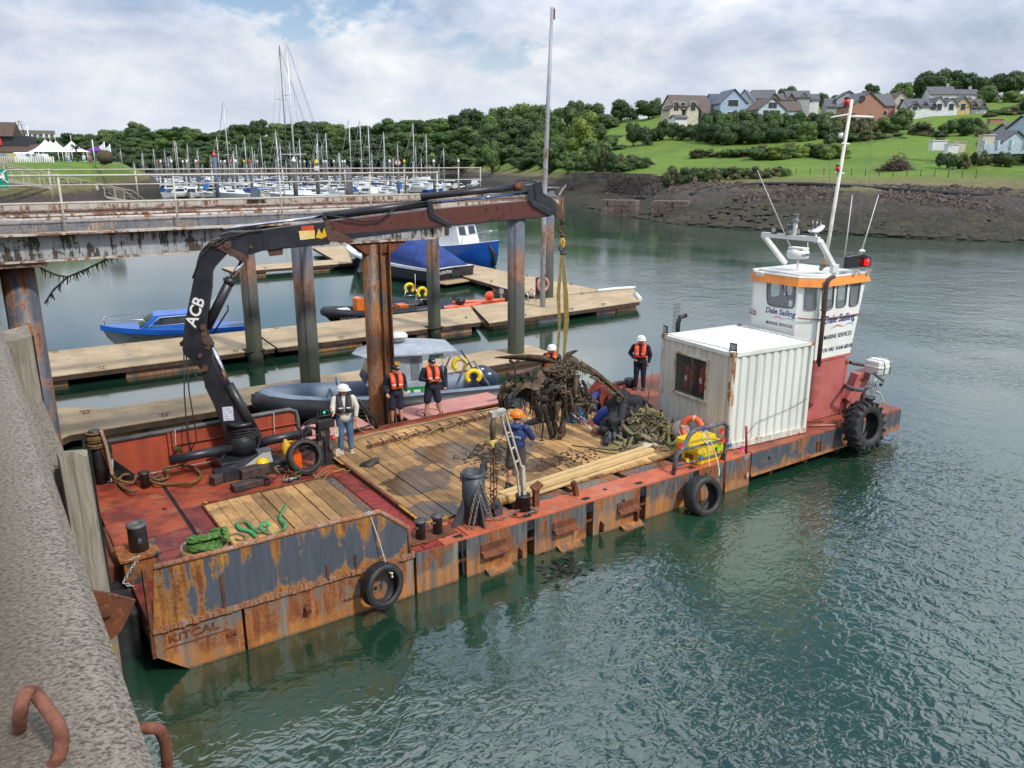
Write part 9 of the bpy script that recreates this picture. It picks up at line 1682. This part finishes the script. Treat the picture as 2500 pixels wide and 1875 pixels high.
for x,y,d,w,h,m,lb in((2284,356,165,1.4,.9,'white','white trailer parked under the olive bush'),(2318,364,160,1.0,.8,'white','white box beside the trailer'),(2333,360,162,1.1,.9,'cream','cream tank beside the white box'),(2415,304,215,1.7,1.2,'brick','small red garden hut on the terraced garden'),(2400,350,156,1.1,1.4,'cream','cream cabin by the garden wall')):c=pD(x,d,zD(y,d));g=G();g.obox(c,(w*2,1.6,h*2),-AZ);g.obox(c+V((0,0,h+.1)),(w*2.2,1.9,.15),-AZ);tag(g.build('shed',WMt[m]),lb,'shed')
PO=thing('tall_pole','very tall slim steel pole leaning slightly beside the boom head','pole',(26.6,25.05,.5));a,b=hW(1327,520,22.5),hW(1348,18,22.5);g=G();g.tube([V((a.x,22.5,-3)),a,a.lerp(b,.5),b],[.155,.15,.115,.085],10);g.build('pole',rusty('pole_steel',(.36,.40,.46),(.18,.10,.06),(.34,.24,.18),.36,paint2=(.24,.27,.31)),PO);g=G();c=a.lerp(b,.97);g.obox(c+V((.1,0,0)),(.12,.12,.5));g.build('top_fitting',M_pin,PO)
# left bank: marquees, pub, cars, flags, gangway
mq=mk('marquee_white',(.80,.82,.84),.6,bmp=0)
def marquee(x,d,wpx,yp,ye,yb,lb):
 q=pD(x,d);zp,ze,zb=zD(yp,d),zD(ye,d),zD(yb,d);T=thing('marquee',lb,'marquee',(q.x,q.y,zb));w=wpx/F*d/2;g=G();rings=[]
 for t in(0,.12,.3,.5,.7,.85,.95,1):r=w*(1-t)**1.0+.03;z=ze+(zp-ze)*t**1.7;rings.append([(q.x+r*1.35*math.cos(a)*min(1,1/max(abs(math.cos(a)),abs(math.sin(a))))*.75,q.y+r*1.35*math.sin(a)*min(1,1/max(abs(math.cos(a)),abs(math.sin(a))))*.75,z)for a in[2*pi*j/16 for j in range(16)]])
 g.ring(rings,0,True,True);g.build('canopy',mq,T);g=G();g.tube([(q.x,q.y,zp),(q.x,q.y,zp+1)],.05,5);g.build('finial',mq,T)
 for sx in(-1,1):
  for sy in(-1,1):g=G();g.tube([(q.x+sx*w*.85,q.y+sy*w*.85,zb-.5),(q.x+sx*w*.85,q.y+sy*w*.85,ze)],.06,5);g.build('post',mq,T)
marquee(118,138,84,341,371,394,'white peaked marquee nearest the pub');marquee(130,146,70,343,371,393,'white peaked marquee second in line');marquee(143,150,64,344,371,393,'white peaked marquee third in line');marquee(181,146,80,344,371,394,'white peaked marquee furthest right beside the palm')
PB=thing('pub_building','brown roofed waterside pub at the left edge with a white awning','building',pD(10,142,8));Mx=Matrix.Translation(pD(0,145,8))@Matrix.Rotation(-AZ+.3,4,'Z');rf=mk('pub_tiles',(.10,.06,.045),.8,c2=(.07,.045,.035),sc=2)
def wp2(g):g.v=[tuple(Mx@V(p))for p in g.v];return g
g=G();g.box(-9,5.2,0,9,-1,2.0);wp2(g).build('wall',WMt['cream'],PB);g=G();g.box(-9,4.4,2,8,2.9,4.6);wp2(g).build('upper_wall',trim_,PB);g=G();g.prism([(-9,-.6,1.9),(-9,3,3.2),(-9,9,3.2),(-9,9,1.9)],(15,0,0));wp2(g).build('roof',rf,PB);g=G();g.prism([(-9,1.4,4.5),(-9,5,7.0),(-9,8.6,4.5)],(11.2,0,0));wp2(g).build('roof',rf,PB);g=G();g.prism([(2.5,-.7,1.7),(2.5,-.7,1.8),(2.5,-3.2,1.0),(2.5,-3.2,.9)],(3.2,0,0));wp2(g).build('awning',mq,PB);g=G();g.box(-.8,.3,1.8,1.9,3.0,4.3);wp2(g).build('red_banner',mk('rag_red',(.62,.04,.03),.7),PB)
for k in range(4):g=G();g.box(-3.4+1.7*k,-2.6+1.7*k,-.05,-.01,.4,1.3);wp2(g).build('window',gls,PB)
def car(x,d,rz,mc,lb,grp=None):
 T=thing('parked_car',lb,'car',(0,0,0),local=True,group=grp);p=pD(x,d,8.05);g=G();P=[(-2.1,.35),(-2.15,.85),(-1.75,1.0),(-1.2,1.42),(.3,1.45),(1.1,1.0),(1.95,.85),(2.15,.6),(2.1,.3)];g.prism([(a,-.85,b)for a,b in P],(0,1.7,0));g.build('body',mc,T);g=G();[g.prism([(-1.5,s,1.02),(-1.1,s,1.36),(.25,s,1.38),(.9,s,1.02)],(0,.02,0))for s in(-.87,.85)];g.build('windows',gls,T)
 for sx in(-1.3,1.3):
  for sy in(-.8,.8):g=G();g.tube([(sx,sy-.1,.32),(sx,sy+.1,.32)],.32,12);g.build('wheel',M_rubber,T)
 T.location=p;T.rotation_euler=(0,0,rz)
cc=[mk('car_'+n,c,.25,.3,bmp=0)for n,c in(('gold',(.35,.30,.10)),('silver',(.5,.52,.55)),('white',(.7,.7,.7)),('grey',(.15,.16,.18)))]
for i,(x,d,m,n)in enumerate(((2,128,3,'dark grey car at the picture edge'),(24,131,0,'gold car before the pub'),(42,134,1,'silver car, third from the edge'),(58,137,1,'silver car, fourth from the edge'),(74,139,2,'white car, fifth from the edge'),(90,141,1,'silver car, sixth from the edge'),(105,143,2,'white car beside the first marquee'))):car(x,d,-AZ-.9,cc[m],n)
for i in range(26):x=-4+i*5.4;p=pD(x,121+i*.35,8.0);g=G();g.box(p.x-.09,p.x+.09,p.y-.09,p.y+.09,7.6,9.0);tag(g.build('bollard_post',M_dav if i<8 else M_white),('tan' if i<8 else 'white')+' wooden bollard post in front of the parked cars','bollard','bollard posts by the cars')
for x,yt,d,fl,lb in((232,341,132,0,'white flagpole standing on the grass edge'),(260,346,140,1,'flagpole with a white banner right of the marquees'),(273,352,150,1,'second bannered flagpole furthest right'),(79,306,150,0,'tall cream pole behind the pub')):
 p=pD(x,d,8);T=thing('flagpole',lb,'flagpole',p);g=G();g.tube([p-V((0,0,.5)),V((p.x,p.y,zD(yt,d)))],.09,6);g.build('pole',mq,T)
 if fl:z=zD(yt,d);g=G();g.prism([(p.x,p.y,z-.1),(p.x-.9*ca,p.y+.9*sa,z-.8),(p.x-.8*ca,p.y+.8*sa,z-2.4),(p.x,p.y,z-2.6)],(.02,.02,0));g.build('flag',mq,T)
T=thing('palm','small dark palm between the marquees','palm',pD(190,140,8));p=pD(190,140,8);g=G();g.tube([p,p+V((0,0,2.4))],.12,6);g.build('trunk',bark,T);g=G()
for k in range(26):a=k*2.4;d_=V((math.cos(a),math.sin(a),.7-(k%5)*.25));g.tube([p+V((0,0,2.4)),p+V((0,0,2.5))+d_*.7,p+V((0,0,2.3))+d_*1.1],[.05,.07,.01],4)
g.build('fronds',LM[0],T)
for k,(x,d)in enumerate(((236,140),(243,145),(250,150))):p=pD(x,d,8);T=thing('parasol','purple parasol, %s of three'%('left','middle','right')[k],'parasol',p);g=G();g.lathe([(1.5,2.0),(.05,2.7)],p,8,sm=False);g.build('canopy',mk('parasol_purple',(.14,.02,.25),.7),T);g=G();g.tube([p,p+V((0,0,2.1))],.04,5);g.build('pole',M_white,T)
g=G();p=pD(258,132,8);lump(g,p+V((0,0,.9)),(1.2,1.2,1.1),5,14,.25,2);tag(g.build('clipped_bush',mk('bush_brown',(.075,.05,.035),.9,c2=(.05,.06,.025),sc=2,bmp=1,bsc=6,bd=.1)),'round reddish brown clipped bush on the grass edge','bush')
for i,(x,c,lb)in enumerate(((206,'sky','person in a teal top seated outside the marquee'),(220,'brick','person in red seated beside the one in teal'),(168,'blue','person in blue standing under the marquee'))):p=pD(x,133,8);T=thing('person',lb,'person',p);g=G();lump(g,p+V((0,0,.75)),(.3,.3,.5),i,10,.15,2);caps(g,p+V((0,0,.2)),p+V((.3,-.3,.25)),.14,.12,6);g.build('body',WMt[c],T);g=G();g.sph(p+V((0,0,1.42)),.16,8);g.build('head',M_skin,T)
GW=thing('gangway','long cream lattice gangway sloping from the bank down to the marina','gangway',pD(0,95,7));gm=mk('gangway_cream',(.50,.45,.36),.6,c2=(.40,.36,.29),sc=2)
A0,A1=pD(-40,92,zD(432,92)),pD(350,150,.7);sd_=V((-(A1-A0).y,(A1-A0).x,0)).normalized()*1.3;N=11
for o_ in(V((0,0,0)),sd_):
 g=G();g.beam(A0+o_,A1+o_,.14,.40);g.build('bottom_chord',gm,GW);g=G();tp=V((0,0,1.9));g.beam(A0+o_+tp,A0.lerp(A1,.86)+o_+tp,.14,.16);g.beam(A0.lerp(A1,.86)+o_+tp,A1+o_+V((0,0,.3)),.12,.14);g.build('top_chord',gm,GW)
 for k in range(N):t,t2=k/N*.86,(k+1)/N*.86;p,q2=A0.lerp(A1,t)+o_,A0.lerp(A1,t2)+o_;g=G();g.beam(p,p+tp,.1,.1,up=(1,0,0));g.build('upright',gm,GW);g=G();g.beam(p+tp,q2,.07,.07,up=(1,0,0));g.build('diagonal',gm,GW)
 for zz in(.7,1.3):g=G();g.beam(A0+o_+V((0,0,zz)),A0.lerp(A1,.86)+o_+V((0,0,zz)),.05,.05);g.build('side_rail',gm,GW)
c=A0.lerp(A1,.55)+V((0,-.3,1.2));g=G();g.obox(c,(1.3,.05,.9),-AZ);g.build('notice',M_white,GW)
T=thing('viaduct','long pale viaduct parapet on the far left skyline','viaduct',pD(90,640,30));a,b=pD(20,640,zD(322,640)),pD(142,640,zD(324,640));g=G();g.beam(a,b,3,3.0);g.build('parapet',mk('viaduct_stone',(.20,.18,.16),.9),T)
for k in range(9):p=a.lerp(b,(k+.5)/9);g=G();g.box(p.x-1.2,p.x+1.2,p.y-1.2,p.y+1.2,5,p.z-1.5);g.build('pier',MATS['viaduct_stone'],T)
T=thing('pylon','small lattice pylon on the far left skyline','pylon',pD(62,620,25));p=pD(62,620,25);zt=zD(294,620);g=G();[g.tube([(p.x+sx*2.2,p.y+sy*2.2,28),(p.x+sx*.3,p.y+sy*.3,zt)],.14,4)for sx in(-1,1)for sy in(-1,1)];[g.tube([p+V((-w*ca,w*sa,z-25)),p+V((w*ca,-w*sa,z-25))],.12,4)for w,z in((4,zt-3),(3,zt-1))];g.build('lattice',trim_,T)
